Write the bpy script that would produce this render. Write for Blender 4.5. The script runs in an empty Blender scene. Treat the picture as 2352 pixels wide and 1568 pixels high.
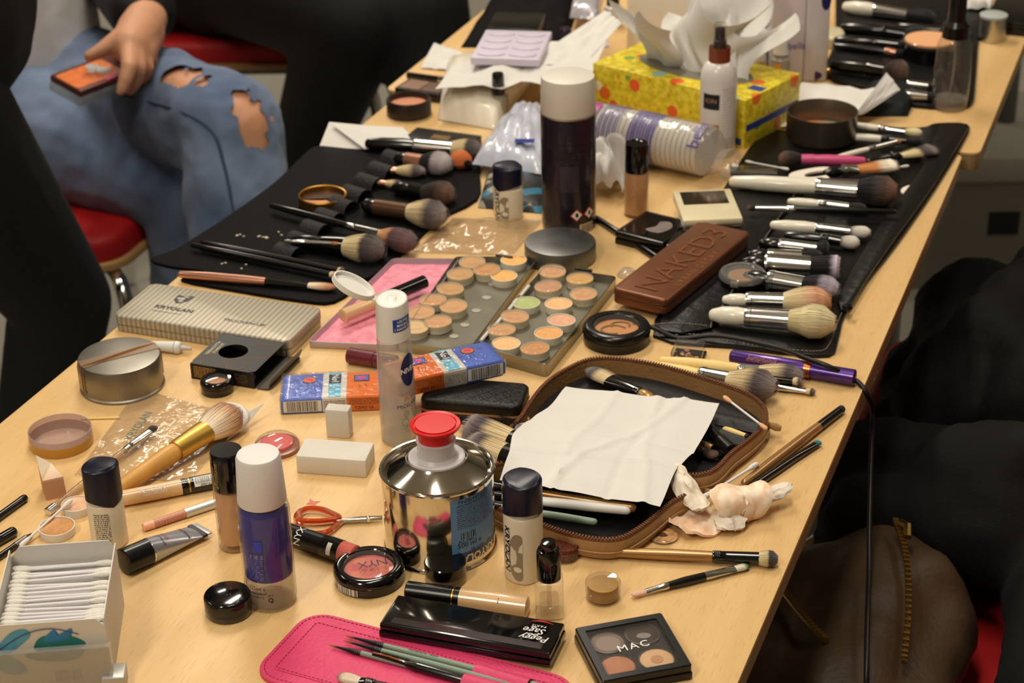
import bpy, math, random
from mathutils import Vector, Matrix
random.seed(7)
scn = bpy.context.scene
col = scn.collection
PI = math.pi

# ---------------------------------------------------------------- camera
W, H = 2352, 1568
FPX = 4369.6                      # focal length in pixels of the 2352 wide frame
TH = 0.74                         # table top height
CAM = Vector((0, 0, TH + 0.81))
_d = Vector((-204, -8497, -FPX)).normalized()          # world up in camera axes (x right, y down, z forward)
_y = Vector((1830, -2291, FPX)).normalized()           # length of the table
_y = (_y - _d * _y.dot(_d)).normalized()
_x = _y.cross(_d)
RW = Matrix((_x, _y, _d))         # camera axes -> world
cam_d = bpy.data.cameras.new('camera')
cam_d.sensor_width = 36
cam_d.lens = FPX / W * 36
cam_d.clip_start = 0.05
cam = bpy.data.objects.new('camera', cam_d)
col.objects.link(cam)
rx, ry, rz_ = RW @ Vector((1, 0, 0)), RW @ Vector((0, -1, 0)), RW @ Vector((0, 0, -1))
cam.matrix_world = Matrix(((rx.x, ry.x, rz_.x, CAM.x), (rx.y, ry.y, rz_.y, CAM.y), (rx.z, ry.z, rz_.z, CAM.z), (0, 0, 0, 1)))
cam_d.dof.use_dof = True
cam_d.dof.focus_distance = 1.47
cam_d.dof.aperture_fstop = 11.0
scn.camera = cam

# ---------------------------------------------------------------- world, lamps, exposure
wd = bpy.data.worlds.new('world')
scn.world = wd
wd.use_nodes = True
wd.node_tree.nodes['Background'].inputs[0].default_value = (1.0, 0.86, 0.68, 1)
wd.node_tree.nodes['Background'].inputs[1].default_value = 0.035
scn.view_settings.view_transform = 'Standard'
scn.view_settings.look = 'None'
scn.view_settings.gamma = 1
scn.view_settings.use_curve_mapping = False
scn.view_settings.exposure = 0.06
scn.cycles.transparent_max_bounces = 48

def lamp(name, loc, sx, sy, power, colr=(1.0, 0.905, 0.765)):
    l = bpy.data.lights.new(name, 'AREA')
    l.shape = 'RECTANGLE'; l.size = sx; l.size_y = sy; l.energy = power; l.color = colr
    o = bpy.data.objects.new(name, l); col.objects.link(o); o.location = loc
    return o
# ceiling luminaires of the room and one added front fill, just below the ceiling
lamp('ceiling_or_fill_lamp', (-1.3, 2.7, 2.74), 0.25, 1.2, 30)
lamp('ceiling_or_fill_lamp', (-0.4, 1.1, 2.74), 0.25, 1.2, 17)
lamp('ceiling_or_fill_lamp', (-2.9, 4.3, 2.74), 0.25, 1.2, 26)
lamp('ceiling_or_fill_lamp', (-2.6, 1.1, 2.74), 0.25, 1.2, 14)
lamp('ceiling_or_fill_lamp', (-0.9, -0.7, 2.74), 0.25, 1.2, 30)  # fill lamp added near the camera to brighten faces turned to it
lamp('ceiling_or_fill_lamp', (0.7, 3.0, 2.74), 0.25, 1.2, 12)

# ---------------------------------------------------------------- measuring helpers
def T(px, py, z=0.0):
    """point of the place seen at a photo pixel, z metres above the table top"""
    d = RW @ Vector((px - W / 2, py - H / 2, FPX))
    t = (TH + z - CAM.z) / d.z
    return CAM + d * t
def mpp(p):
    """metres per photo pixel at a world point"""
    return (RW.transposed() @ (Vector(p) - CAM)).z / FPX
def py_of(p):
    c = RW.transposed() @ (Vector(p) - CAM)
    return c.y / c.z * FPX + H / 2
def hgt(bx, by, top, z0=0.0):
    """height above the base (bx, by) at which a vertical reaches photo row `top`"""
    b = T(bx, by, z0); lo, hi = 0.0, 1.2
    for _ in range(40):
        m = (lo + hi) / 2
        if py_of(b + Vector((0, 0, m))) > top: lo = m
        else: hi = m
    return lo
def ang(a, b):
    d = T(*b) - T(*a)
    return math.atan2(d.y, d.x)
VIEW = math.atan2(-0.318, 0.830)   # yaw of the view away from +Y
VA = math.atan2((RW @ Vector((0, 0, 1))).y, (RW @ Vector((0, 0, 1))).x)   # heading of the view
FRONT = VA + PI                    # heading from a thing back to the camera

# ---------------------------------------------------------------- materials
def lin(c):
    def g(v):
        v /= 255.0
        return v / 12.92 if v <= 0.04045 else ((v + 0.055) / 1.055) ** 2.4
    return (g(c[0]), g(c[1]), g(c[2]), 1.0)
MC = {}
def node(nt, typ, **kw):
    n = nt.nodes.new(typ)
    for k, v in kw.items(): setattr(n, k, v)
    return n
def mat(name, c, rough=0.5, metal=0.0, spec=0.5, coat=0.0, trans=0.0, ior=1.45, emit=None, var=0.0, vscale=40.0, bump=0.0, bscale=200.0, sss=0.0, sheen=0.0, aniso=0.0):
    if name in MC: return MC[name]
    m = bpy.data.materials.new(name); m.use_nodes = True
    nt = m.node_tree; b = nt.nodes['Principled BSDF']
    b.inputs['Base Color'].default_value = lin(c)
    b.inputs['Roughness'].default_value = rough
    b.inputs['Metallic'].default_value = metal
    b.inputs['Specular IOR Level'].default_value = spec
    b.inputs['Coat Weight'].default_value = coat
    b.inputs['Coat Roughness'].default_value = 0.06
    b.inputs['Transmission Weight'].default_value = trans
    b.inputs['IOR'].default_value = ior
    b.inputs['Sheen Weight'].default_value = sheen
    b.inputs['Anisotropic'].default_value = aniso
    if sss:
        b.inputs['Subsurface Weight'].default_value = sss
        b.inputs['Subsurface Radius'].default_value = (0.004, 0.003, 0.002)
    tc = None
    if var or bump:
        tc = node(nt, 'ShaderNodeTexCoord')
    if var:
        n = node(nt, 'ShaderNodeTexNoise'); n.inputs['Scale'].default_value = vscale; n.inputs['Detail'].default_value = 5
        nt.links.new(tc.outputs['Object'], n.inputs['Vector'])
        mr = node(nt, 'ShaderNodeMapRange'); mr.inputs['From Min'].default_value = 0.3; mr.inputs['From Max'].default_value = 0.7
        mr.inputs['To Min'].default_value = 1 - var; mr.inputs['To Max'].default_value = 1 + var
        nt.links.new(n.outputs['Fac'], mr.inputs['Value'])
        mx = node(nt, 'ShaderNodeMix', data_type='RGBA', blend_type='MULTIPLY')
        mx.inputs['Factor'].default_value = 1.0
        mx.inputs[6].default_value = lin(c)
        nt.links.new(mr.outputs['Result'], mx.inputs[7])
        nt.links.new(mx.outputs[2], b.inputs['Base Color'])
    if bump:
        n2 = node(nt, 'ShaderNodeTexNoise'); n2.inputs['Scale'].default_value = bscale; n2.inputs['Detail'].default_value = 4
        nt.links.new(tc.outputs['Object'], n2.inputs['Vector'])
        bp = node(nt, 'ShaderNodeBump'); bp.inputs['Strength'].default_value = bump; bp.inputs['Distance'].default_value = 0.002
        nt.links.new(n2.outputs['Fac'], bp.inputs['Height'])
        nt.links.new(bp.outputs['Normal'], b.inputs['Normal'])
    MC[name] = m
    return m
def film(name, c=(255, 255, 255), clear=0.9, rough=0.05, haze=0.06, ior=1.5, bump=0.0, bscale=90):
    """thin clear plastic or glass wall: transparent body, fresnel gloss, a little milky haze"""
    if name in MC: return MC[name]
    m = bpy.data.materials.new(name); m.use_nodes = True
    nt = m.node_tree; nt.nodes.clear()
    out = node(nt, 'ShaderNodeOutputMaterial')
    tr = node(nt, 'ShaderNodeBsdfTransparent'); l = lin(c); tr.inputs[0].default_value = (l[0] * clear, l[1] * clear, l[2] * clear, 1)
    df = node(nt, 'ShaderNodeBsdfDiffuse'); df.inputs[0].default_value = l
    gl = node(nt, 'ShaderNodeBsdfGlossy'); gl.inputs['Roughness'].default_value = rough
    fr = node(nt, 'ShaderNodeFresnel'); ge = node(nt, 'ShaderNodeNewGeometry'); mi = node(nt, 'ShaderNodeMix'); mi.inputs[2].default_value = ior; mi.inputs[3].default_value = 1 / ior   # same sheen from both sides of the wall
    nt.links.new(ge.outputs['Backfacing'], mi.inputs[0]); nt.links.new(mi.outputs[0], fr.inputs['IOR'])
    a = node(nt, 'ShaderNodeMixShader'); a.inputs[0].default_value = haze
    b = node(nt, 'ShaderNodeMixShader')
    L = nt.links.new
    L(tr.outputs[0], a.inputs[1]); L(df.outputs[0], a.inputs[2])
    L(fr.outputs[0], b.inputs[0]); L(a.outputs[0], b.inputs[1]); L(gl.outputs[0], b.inputs[2])
    if bump:
        tc = node(nt, 'ShaderNodeTexCoord'); n2 = node(nt, 'ShaderNodeTexNoise'); n2.inputs['Scale'].default_value = bscale
        L(tc.outputs['Object'], n2.inputs['Vector'])
        bp = node(nt, 'ShaderNodeBump'); bp.inputs['Strength'].default_value = bump; bp.inputs['Distance'].default_value = 0.004
        L(n2.outputs['Fac'], bp.inputs['Height']); L(bp.outputs['Normal'], gl.inputs['Normal']); L(bp.outputs['Normal'], fr.inputs['Normal'])
    L(b.outputs[0], out.inputs[0])
    MC[name] = m
    return m
def ramp_mat(name, stops, rough=0.7, axis='X', streak=0.25, scale=(6, 220, 220), coords='Generated', bump=0.0):
    """colour ramp along an axis with streaky noise across it: hairs, painted wood"""
    if name in MC: return MC[name]
    m = bpy.data.materials.new(name); m.use_nodes = True
    nt = m.node_tree; b = nt.nodes['Principled BSDF']; L = nt.links.new
    b.inputs['Roughness'].default_value = rough; b.inputs['Specular IOR Level'].default_value = 0.25
    b.inputs['Sheen Weight'].default_value = 0.2
    tc = node(nt, 'ShaderNodeTexCoord'); sp = node(nt, 'ShaderNodeSeparateXYZ'); L(tc.outputs[coords], sp.inputs[0])
    mp = node(nt, 'ShaderNodeMapping'); mp.inputs['Scale'].default_value = scale; L(tc.outputs['Object'], mp.inputs['Vector'])
    ns = node(nt, 'ShaderNodeTexNoise'); ns.inputs['Scale'].default_value = 6; ns.inputs['Detail'].default_value = 3; L(mp.outputs[0], ns.inputs['Vector'])
    ad = node(nt, 'ShaderNodeMath', operation='MULTIPLY_ADD'); ad.inputs[1].default_value = streak; L(ns.outputs['Fac'], ad.inputs[0])
    sb = node(nt, 'ShaderNodeMath', operation='SUBTRACT'); L(sp.outputs[axis], sb.inputs[0]); sb.inputs[1].default_value = streak / 2; L(sb.outputs[0], ad.inputs[2])
    cr = node(nt, 'ShaderNodeValToRGB'); L(ad.outputs[0], cr.inputs[0])
    e = cr.color_ramp.elements
    while len(e) < len(stops): e.new(0.5)
    for i, (p, c) in enumerate(stops): e[i].position = p; e[i].color = lin(c)
    L(cr.outputs[0], b.inputs['Base Color'])
    if bump:
        bp = node(nt, 'ShaderNodeBump'); bp.inputs['Strength'].default_value = bump; bp.inputs['Distance'].default_value = 0.001
        L(ns.outputs['Fac'], bp.inputs['Height']); L(bp.outputs['Normal'], b.inputs['Normal'])
    MC[name] = m
    return m
def bars_mat(name, c0, c1, scale, axis='X', thresh=0.5, rough=0.4, scale2=0.0, axis2='Z', t2=0.5):
    """flat print of bars (bar code) or, with a second axis, of small illegible lines of type"""
    if name in MC: return MC[name]
    m = bpy.data.materials.new(name); m.use_nodes = True
    nt = m.node_tree; b = nt.nodes['Principled BSDF']; L = nt.links.new
    b.inputs['Roughness'].default_value = rough
    tc = node(nt, 'ShaderNodeTexCoord'); sp = node(nt, 'ShaderNodeSeparateXYZ'); L(tc.outputs['Object'], sp.inputs[0])
    def band(ax, s, noise):
        mu = node(nt, 'ShaderNodeMath', operation='MULTIPLY'); L(sp.outputs[ax], mu.inputs[0]); mu.inputs[1].default_value = s
        if noise:
            n = node(nt, 'ShaderNodeTexNoise', noise_dimensions='1D'); n.inputs['Scale'].default_value = 1; n.inputs['Detail'].default_value = 1
            L(mu.outputs[0], n.inputs['W']); return n.outputs['Fac'], mu
        f = node(nt, 'ShaderNodeMath', operation='FRACT'); L(mu.outputs[0], f.inputs[0]); return f.outputs[0], mu
    if scale2:
        f2, mu2 = band(axis2, scale2, False)
        fl = node(nt, 'ShaderNodeMath', operation='FLOOR'); L(mu2.outputs[0], fl.inputs[0])
        mu = node(nt, 'ShaderNodeMath', operation='MULTIPLY_ADD'); L(sp.outputs[axis], mu.inputs[0]); mu.inputs[1].default_value = scale
        k = node(nt, 'ShaderNodeMath', operation='MULTIPLY'); L(fl.outputs[0], k.inputs[0]); k.inputs[1].default_value = 37.7
        L(k.outputs[0], mu.inputs[2])
        n = node(nt, 'ShaderNodeTexNoise', noise_dimensions='1D'); n.inputs['Scale'].default_value = 1; n.inputs['Detail'].default_value = 2
        L(mu.outputs[0], n.inputs['W'])
        g1 = node(nt, 'ShaderNodeMath', operation='GREATER_THAN'); L(n.outputs['Fac'], g1.inputs[0]); g1.inputs[1].default_value = thresh
        g2 = node(nt, 'ShaderNodeMath', operation='GREATER_THAN'); L(f2, g2.inputs[0]); g2.inputs[1].default_value = t2
        fac = node(nt, 'ShaderNodeMath', operation='MULTIPLY'); L(g1.outputs[0], fac.inputs[0]); L(g2.outputs[0], fac.inputs[1])
    else:
        f, _ = band(axis, scale, True)
        fac = node(nt, 'ShaderNodeMath', operation='GREATER_THAN'); L(f, fac.inputs[0]); fac.inputs[1].default_value = thresh
    mx = node(nt, 'ShaderNodeMix', data_type='RGBA'); mx.inputs[6].default_value = lin(c0); mx.inputs[7].default_value = lin(c1)
    L(fac.outputs[0], mx.inputs[0]); L(mx.outputs[2], b.inputs['Base Color'])
    MC[name] = m
    return m

# ---------------------------------------------------------------- mesh building
def rrect(w, h, r, n=4):
    r = min(r, w / 2 - 1e-6, h / 2 - 1e-6)
    o = []
    for cx, cy, a0 in ((w / 2 - r, h / 2 - r, 0), (-w / 2 + r, h / 2 - r, PI / 2), (-w / 2 + r, -h / 2 + r, PI), (w / 2 - r, -h / 2 + r, 1.5 * PI)):
        for i in range(n + 1):
            a = a0 + PI / 2 * i / n
            o.append((cx + r * math.cos(a), cy + r * math.sin(a)))
    return o
def ell(a, b, n=32):
    return [(a * math.cos(2 * PI * i / n), b * math.sin(2 * PI * i / n)) for i in range(n)]
def lens(L, w, n=14, tip=0.0):
    """pointed oval, long axis on x, counter-clockwise"""
    R = (L * L / 4 + w * w / 4) / w; c = R - w / 2; a = math.asin(L / 2 / R)
    o = [(R * math.sin(t), c * -1 + R * math.cos(t)) for t in [a - 2 * a * i / n for i in range(n)]]
    o += [(-x, -y) for x, y in o]
    return o
def area2(o):
    return sum(o[i][0] * o[(i + 1) % len(o)][1] - o[(i + 1) % len(o)][0] * o[i][1] for i in range(len(o))) / 2
def inset(o, d):
    n = len(o); r = []
    for i in range(n):
        p, q, s = Vector(o[i - 1]), Vector(o[i]), Vector(o[(i + 1) % n])
        a, b = (q - p), (s - q)
        if a.length < 1e-9: a = b
        if b.length < 1e-9: b = a
        a.normalize(); b.normalize()
        nn = Vector((-(a.y + b.y), a.x + b.x))
        if nn.length < 1e-6: nn = Vector((-a.y, a.x))
        nn.normalize()
        k = max(0.4, nn.dot(Vector((-a.y, a.x))))
        r.append((q.x + nn.x * d / k, q.y + nn.y * d / k))
    return r
def smooth_closed(pts, k=6):
    n = len(pts); o = []
    for i in range(n):
        p0, p1, p2, p3 = [Vector(pts[(i + j) % n]) for j in (-1, 0, 1, 2)]
        for s in range(k):
            t = s / k
            o.append(tuple(0.5 * ((2 * p1) + (p2 - p0) * t + (2 * p0 - 5 * p1 + 4 * p2 - p3) * t * t + (3 * p1 - p0 - 3 * p2 + p3) * t ** 3)))
    return o
def smooth_open(pts, k=6):
    P = [Vector(p) for p in pts]; n = len(P); o = []
    for i in range(n - 1):
        p0, p1, p2, p3 = P[max(i - 1, 0)], P[i], P[i + 1], P[min(i + 2, n - 1)]
        for s in range(k):
            t = s / k
            o.append(0.5 * ((2 * p1) + (p2 - p0) * t + (2 * p0 - 5 * p1 + 4 * p2 - p3) * t * t + (3 * p1 - p0 - 3 * p2 + p3) * t ** 3))
    o.append(P[-1]); return o

class MB:
    def __init__(s): s.v = []; s.f = []; s.M = None
    def add(s, vs, fs):
        k = len(s.v)
        if s.M is not None: vs = [s.M @ Vector(p) for p in vs]
        s.v += [tuple(p) for p in vs]; s.f += [tuple(i + k for i in f) for f in fs]
        return s
    def rings(s, rs, cap0=True, cap1=True, closed=True):
        n = len(rs[0]); vs = [p for r in rs for p in r]; fs = []
        for i in range(len(rs) - 1):
            for j in range(n if closed else n - 1):
                a, b = i * n + j, i * n + (j + 1) % n
                fs.append((a, b, b + n, a + n))
        if cap0: fs.append(tuple(range(n - 1, -1, -1)))
        if cap1: fs.append(tuple((len(rs) - 1) * n + j for j in range(n)))
        return s.add(vs, fs)
    def prism(s, o, z0, z1, b=0.0, b0=None, k=2, cap0=True, cap1=True):
        """outline o (ccw) from z0 to z1, top edge rounded by b, bottom by b0"""
        b0 = b if b0 is None else b0
        if area2(o) < 0: o = o[::-1]
        rs = []
        if b0:
            for i in range(k + 1):
                a = PI / 2 * i / k; oo = inset(o, b0 * (1 - math.sin(a)))
                rs.append([(x, y, z0 + b0 * (1 - math.cos(a))) for x, y in oo])
        else: rs.append([(x, y, z0) for x, y in o])
        if b:
            for i in range(k + 1):
                a = PI / 2 * i / k; oo = inset(o, b * (1 - math.cos(a)))
                rs.append([(x, y, z1 - b + b * math.sin(a)) for x, y in oo])
        else: rs.append([(x, y, z1) for x, y in o])
        return s.rings(rs, cap0, cap1)
    def box(s, x0, x1, y0, y1, z0, z1, b=0.0):
        if b:
            o = rrect(x1 - x0, y1 - y0, b, 2); cx, cy = (x0 + x1) / 2, (y0 + y1) / 2
            return s.prism([(x + cx, y + cy) for x, y in o], z0, z1, b)
        return s.prism([(x0, y0), (x1, y0), (x1, y1), (x0, y1)], z0, z1)
    def lathe(s, prof, n=32, axis='Z', sy=1.0):
        """profile [(r, h)], bottom to top; r = 0 closes"""
        rs = []; c0 = prof[0][0] > 1e-7; c1 = prof[-1][0] > 1e-7
        vs = []; fs = []; idx = []
        for r, h in prof:
            if r < 1e-7: idx.append([len(vs)]); vs.append((0, 0, h))
            else:
                idx.append(list(range(len(vs), len(vs) + n)))
                vs += [(r * math.cos(2 * PI * j / n), sy * r * math.sin(2 * PI * j / n), h) for j in range(n)]
        for a, b in zip(idx, idx[1:]):
            for j in range(n):
                j2 = (j + 1) % n
                if len(a) == 1 and len(b) == 1: continue
                if len(a) == 1: fs.append((a[0], b[j2], b[j]))
                elif len(b) == 1: fs.append((a[j], a[j2], b[0]))
                else: fs.append((a[j], a[j2], b[j2], b[j]))
        if axis == 'X': vs = [(h, x, y) for x, y, h in vs]
        elif axis == 'Y': vs = [(y, h, x) for x, y, h in vs]
        return s.add(vs, fs)
    def tube(s, pts, r, n=8, cap=True, sy=1.0):
        P = [Vector(p) for p in pts]; rs = []; up = None
        for i, p in enumerate(P):
            t = (P[min(i + 1, len(P) - 1)] - P[max(i - 1, 0)])
            if t.length < 1e-9: t = Vector((1, 0, 0))
            t.normalize()
            if up is None:
                up = Vector((0, 0, 1)) if abs(t.z) < 0.9 else Vector((1, 0, 0))
            up = (up - t * up.dot(t)); up.normalize(); sd = t.cross(up)
            ra = r[i] if isinstance(r, (list, tuple)) else r
            rs.append([p + sd * (-math.sin(2 * PI * j / n) * ra) + up * (math.cos(2 * PI * j / n) * ra * sy) for j in range(n)])
        return s.rings(rs, cap, cap)
    def grid(s, fn, nu, nv):
        vs = [fn(i / nu, j / nv) for j in range(nv + 1) for i in range(nu + 1)]
        fs = [(j * (nu + 1) + i, j * (nu + 1) + i + 1, (j + 1) * (nu + 1) + i + 1, (j + 1) * (nu + 1) + i) for j in range(nv) for i in range(nu)]
        return s.add(vs, fs)
    def sheet(s, fn, nu, nv, th=0.0003):
        """grid with real thickness"""
        top = [Vector(fn(i / nu, j / nv)) for j in range(nv + 1) for i in range(nu + 1)]
        w = nu + 1; nr = []
        for j in range(nv + 1):
            for i in range(nu + 1):
                a = top[j * w + min(i + 1, nu)] - top[j * w + max(i - 1, 0)]; b = top[min(j + 1, nv) * w + i] - top[max(j - 1, 0) * w + i]
                c = a.cross(b); nr.append(c.normalized() if c.length > 1e-12 else Vector((0, 0, 1)))
        n0 = len(top); vs = top + [p - q * th for p, q in zip(top, nr)]; fs = []
        for j in range(nv):
            for i in range(nu):
                q = (j * w + i, j * w + i + 1, (j + 1) * w + i + 1, (j + 1) * w + i)
                fs.append(q); fs.append(tuple(k + n0 for k in q[::-1]))
        bd = [i for i in range(w)] + [j * w + nu for j in range(1, nv + 1)] + [nv * w + i for i in range(nu - 1, -1, -1)] + [j * w for j in range(nv - 1, 0, -1)]
        for a, b in zip(bd, bd[1:] + bd[:1]): fs.append((a, a + n0, b + n0, b))
        return s.add(vs, fs)
    def mesh(s, name, smooth=38):
        me = bpy.data.meshes.new(name); me.from_pydata(s.v, [], s.f)
        if smooth:
            me.polygons.foreach_set('use_smooth', [True] * len(me.polygons)); me.set_sharp_from_angle(angle=math.radians(smooth))
        me.update(); return me
    def build(s, name, m, parent=None, smooth=38):
        me = s.mesh(name, smooth); me.materials.append(m)
        return link(name, me, parent)
def link(name, me, parent=None):
    o = bpy.data.objects.new(name, me); col.objects.link(o)
    if parent is not None: o.parent = parent
    return o
def tag(o, label=None, cat=None, group=None, kind=None):
    if label: o['label'] = label
    if cat: o['category'] = cat
    if group: o['group'] = group
    if kind: o['kind'] = kind
    return o
def thing(name, label, cat, loc=(0, 0, 0), rz=0.0, group=None, M=None):
    o = bpy.data.objects.new(name, None); col.objects.link(o); o.empty_display_size = 0.02
    if M is not None: o.matrix_world = M
    else: o.location = loc; o.rotation_euler = (0, 0, rz)
    return tag(o, label, cat, group)
def one(name, label, cat, mb, m, loc=(0, 0, 0), rz=0.0, group=None, smooth=38):
    o = mb.build(name, m, None, smooth); o.location = loc; o.rotation_euler = (0, 0, rz)
    return tag(o, label, cat, group)
def struct(name, mb, m, parent=None, smooth=38):
    o = mb.build(name, m, parent, smooth)
    if parent is None: o['kind'] = 'structure'
    return o
def frame(A, B, up=Vector((0, 0, 1))):
    """matrix at A whose x axis runs to B"""
    A, B = Vector(A), Vector(B); x = (B - A).normalized(); y = up.cross(x).normalized(); z = x.cross(y)
    return Matrix(((x.x, y.x, z.x, A.x), (x.y, y.y, z.y, A.y), (x.z, y.z, z.z, A.z), (0, 0, 0, 1)))
def dup(root, label=None, group=None, parent=None):
    r = root.copy(); col.objects.link(r)
    if parent is not None: r.parent = parent
    if label: r['label'] = label
    if group: r['group'] = group
    for c in list(root.children): dup(c, parent=r)
    return r

# ---------------------------------------------------------------- lettering
TXT = {}
def text2d(s, size, shear=0.0, space=1.0, bold=0.0):
    k = (s, shear, space, bold)
    if k not in TXT:
        cu = bpy.data.curves.new('lettering', 'FONT'); cu.body = s; cu.size = 1.0; cu.align_x = 'CENTER'; cu.align_y = 'CENTER'
        cu.resolution_u = 2; cu.shear = shear; cu.space_character = space; cu.offset = bold
        o = bpy.data.objects.new('lettering', cu); col.objects.link(o)
        bpy.context.view_layer.update()
        me = o.to_mesh(); TXT[k] = ([tuple(v.co) for v in me.vertices], [tuple(p.vertices) for p in me.polygons])
        o.to_mesh_clear(); bpy.data.objects.remove(o); bpy.data.curves.remove(cu)
    v, f = TXT[k]
    return [(x * size, y * size) for x, y, z in v], f
def txt(parent, s, size, m, M, name='lettering', **kw):
    """flat lettering on the plane z = 0 of matrix M (local to parent)"""
    v, f = text2d(s, size, **kw); mb = MB(); mb.M = M; mb.add([(x, y, 0) for x, y in v], f)
    return mb.build(name, m, parent, 0)
def wrap_pt(o, s):
    n = len(o); L = [(Vector(o[(i + 1) % n]) - Vector(o[i])).length for i in range(n)]; tot = sum(L); s %= tot
    for i in range(n):
        if s <= L[i] or i == n - 1:
            a, b = Vector(o[i]), Vector(o[(i + 1) % n]); t = s / L[i] if L[i] else 0; p = a.lerp(b, t); d = (b - a).normalized()
            return p, Vector((d.y, -d.x))
        s -= L[i]
def s_at(o, ang_):
    """arc length on outline o nearest to a heading"""
    best = None; acc = 0
    for i in range(len(o)):
        a = Vector(o[i]); d = abs((math.atan2(a.y, a.x) - ang_ + PI) % (2 * PI) - PI)
        if best is None or d < best[0]: best = (d, acc)
        acc += (Vector(o[(i + 1) % len(o)]) - a).length
    return best[1]
def wrap(parent, vf, m, o, s0, z0, vertical=0, off=0.00025, name='lettering', taper=None, subdiv=True):
    """flat shapes laid round the outline o of an upright prism"""
    v, f = vf; out = []
    for x, y in v:
        if vertical == 1: x, y = -y, x
        elif vertical == -1: x, y = y, -x
        elif vertical == 2: x, y = -x, -y
        p, nr = wrap_pt(o, s0 + x); k = taper(z0 + y) if taper else 1.0
        out.append((p.x * k + nr.x * off, p.y * k + nr.y * off, z0 + y))
    mb = MB(); mb.add(out, f); return mb.build(name, m, parent, 0)
def patch2d(w, h, n=8, k=1):
    v = [(-w / 2 + w * i / n, -h / 2 + h * j / k) for j in range(k + 1) for i in range(n + 1)]
    return v, [(j * (n + 1) + i, j * (n + 1) + i + 1, (j + 1) * (n + 1) + i + 1, (j + 1) * (n + 1) + i) for j in range(k) for i in range(n)]
def disc2d(a, b, n=20):
    v = [(0, 0)] + [(a * math.cos(2 * PI * i / n), b * math.sin(2 * PI * i / n)) for i in range(n)]
    return v, [(0, i + 1, (i + 1) % n + 1) for i in range(n)]
def rot(axis, a): return Matrix.Rotation(a, 4, axis)
def tr(x, y, z): return Matrix.Translation((x, y, z))
# ================================================================ shared materials
M_WHITE = mat('white_plastic', (222, 220, 216), 0.35)
M_BLACKP = mat('black_plastic', (12, 12, 13), 0.25)
M_BLACKG = mat('black_gloss', (8, 8, 9), 0.12, coat=0.4)
M_NAVY = mat('navy_plastic', (14, 16, 38), 0.34)
M_STEEL = mat('tin_steel', (196, 192, 182), 0.34, metal=1.0, var=0.08, vscale=60)
M_CHROME = mat('chrome', (225, 225, 222), 0.12, metal=1.0)
M_PAPER = mat('white_paper', (219, 216, 211), 0.85, var=0.02, bump=0.15, bscale=300)
M_INK = mat('black_ink', (18, 18, 22), 0.5)
M_INKW = mat('white_ink', (238, 236, 230), 0.5)
M_GOLD = mat('gold_metal', (196, 150, 72), 0.28, metal=1.0)
M_CLEAR = film('clear_plastic', (250, 248, 244), 0.93, 0.04, 0.03)
M_CLEARW = film('clear_milky', (245, 244, 240), 0.9, 0.12, 0.16)
M_BAGF = film('bag_film', (252, 250, 246), 0.96, 0.12, 0.04, 1.45, bump=0.8, bscale=55)
M_FABRIC = mat('black_cloth', (7, 6, 6), 0.7, spec=0.15, var=0.25, vscale=8, bump=0.3, bscale=500)
M_LEATHERB = mat('black_leather', (13, 12, 12), 0.42, spec=0.35, var=0.15, vscale=25, bump=0.35, bscale=420)

# ================================================================ room shell
def wood_mat(name, c0, c1, c2, scale=(30, 1.6, 30)):
    m = bpy.data.materials.new(name); m.use_nodes = True
    nt = m.node_tree; b = nt.nodes['Principled BSDF']; L = nt.links.new
    tc = node(nt, 'ShaderNodeTexCoord'); mp = node(nt, 'ShaderNodeMapping'); mp.inputs['Scale'].default_value = scale; L(tc.outputs['Object'], mp.inputs[0])
    n1 = node(nt, 'ShaderNodeTexNoise'); n1.inputs['Scale'].default_value = 1.2; n1.inputs['Detail'].default_value = 6; n1.inputs['Distortion'].default_value = 0.6; L(mp.outputs[0], n1.inputs[0])
    mp2 = node(nt, 'ShaderNodeMapping'); mp2.inputs['Scale'].default_value = (900, 55, 900); L(tc.outputs['Object'], mp2.inputs[0])
    n2 = node(nt, 'ShaderNodeTexNoise'); n2.inputs['Scale'].default_value = 1; n2.inputs['Detail'].default_value = 2; L(mp2.outputs[0], n2.inputs[0])
    cr = node(nt, 'ShaderNodeValToRGB'); e = cr.color_ramp.elements; e.new(0.5)
    for i, (p, c) in enumerate(((0.3, c0), (0.5, c1), (0.72, c2))): e[i].position = p; e[i].color = lin(c)
    L(n1.outputs[0], cr.inputs[0])
    cr2 = node(nt, 'ShaderNodeValToRGB'); cr2.color_ramp.elements[0].position = 0.30; cr2.color_ramp.elements[1].position = 0.42
    cr2.color_ramp.elements[0].color = (0.86, 0.82, 0.76, 1); cr2.color_ramp.elements[1].color = (1, 1, 1, 1); L(n2.outputs[0], cr2.inputs[0])
    mx = node(nt, 'ShaderNodeMix', data_type='RGBA', blend_type='MULTIPLY'); mx.inputs[0].default_value = 1
    L(cr.outputs[0], mx.inputs[6]); L(cr2.outputs[0], mx.inputs[7]); L(mx.outputs[2], b.inputs['Base Color'])
    b.inputs['Roughness'].default_value = 0.42; b.inputs['Specular IOR Level'].default_value = 0.4
    return m
M_BEECH = wood_mat('beech_laminate', (217, 178, 120), (223, 185, 127), (229, 193, 137))
M_BEECHE = mat('beech_edge', (166, 142, 98), 0.5, var=0.08, vscale=30)
M_FLOOR = mat('lino_floor', (158, 154, 142), 0.45, var=0.06, vscale=3, bump=0.05)
M_WALL = mat('wall_paint', (176, 168, 154), 0.9, var=0.03, vscale=2)
M_CEIL = mat('ceiling_paint', (232, 228, 218), 0.9)
RX0, RX1, RY0, RY1, RH = -5.2, 3.2, -2.2, 6.6, 2.8
struct('floor', MB().box(RX0, RX1, RY0, RY1, -0.08, 0.0), M_FLOOR)
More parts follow.
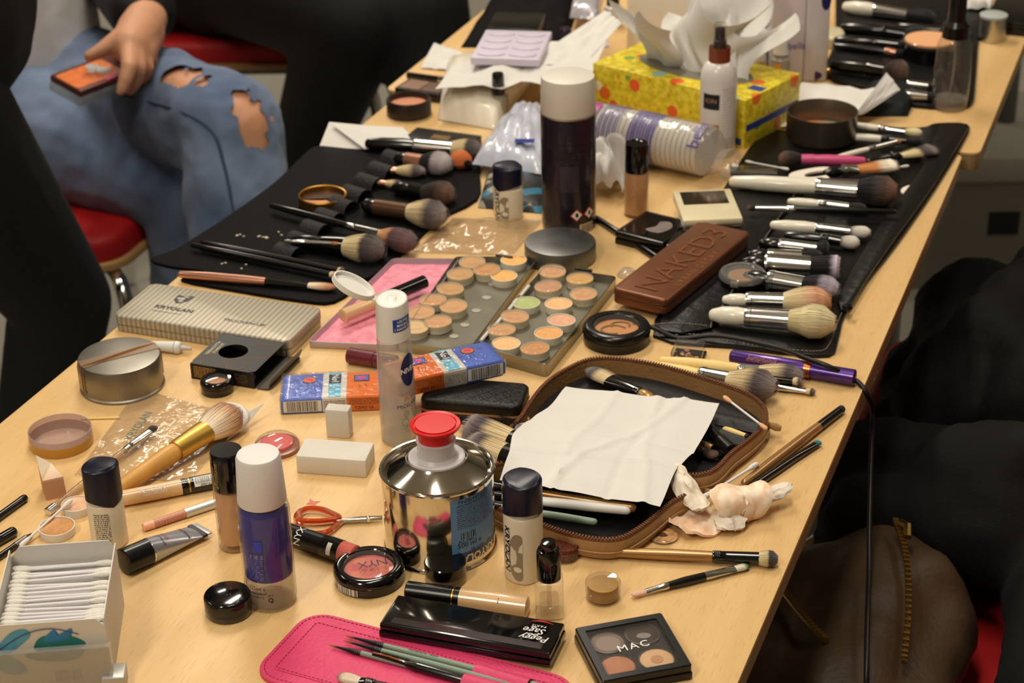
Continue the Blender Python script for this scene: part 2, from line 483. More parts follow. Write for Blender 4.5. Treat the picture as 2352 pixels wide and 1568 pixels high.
struct('ceiling', MB().box(RX0, RX1, RY0, RY1, RH, RH + 0.08), M_CEIL)
struct('wall_left', MB().box(RX0 - 0.1, RX0, RY0, RY1, 0, RH), M_WALL)
struct('wall_right', MB().box(RX1, RX1 + 0.1, RY0, RY1, 0, RH), M_WALL)
struct('wall_back', MB().box(RX0, RX1, RY1, RY1 + 0.1, 0, RH), M_WALL)
struct('wall_front', MB().box(RX0, RX1, RY0 - 0.1, RY0, 0, RH), M_WALL)
M_BASEB = mat('baseboard_paint', (60, 56, 50), 0.6)
struct('baseboard_back', MB().box(RX0, RX1, RY1 - 0.015, RY1, 0, 0.09), M_BASEB)
struct('baseboard_left', MB().box(RX0, RX0 + 0.015, RY0, RY1, 0, 0.09), M_BASEB)

# ================================================================ tables
def table(label, x0, x1, y0, y1, top=TH, legs=True):
    t = thing('table', label, 'table', ((x0 + x1) / 2, (y0 + y1) / 2, 0), 0)
    cx, cy = (x1 - x0) / 2, (y1 - y0) / 2
    o = rrect(2 * cx, 2 * cy, 0.012, 3)
    MB().prism(o, top - 0.003, top, 0.0008, 0).build('table_top', M_BEECH, t)
    MB().prism(inset(o, 0.0006), top - 0.022, top - 0.003, 0, 0.001).build('edge_band', M_BEECHE, t)
    fr = MB(); 
    for a in (-1, 1):
        fr.box(-cx + 0.08, cx - 0.08, a * (cy - 0.1) - 0.015, a * (cy - 0.1) + 0.015, top - 0.062, top - 0.022)
        fr.box(a * (cx - 0.09) - 0.015, a * (cx - 0.09) + 0.015, -cy + 0.115, cy - 0.115, top - 0.062, top - 0.022)
    fr.build('apron', mat('grey_steel', (110, 110, 108), 0.4, metal=0.6), t)
    for sx in (-1, 1):
        for sy in (-1, 1):
            lg = MB(); lg.lathe([(0.012, 0), (0.02, 0.004), (0.02, top - 0.0622)], 14)
            for i, p in enumerate(lg.v): lg.v[i] = (p[0] + sx * (cx - 0.11), p[1] + sy * (cy - 0.12), p[2])
            lg.build('leg', mat('grey_steel', (110, 110, 108), 0.4), t)
    return t
TX0, TX1 = -0.934, -0.238
table('beech laminate table strewn with make-up, bottles and brush rolls', TX0, TX1, 0.55, 2.066)
table('second beech table end to end behind the first, carrying a black brush roll', -0.958, -0.2205, 2.072, 3.6)

# ================================================================ chairs
M_RED = mat('red_upholstery', (178, 22, 26), 0.55, var=0.06, vscale=30, bump=0.1)
M_PLY = mat('ply_edge', (196, 152, 96), 0.5)
def chair(label, x, y, rz):
    """seat faces +x"""
    t = thing('chair', label, 'chair', (x, y, 0), rz)
    o = rrect(0.44, 0.44, 0.06, 5)
    sb = MB().prism(o, 0.425, 0.437, 0.002).build('seat_board', M_PLY, t)
    MB().prism(inset(o, 0.008), 0.437, 0.475, 0.016, 0.002, 4).build('seat_pad', M_RED, sb)
    b = MB(); b.M = tr(-0.235, 0, 0.66) @ rot('Y', PI / 2 - 0.15) ; b.prism(rrect(0.30, 0.42, 0.05, 5), -0.006, 0.006, 0.002); b.build('back_board', M_PLY, t)
    b = MB(); b.M = tr(-0.227, 0, 0.661) @ rot('Y', PI / 2 - 0.15); b.prism(rrect(0.28, 0.40, 0.045, 5), 0.0, 0.03, 0.012, 0.002, 4); b.build('back_pad', M_RED, t)
    for s in (-1, 1):
        fr = smooth_open([(0.19, s * 0.17, 0.413), (0.225, s * 0.21, 0.40), (0.245, s * 0.225, 0.30), (0.25, s * 0.225, 0.0115)], 6)
        MB().tube(fr, 0.0115, 10).build('leg', M_CHROME, t)
        bk = smooth_open([(-0.14, s * 0.19, 0.413), (-0.19, s * 0.205, 0.39), (-0.225, s * 0.215, 0.28), (-0.25, s * 0.22, 0.0115)], 6)
        MB().tube(bk, 0.0115, 10).build('leg', M_CHROME, t)
        up = smooth_open([(-0.12, s * 0.15, 0.413), (-0.20, s * 0.165, 0.42), (-0.225, s * 0.165, 0.52), (-0.262, s * 0.165, 0.70)], 6)
        MB().tube(up, 0.011, 10).build('back_upright', M_CHROME, t)
    for s in (-1, 1): MB().box(-0.16, 0.18, s * 0.1825 - 0.0075, s * 0.1825 + 0.0075, 0.408, 0.425).build('seat_rail', mat('grey_steel', (110, 110, 108), 0.4), t)
    return t
chair('red padded chair under the person in ripped blue jeans', -1.61, 2.26, 0.05)
chair('red padded chair with plywood edge under the person dressed in black', -1.69, 3.10, 0.33)
chair('red padded chair under the brown leather bag', -0.105, 1.42, PI)
chair('red padded chair under the heap of black coats', -0.10, 1.92, PI)

# ================================================================ people
def capsule(mb, a, b, ra, rb, n=14, sq=1.0):
    a, b = Vector(a), Vector(b); d = b - a; k = 4; pts = []; rr = []
    u = d.normalized() if d.length > 1e-6 else Vector((0, 0, 1))
    for i in range(k + 1):
        t = i / k * PI / 2; pts.append(a - u * ra * math.cos(t)); rr.append(max(ra * math.sin(t), 1e-4))
    for i in range(k + 1):
        t = PI / 2 - i / k * PI / 2; pts.append(b + u * rb * math.cos(t)); rr.append(max(rb * math.sin(t), 1e-4))
    mb.tube(pts, rr, n, True, sq)
def chain(mb, pts, rs):
    for (a, b, ra, rb) in zip(pts, pts[1:], rs, rs[1:]): capsule(mb, a, b, ra, rb)
def fuse(o, voxel, smooth=4, fac=0.5):
    m = o.modifiers.new('remesh', 'REMESH'); m.mode = 'VOXEL'; m.voxel_size = voxel; m.use_smooth_shade = True
    if smooth:
        s = o.modifiers.new('smooth', 'SMOOTH'); s.iterations = smooth; s.factor = fac
    return o
M_SKIN = mat('skin', (205, 150, 116), 0.5, var=0.06, vscale=30, bump=0.08, bscale=300, sss=0.15)
M_BLKTR = mat('black_trousers', (9, 9, 10), 0.8, bump=0.3, bscale=300)
M_JACKET = mat('black_jacket', (11, 11, 12), 0.6, var=0.3, vscale=15, bump=0.25, bscale=120)
M_TEE = mat('white_tshirt', (232, 226, 222), 0.85, bump=0.5, bscale=35)
M_HAIR = mat('dark_hair', (34, 24, 18), 0.5)
def head(mb, c, d, r=0.105):
    """ovoid skull with jaw, nose, ears and brow; d = unit heading of the face"""
    c = Vector(c); d = Vector(d).normalized(); s = Vector((0, 0, 1)).cross(d)
    capsule(mb, c + Vector((0, 0, 0.03)) - d * 0.02, c + Vector((0, 0, 0.03)) + d * 0.02, r * 0.92, r * 0.88)
    capsule(mb, c + d * 0.03 - Vector((0, 0, 0.03)), c + d * 0.055 - Vector((0, 0, 0.085)), r * 0.66, 0.038)
    capsule(mb, c + d * 0.105 + Vector((0, 0, 0.005)), c + d * 0.122 - Vector((0, 0, 0.03)), 0.010, 0.014, 8)
    for k in (-1, 1):
        capsule(mb, c + s * k * 0.088 - Vector((0, 0, 0.02)), c + s * k * 0.09 + Vector((0, 0, 0.025)), 0.014, 0.018, 8)
        capsule(mb, c + d * 0.085 + s * k * 0.02 + Vector((0, 0, 0.035)), c + d * 0.08 + s * k * 0.05 + Vector((0, 0, 0.035)), 0.016, 0.014, 8)
    capsule(mb, c + d * 0.098 - s * 0.02 - Vector((0, 0, 0.06)), c + d * 0.098 + s * 0.02 - Vector((0, 0, 0.06)), 0.009, 0.009, 8)
def face_bits(parent, c, d):
    c = Vector(c); d = Vector(d).normalized(); s = Vector((0, 0, 1)).cross(d)
    for k in (-1, 1):
        e = MB(); e.M = tr(*(c + d * 0.092 + s * k * 0.034 + Vector((0, 0, 0.012)))); e.lathe([(0, -0.011), (0.008, -0.008), (0.011, 0), (0.008, 0.008), (0, 0.011)], 12)
        e.build('eye', mat('eye_white', (60, 48, 40), 0.2), parent)
    m = MB(); capsule(m, c + d * 0.104 - s * 0.018 - Vector((0, 0, 0.06)), c + d * 0.104 + s * 0.018 - Vector((0, 0, 0.06)), 0.006, 0.006, 8); m.build('lips', mat('lips', (170, 84, 80), 0.5), parent)
    h = MB()
    capsule(h, c + Vector((0, 0, 0.05)) - d * 0.035, c + Vector((0, 0, 0.045)) - d * 0.005, 0.108, 0.106)
    for k in (-1, 0, 1): capsule(h, c - d * 0.06 + s * k * 0.06, c - d * 0.09 + s * k * 0.075 - Vector((0, 0, 0.2)), 0.06, 0.035)
    fuse(h.build('hair', M_HAIR, parent), 0.012, 3)

# --- seated person in ripped jeans, legs crossed, holding a small patterned case
def seated_jeans():
    p = thing('person', 'person in ripped blue jeans and black jacket sitting with legs crossed, holding a case', 'person', (-1.66, 2.3, 0))
    O = p.location; q = lambda v: Vector(v) - O
    hipL, hipR = q((-1.72, 2.42, 0.565)), q((-1.68, 2.25, 0.565))
    kneeL, kneeR = q(T(532, 290, -0.105)), q(T(432, 440, -0.235))
    ankL, ankR = q((-1.17, 2.03, 0.26)), q((-1.36, 2.22, 0.10))
    toeL, toeR = ankL + Vector((0.13, -0.06, -0.06)), ankR + Vector((0.17, -0.02, -0.06))
    pel = (hipL + hipR) / 2 + Vector((-0.03, 0, 0.03))
    chest = pel + Vector((-0.02, 0.0, 0.36)); neck = chest + Vector((0.02, 0, 0.2)); hd = neck + Vector((0.05, 0, 0.16))
    shL, shR = chest + Vector((0, 0.19, 0.13)), chest + Vector((0, -0.19, 0.13))
    wr = q(T(337, 42, 0.0)); elL = chest + Vector((0.10, 0.20, -0.20))
    elR = chest + Vector((-0.14, -0.22, -0.16)); wrR = pel + Vector((-0.10, -0.30, 0.0))
    b = MB()
    chain(b, [hipL, kneeL.lerp(hipL, 0.5), kneeL, ankL, toeL], [0.085, 0.080, 0.067, 0.042, 0.03]); chain(b, [hipR, kneeR, ankR, toeR], [0.078, 0.054, 0.042, 0.03])
    chain(b, [pel + Vector((0, -0.06, 0)), pel + Vector((0, 0.06, 0))], [0.11, 0.11]); chain(b, [pel, chest, neck, hd], [0.12, 0.125, 0.05, 0.05])
    chain(b, [shL, chest + Vector((0, 0, 0.1)), shR], [0.06, 0.09, 0.06])
    chain(b, [shL, elL, wr], [0.05, 0.04, 0.028]); chain(b, [shR, elR, wrR], [0.05, 0.04, 0.03])
    head(b, hd, (1, -0.2, -0.3))
    # left hand: palm, thumb to the left on the case, four fingers hanging over its edge
    hz = lambda x, y, z: q(T(x, y, z))
    palm = [hz(337, 42, 0.0), hz(318, 72, 0.0), hz(298, 105, -0.006)]
    capsule(b, palm[0], palm[1], 0.030, 0.031); capsule(b, palm[1], palm[2], 0.031, 0.027); capsule(b, hz(338, 75, -0.01), hz(322, 120, -0.018), 0.026, 0.022)
    chain(b, [hz(300, 72, 0.004), hz(265, 92, 0.002), hz(232, 116, -0.008), hz(204, 130, -0.014)], [0.017, 0.0125, 0.011, 0.0085])
    chain(b, [hz(296, 112, -0.006), hz(297, 152, -0.014), hz(287, 186, -0.03), hz(277, 211, -0.042)], [0.0145, 0.0115, 0.010, 0.0075])
    chain(b, [hz(312, 118, -0.012), hz(318, 158, -0.024), hz(310, 190, -0.045), hz(299, 208, -0.06)], [0.0145, 0.0115, 0.010, 0.008])
    chain(b, [hz(327, 118, -0.018), hz(337, 152, -0.032), hz(330, 178, -0.055), hz(318, 192, -0.07)], [0.0135, 0.011, 0.0095, 0.008])
    chain(b, [hz(338, 110, -0.022), hz(349, 138, -0.038), hz(343, 160, -0.058), hz(334, 170, -0.07)], [0.012, 0.0095, 0.0085, 0.007])
    # right hand resting on the thigh
    for k in range(4): chain(b, [wrR + Vector((0.03, -0.02 + k * 0.016, 0)), wrR + Vector((0.09, -0.03 + k * 0.02, 0.005)), wrR + Vector((0.14, -0.03 + k * 0.02, -0.015))], [0.013, 0.010, 0.008])
    chain(b, [wrR, wrR + Vector((0.05, 0.005, 0))], [0.028, 0.03]); chain(b, [wrR + Vector((0.03, 0.02, 0)), wrR + Vector((0.07, 0.06, -0.005))], [0.013, 0.009])
    fuse(b.build('body', M_SKIN, p), 0.0045, 5)
    face_bits(p, hd, (1, -0.2, -0.3))
    # jeans with worn-through holes over the crossing knee
    j = MB()
    ml = kneeL.lerp(hipL, 0.5) + Vector((0, 0, 0.004))
    chain(j, [hipL, ml, kneeL, kneeL.lerp(ankL, 0.35), kneeL.lerp(ankL, 0.92)], [0.095, 0.088, 0.073, 0.070, 0.058])
    chain(j, [hipR, kneeR.lerp(hipR, 0.5), kneeR, kneeR.lerp(ankR, 0.9)], [0.104, 0.086, 0.068, 0.058])
    chain(j, [pel + Vector((0, -0.05, 0)), pel + Vector((0, 0.05, 0.0))], [0.125, 0.125]); capsule(j, pel, pel + Vector((-0.02, 0, 0.1)), 0.135, 0.13)
    dm = bpy.data.materials.new('worn_denim'); dm.use_nodes = True; nt = dm.node_tree; bs = nt.nodes['Principled BSDF']; L = nt.links.new
    bs.inputs['Roughness'].default_value = 0.9; bs.inputs['Sheen Weight'].default_value = 0.15
    tc = node(nt, 'ShaderNodeTexCoord')
    n1 = node(nt, 'ShaderNodeTexNoise'); n1.inputs['Scale'].default_value = 9; n1.inputs['Detail'].default_value = 5; L(tc.outputs['Object'], n1.inputs[0])
    cr = node(nt, 'ShaderNodeValToRGB'); e = cr.color_ramp.elements; e[0].position = 0.32; e[0].color = lin((74, 92, 124)); e[1].position = 0.7; e[1].color = lin((124, 142, 172)); L(n1.outputs[0], cr.inputs[0])
    n2 = node(nt, 'ShaderNodeTexNoise'); n2.inputs['Scale'].default_value = 700; L(tc.outputs['Object'], n2.inputs[0])
    bp = node(nt, 'ShaderNodeBump'); bp.inputs['Strength'].default_value = 0.3; bp.inputs['Distance'].default_value = 0.002; L(n2.outputs[0], bp.inputs['Height']); L(bp.outputs[0], bs.inputs['Normal'])
    L(cr.outputs[0], bs.inputs['Base Color'])
    holes = [(Vector(h_[:3]), h_[3]) for h_ in ((0.345, -0.141, 0.696, 0.022), (0.370, -0.147, 0.699, 0.022), (0.408, -0.170, 0.702, 0.013), (0.474, -0.186, 0.690, 0.016), (0.484, -0.190, 0.674, 0.022), (0.493, -0.192, 0.655, 0.024), (0.498, -0.192, 0.634, 0.016))]
    n3 = node(nt, 'ShaderNodeTexNoise'); n3.inputs['Scale'].default_value = 60; n3.inputs['Detail'].default_value = 4; L(tc.outputs['Object'], n3.inputs[0])
    last = None
    for c, r in holes:
        ds = node(nt, 'ShaderNodeVectorMath', operation='DISTANCE'); L(tc.outputs['Object'], ds.inputs[0]); ds.inputs[1].default_value = c
        su = node(nt, 'ShaderNodeMath', operation='SUBTRACT'); L(ds.outputs['Value'], su.inputs[0]); su.inputs[1].default_value = r
        if last is None: last = su.outputs[0]
        else:
            mn = node(nt, 'ShaderNodeMath', operation='MINIMUM'); L(last, mn.inputs[0]); L(su.outputs[0], mn.inputs[1]); last = mn.outputs[0]
    w = node(nt, 'ShaderNodeMath', operation='MULTIPLY_ADD'); L(n3.outputs[0], w.inputs[0]); w.inputs[1].default_value = 0.035; w.inputs[2].default_value = -0.0175
    s2 = node(nt, 'ShaderNodeMath', operation='ADD'); L(last, s2.inputs[0]); L(w.outputs[0], s2.inputs[1])
    gt = node(nt, 'ShaderNodeMath', operation='GREATER_THAN'); L(s2.outputs[0], gt.inputs[0]); gt.inputs[1].default_value = 0.0
    L(gt.outputs[0], bs.inputs['Alpha'])
    jo = fuse(j.build('jeans', dm, p), 0.006, 7); tx = bpy.data.textures.new('denim_folds', 'CLOUDS'); tx.noise_scale = 0.07; dd = jo.modifiers.new('folds', 'DISPLACE'); dd.texture = tx; dd.strength = 0.016; dd.mid_level = 0.5
    sm = MB()     # outer seam of the crossing leg, stitched ridge
    k1 = (kneeL - hipL).normalized()
    pts = [(0.2613, -0.1439, 0.6572), (0.3219, -0.1646, 0.66), (0.4007, -0.2079, 0.667), (0.4471, -0.224, 0.6515), (0.465, -0.2348, 0.6114), (0.4763, -0.2451, 0.5732), (0.4855, -0.2536, 0.5211)]
    sm.tube(smooth_open(pts, 5), 0.0022, 6); sm.build('seam', mat('denim_seam', (58, 70, 96), 0.9), p)
    s = MB(); capsule(s, pel + Vector((0.02, 0, 0.04)), chest + Vector((0.015, 0, 0.05)), 0.148, 0.15); fuse(s.build('tshirt', M_TEE, p), 0.01, 4)
    jk = MB()
    chain(jk, [shL + Vector((0, 0.01, 0)), elL, elL.lerp(wr, 0.92)], [0.082, 0.066, 0.05]); chain(jk, [shR, elR, elR.lerp(wrR, 0.9)], [0.082, 0.066, 0.052])
    for sgn in (-1, 1):
        capsule(jk, pel + Vector((-0.05, sgn * 0.10, 0.06)), chest + Vector((-0.03, sgn * 0.11, 0.1)), 0.10, 0.10)
        capsule(jk, pel + Vector((0.02, sgn * 0.155, 0.05)), chest + Vector((0.06, sgn * 0.13, 0.1)), 0.05, 0.06)
    capsule(jk, pel + Vector((-0.09, 0, 0.05)), chest + Vector((-0.07, 0, 0.12)), 0.11, 0.11)
    fuse(jk.build('jacket', M_JACKET, p), 0.009, 5)
    for a, nm in ((ankL, 'shoe'), (ankR, 'shoe')):
        sh = MB(); d = Vector((1, -0.2, 0)).normalized(); capsule(sh, a + Vector((-0.02, 0, -0.05)), a + d * 0.15 + Vector((0, 0, -0.065)), 0.04, 0.034); fuse(sh.build(nm, mat('shoe_black', (16, 16, 17), 0.5), p), 0.008, 3)
    return p
seated_jeans()

# --- the case in the hand
def held_case():
    a, b_, c = T(112, 168, -0.03), T(250, 118, -0.03), T(136, 212, -0.040)
    x = (b_ - a).normalized(); n = x.cross(c - a).normalized(); y = n.cross(x)
    if n.z < 0: n = -n; y = n.cross(x)
    M = Matrix(((x.x, y.x, n.x, a.x), (x.y, y.y, n.y, a.y), (x.z, y.z, n.z, a.z), (0, 0, 0, 1)))
    L_ = (b_ - a).length + 0.008; wd_ = -0.062
    t = thing('case', 'small flat case with orange flower print held in the seated person\'s hand', 'case', M=M)
    MB().box(0, L_, wd_, 0, -0.026, -0.012, 0.003).build('body', M_CLEARW, t)
    MB().box(0.001, L_ - 0.001, wd_ + 0.001, -0.001, -0.012, -0.002, 0.002).build('lid', mat('brown_card', (96, 48, 40), 0.4), t)
    mb = MB(); mb.M = tr(0.045, wd_ / 2, -0.0016); mb.prism(rrect(0.084, 0.046, 0.006), -0.0004, 0, 0); mb.build('picture', mat('orange_print', (226, 122, 62), 0.4, var=0.2, vscale=90), t)
    for k, (u, v, r) in enumerate(((0.060, -0.018, 0.009), (0.066, -0.034, 0.0105), (0.052, -0.028, 0.006))):
        mb = MB(); mb.M = tr(u, v, -0.0012); vv, ff = disc2d(r, r * 0.8, 9); mb.add([(x_ * (1 + 0.25 * (i % 2)), y_ * (1 + 0.25 * (i % 2)), 0) for i, (x_, y_) in enumerate(vv)], ff); mb.build('flower', mat('grey_flower', (188, 190, 182), 0.5, var=0.3, vscale=200), t, 0)
    mb = MB(); mb.M = tr(0.07, wd_ + 0.006, -0.0013); mb.prism(rrect(0.04, 0.006, 0.001), -0.0004, 0, 0); mb.build('strip', mat('pink_strip', (206, 84, 130), 0.5), t)
    MB().box(0.03, 0.075, -0.004, 0.014, -0.015, -0.0145).build('paper_slip', M_PAPER, t)
held_case()

# --- person dressed in black on the second red chair
def seated_black():
    p = thing('person', 'person in black trousers and black top sitting on the chair behind', 'person', (-1.68, 3.08, 0))
    O = p.location; q = lambda v: Vector(v) - O
    hipL, hipR = q((-1.76, 3.16, 0.58)), q((-1.69, 2.99, 0.575))
    kneeR, kneeL = q(T(812, 38, -0.13)), q(T(960, 10, -0.12))
    ankR, ankL = q((-1.63, 3.05, 0.10)), q((-1.12, 2.74, 0.10))
    pel = (hipL + hipR) / 2; chest = pel + Vector((0.04, 0, 0.38)); neck = chest + Vector((0.02, 0, 0.2)); hd = neck + Vector((0.05, 0, 0.16))
    shL, shR = chest + Vector((0, 0.19, 0.13)), chest + Vector((0, -0.19, 0.13))
    elL, elR = chest + Vector((0.12, 0.24, -0.16)), chest + Vector((0.12, -0.24, -0.16)); wL, wR = pel + Vector((0.34, 0.10, 0.14)), pel + Vector((0.34, -0.08, 0.14))
    b = MB()
    for h_, k_, a_ in ((hipL, kneeL, ankL), (hipR, kneeR, ankR)): chain(b, [h_, k_, a_, a_ + Vector((0.15, -0.02, -0.06))], [0.075, 0.055, 0.042, 0.03])
    chain(b, [pel, chest, neck, hd], [0.12, 0.125, 0.05, 0.05]); chain(b, [shL, chest + Vector((0, 0, 0.1)), shR], [0.06, 0.09, 0.06])
    for s_, e_, w_ in ((shL, elL, wL), (shR, elR, wR)):
        chain(b, [s_, e_, w_], [0.05, 0.04, 0.028]); chain(b, [w_, w_ + Vector((0.06, 0, -0.01))], [0.03, 0.03])
        for k in range(4): chain(b, [w_ + Vector((0.07, -0.026 + k * 0.017, -0.01)), w_ + Vector((0.12, -0.026 + k * 0.017, -0.015)), w_ + Vector((0.15, -0.026 + k * 0.017, -0.035))], [0.011, 0.009, 0.007])
        chain(b, [w_ + Vector((0.03, 0.02, 0)), w_ + Vector((0.08, 0.05, -0.01))], [0.012, 0.009])
    head(b, hd, (1, -0.1, -0.2)); fuse(b.build('body', M_SKIN, p), 0.008, 4); face_bits(p, hd, (1, -0.1, -0.2))
    t = MB()
    chain(t, [hipL, kneeL, kneeL.lerp(ankL, 0.95)], [0.11, 0.085, 0.055]); chain(t, [hipR, kneeR, kneeR.lerp(ankR, 0.95)], [0.11, 0.09, 0.06]); chain(t, [pel, pel + Vector((0, 0, 0.1))], [0.14, 0.135])
    chain(t, [hipL, hipR], [0.13, 0.13])
    fuse(t.build('trousers', M_BLKTR, p), 0.01, 5)
    s = MB(); capsule(s, pel + Vector((0, 0, 0.03)), chest + Vector((0, 0, 0.06)), 0.155, 0.155); chain(s, [shL, elL, elL.lerp(wL, 0.9)], [0.08, 0.062, 0.045]); chain(s, [shR, elR, elR.lerp(wR, 0.9)], [0.08, 0.062, 0.045]); chain(s, [shL, shR], [0.085, 0.085])
    capsule(s, hipR + Vector((-0.14, -0.05, -0.01)), hipR + Vector((0.2, 0.01, -0.005)), 0.088, 0.088)
    fuse(s.build('top', M_JACKET, p), 0.01, 5)
    for a in (ankL, ankR):
        sh = MB(); capsule(sh, a + Vector((-0.03, 0, -0.055)), a + Vector((0.15, -0.02, -0.065)), 0.042, 0.034); fuse(sh.build('shoe', mat('shoe_black', (16, 16, 17), 0.5), p), 0.008, 3)
seated_black()

# --- person standing at the table's long side
def standing_black():
    p = thing('person', 'person in black trousers and long black jacket standing beside the table', 'person', (-1.34, 1.66, 0))
    O = p.location; q = lambda v: Vector(v) - O
    hipR, hipL = q((-1.36, 1.62, 0.90)), q((-1.44, 1.80, 0.90))
    kneeR, kneeL = q(T(140, 690, -0.24)), q((-1.72, 1.80, 0.47)); ankR, ankL = q((-1.46, 1.86, 0.09)), q((-1.80, 1.86, 0.09))
    pel = (hipL + hipR) / 2 + Vector((0, 0, 0.04)); chest = pel + Vector((0.06, -0.02, 0.38)); neck = chest + Vector((0.03, 0, 0.2)); hd = neck + Vector((0.06, 0, 0.15))
    shL, shR = chest + Vector((-0.05, 0.19, 0.12)), chest + Vector((0.05, -0.19, 0.12))
    elL, elR = shL + Vector((-0.18, -0.02, -0.24)), shR + Vector((-0.04, -0.05, -0.27)); wL, wR = elL + Vector((-0.06, -0.06, -0.23)), elR + Vector((0.0, -0.02, -0.22))
    b = MB()
    for h_, k_, a_ in ((hipL, kneeL, ankL), (hipR, kneeR, ankR)): chain(b, [h_, k_, a_, a_ + Vector((0.15, -0.05, -0.06))], [0.08, 0.056, 0.042, 0.03])
    chain(b, [pel, chest, neck, hd], [0.12, 0.125, 0.05, 0.05]); chain(b, [shL, chest + Vector((0, 0, 0.1)), shR], [0.06, 0.09, 0.06])
    for s_, e_, w_ in ((shL, elL, wL), (shR, elR, wR)):
        chain(b, [s_, e_, w_], [0.05, 0.04, 0.028]); chain(b, [w_, w_ + Vector((0.0, 0, -0.06))], [0.028, 0.03])
        for k in range(4): chain(b, [w_ + Vector((0.0, -0.026 + k * 0.017, -0.07)), w_ + Vector((0.01, -0.026 + k * 0.017, -0.12)), w_ + Vector((0.03, -0.026 + k * 0.017, -0.145))], [0.011, 0.009, 0.007])
        chain(b, [w_ + Vector((0.02, -0.01, -0.03)), w_ + Vector((0.045, -0.02, -0.08))], [0.012, 0.009])
    head(b, hd, (0.9, -0.3, -0.3)); fuse(b.build('body', M_SKIN, p), 0.008, 4); face_bits(p, hd, (0.9, -0.3, -0.3))
    t = MB()
    chain(t, [hipL, kneeL, kneeL.lerp(ankL, 0.97)], [0.115, 0.088, 0.075]); chain(t, [hipR, kneeR, kneeR.lerp(ankR, 0.97)], [0.115, 0.066, 0.054]); chain(t, [hipL, hipR], [0.125, 0.125]); chain(t, [pel, pel + Vector((0, 0, 0.1))], [0.14, 0.135])
    fuse(t.build('trousers', M_BLKTR, p), 0.01, 5)
    s = MB(); capsule(s, pel + Vector((0, 0, -0.02)), chest + Vector((0, 0, 0.06)), 0.165, 0.16); chain(s, [shL, elL, elL.lerp(wL, 0.93)], [0.082, 0.064, 0.048]); chain(s, [shR, elR, elR.lerp(wR, 0.93)], [0.082, 0.064, 0.048]); chain(s, [shL, shR], [0.085, 0.085])
    fuse(s.build('jacket', M_JACKET, p), 0.01, 5)
    for a in (ankL, ankR):
        sh = MB(); capsule(sh, a + Vector((-0.03, 0.01, -0.045)), a + Vector((0.15, -0.05, -0.055)), 0.042, 0.034); fuse(sh.build('shoe', mat('shoe_black', (16, 16, 17), 0.5), p), 0.008, 3)
standing_black()

# ================================================================ floor and seat clutter on the right
bx = thing('archive_box', 'grey cardboard archive box with dark hand slots under the second table', 'box', T(2240, 668, -0.74) + Vector((0.0, 0.19, 0)), ang((2095, 668), (2352, 668)) + 0.02)
mg = mat('grey_board', (128, 124, 114), 0.8)
MB().box(-0.24, 0.24, -0.17, 0.17, 0, 0.22).build('body', mg, bx)
MB().box(-0.245, 0.245, -0.175, 0.175, 0.215, 0.262, 0.003).build('lid', mat('pale_board', (168, 164, 152), 0.8), bx)
for u in (-0.02, 0.12): MB().box(u - 0.028, u + 0.028, -0.1715, -0.168, 0.11, 0.155).build('hand_slot', M_BLACKP, bx)

def blob(name, label, cat, pieces, m, voxel, loc, noise=0.02, nscale=0.12, sm=4):
    t = thing(name, label, cat, loc); mb = MB()
    for a, b_, ra, rb in pieces: capsule(mb, Vector(a) - Vector(loc), Vector(b_) - Vector(loc), ra, rb)
    o = fuse(mb.build('cloth', m, t), voxel, sm)
    tx = bpy.data.textures.new(name, 'CLOUDS'); tx.noise_scale = nscale; tx.noise_depth = 3
    d = o.modifiers.new('folds', 'DISPLACE'); d.texture = tx; d.strength = noise; d.mid_level = 0.5
    return t
sz = 0.475
blob('coat', 'heap of black coats thrown over a red chair beside the table', 'coat', [
    ((-0.19, 1.80, sz + 0.075), (-0.20, 2.04, sz + 0.075), 0.07, 0.07), ((-0.09, 1.80, sz + 0.09), (-0.08, 2.06, sz + 0.09), 0.085, 0.085), ((0.03, 1.82, sz + 0.09), (0.03, 2.04, sz + 0.09), 0.085, 0.085),
    ((-0.15, 1.88, sz + 0.13), (-0.10, 2.02, sz + 0.14), 0.065, 0.065), ((-0.27, 1.84, sz + 0.03), (-0.27, 1.98, sz + 0.03), 0.03, 0.03), ((-0.31, 1.84, sz - 0.04), (-0.315, 1.96, sz - 0.12), 0.03, 0.03)], M_FABRIC, 0.012, (-0.10, 1.92, sz), 0.05, 0.11)
blob('jacket', 'crumpled dark jacket lying behind the brown bag', 'jacket', [
    ((-0.23, 1.56, sz + 0.075), (-0.05, 1.58, sz + 0.08), 0.055, 0.06), ((-0.24, 1.66, sz + 0.07), (0.0, 1.66, sz + 0.07), 0.06, 0.06),
    ((-0.26, 1.58, sz + 0.04), (-0.26, 1.66, sz + 0.03), 0.035, 0.035), ((-0.31, 1.60, sz - 0.02), (-0.315, 1.68, sz - 0.14), 0.03, 0.035), ((-0.16, 1.60, sz + 0.11), (-0.06, 1.64, sz + 0.12), 0.055, 0.06),
    ((-0.04, 1.50, sz + 0.06), (-0.03, 1.26, sz + 0.06), 0.06, 0.06), ((0.06, 1.50, sz + 0.06), (0.06, 1.26, sz + 0.06), 0.06, 0.06), ((-0.05, 1.20, sz - 0.02), (0.05, 1.20, sz - 0.05), 0.04, 0.04)],
    mat('charcoal_cloth', (13, 13, 13), 0.85, spec=0.25, var=0.25, vscale=10, bump=0.3, bscale=400), 0.012, (-0.15, 1.62, sz), 0.04, 0.10)
M_BROWNL = mat('brown_leather', (66, 51, 34), 0.5, spec=0.3, var=0.22, vscale=9, bump=0.3, bscale=180)
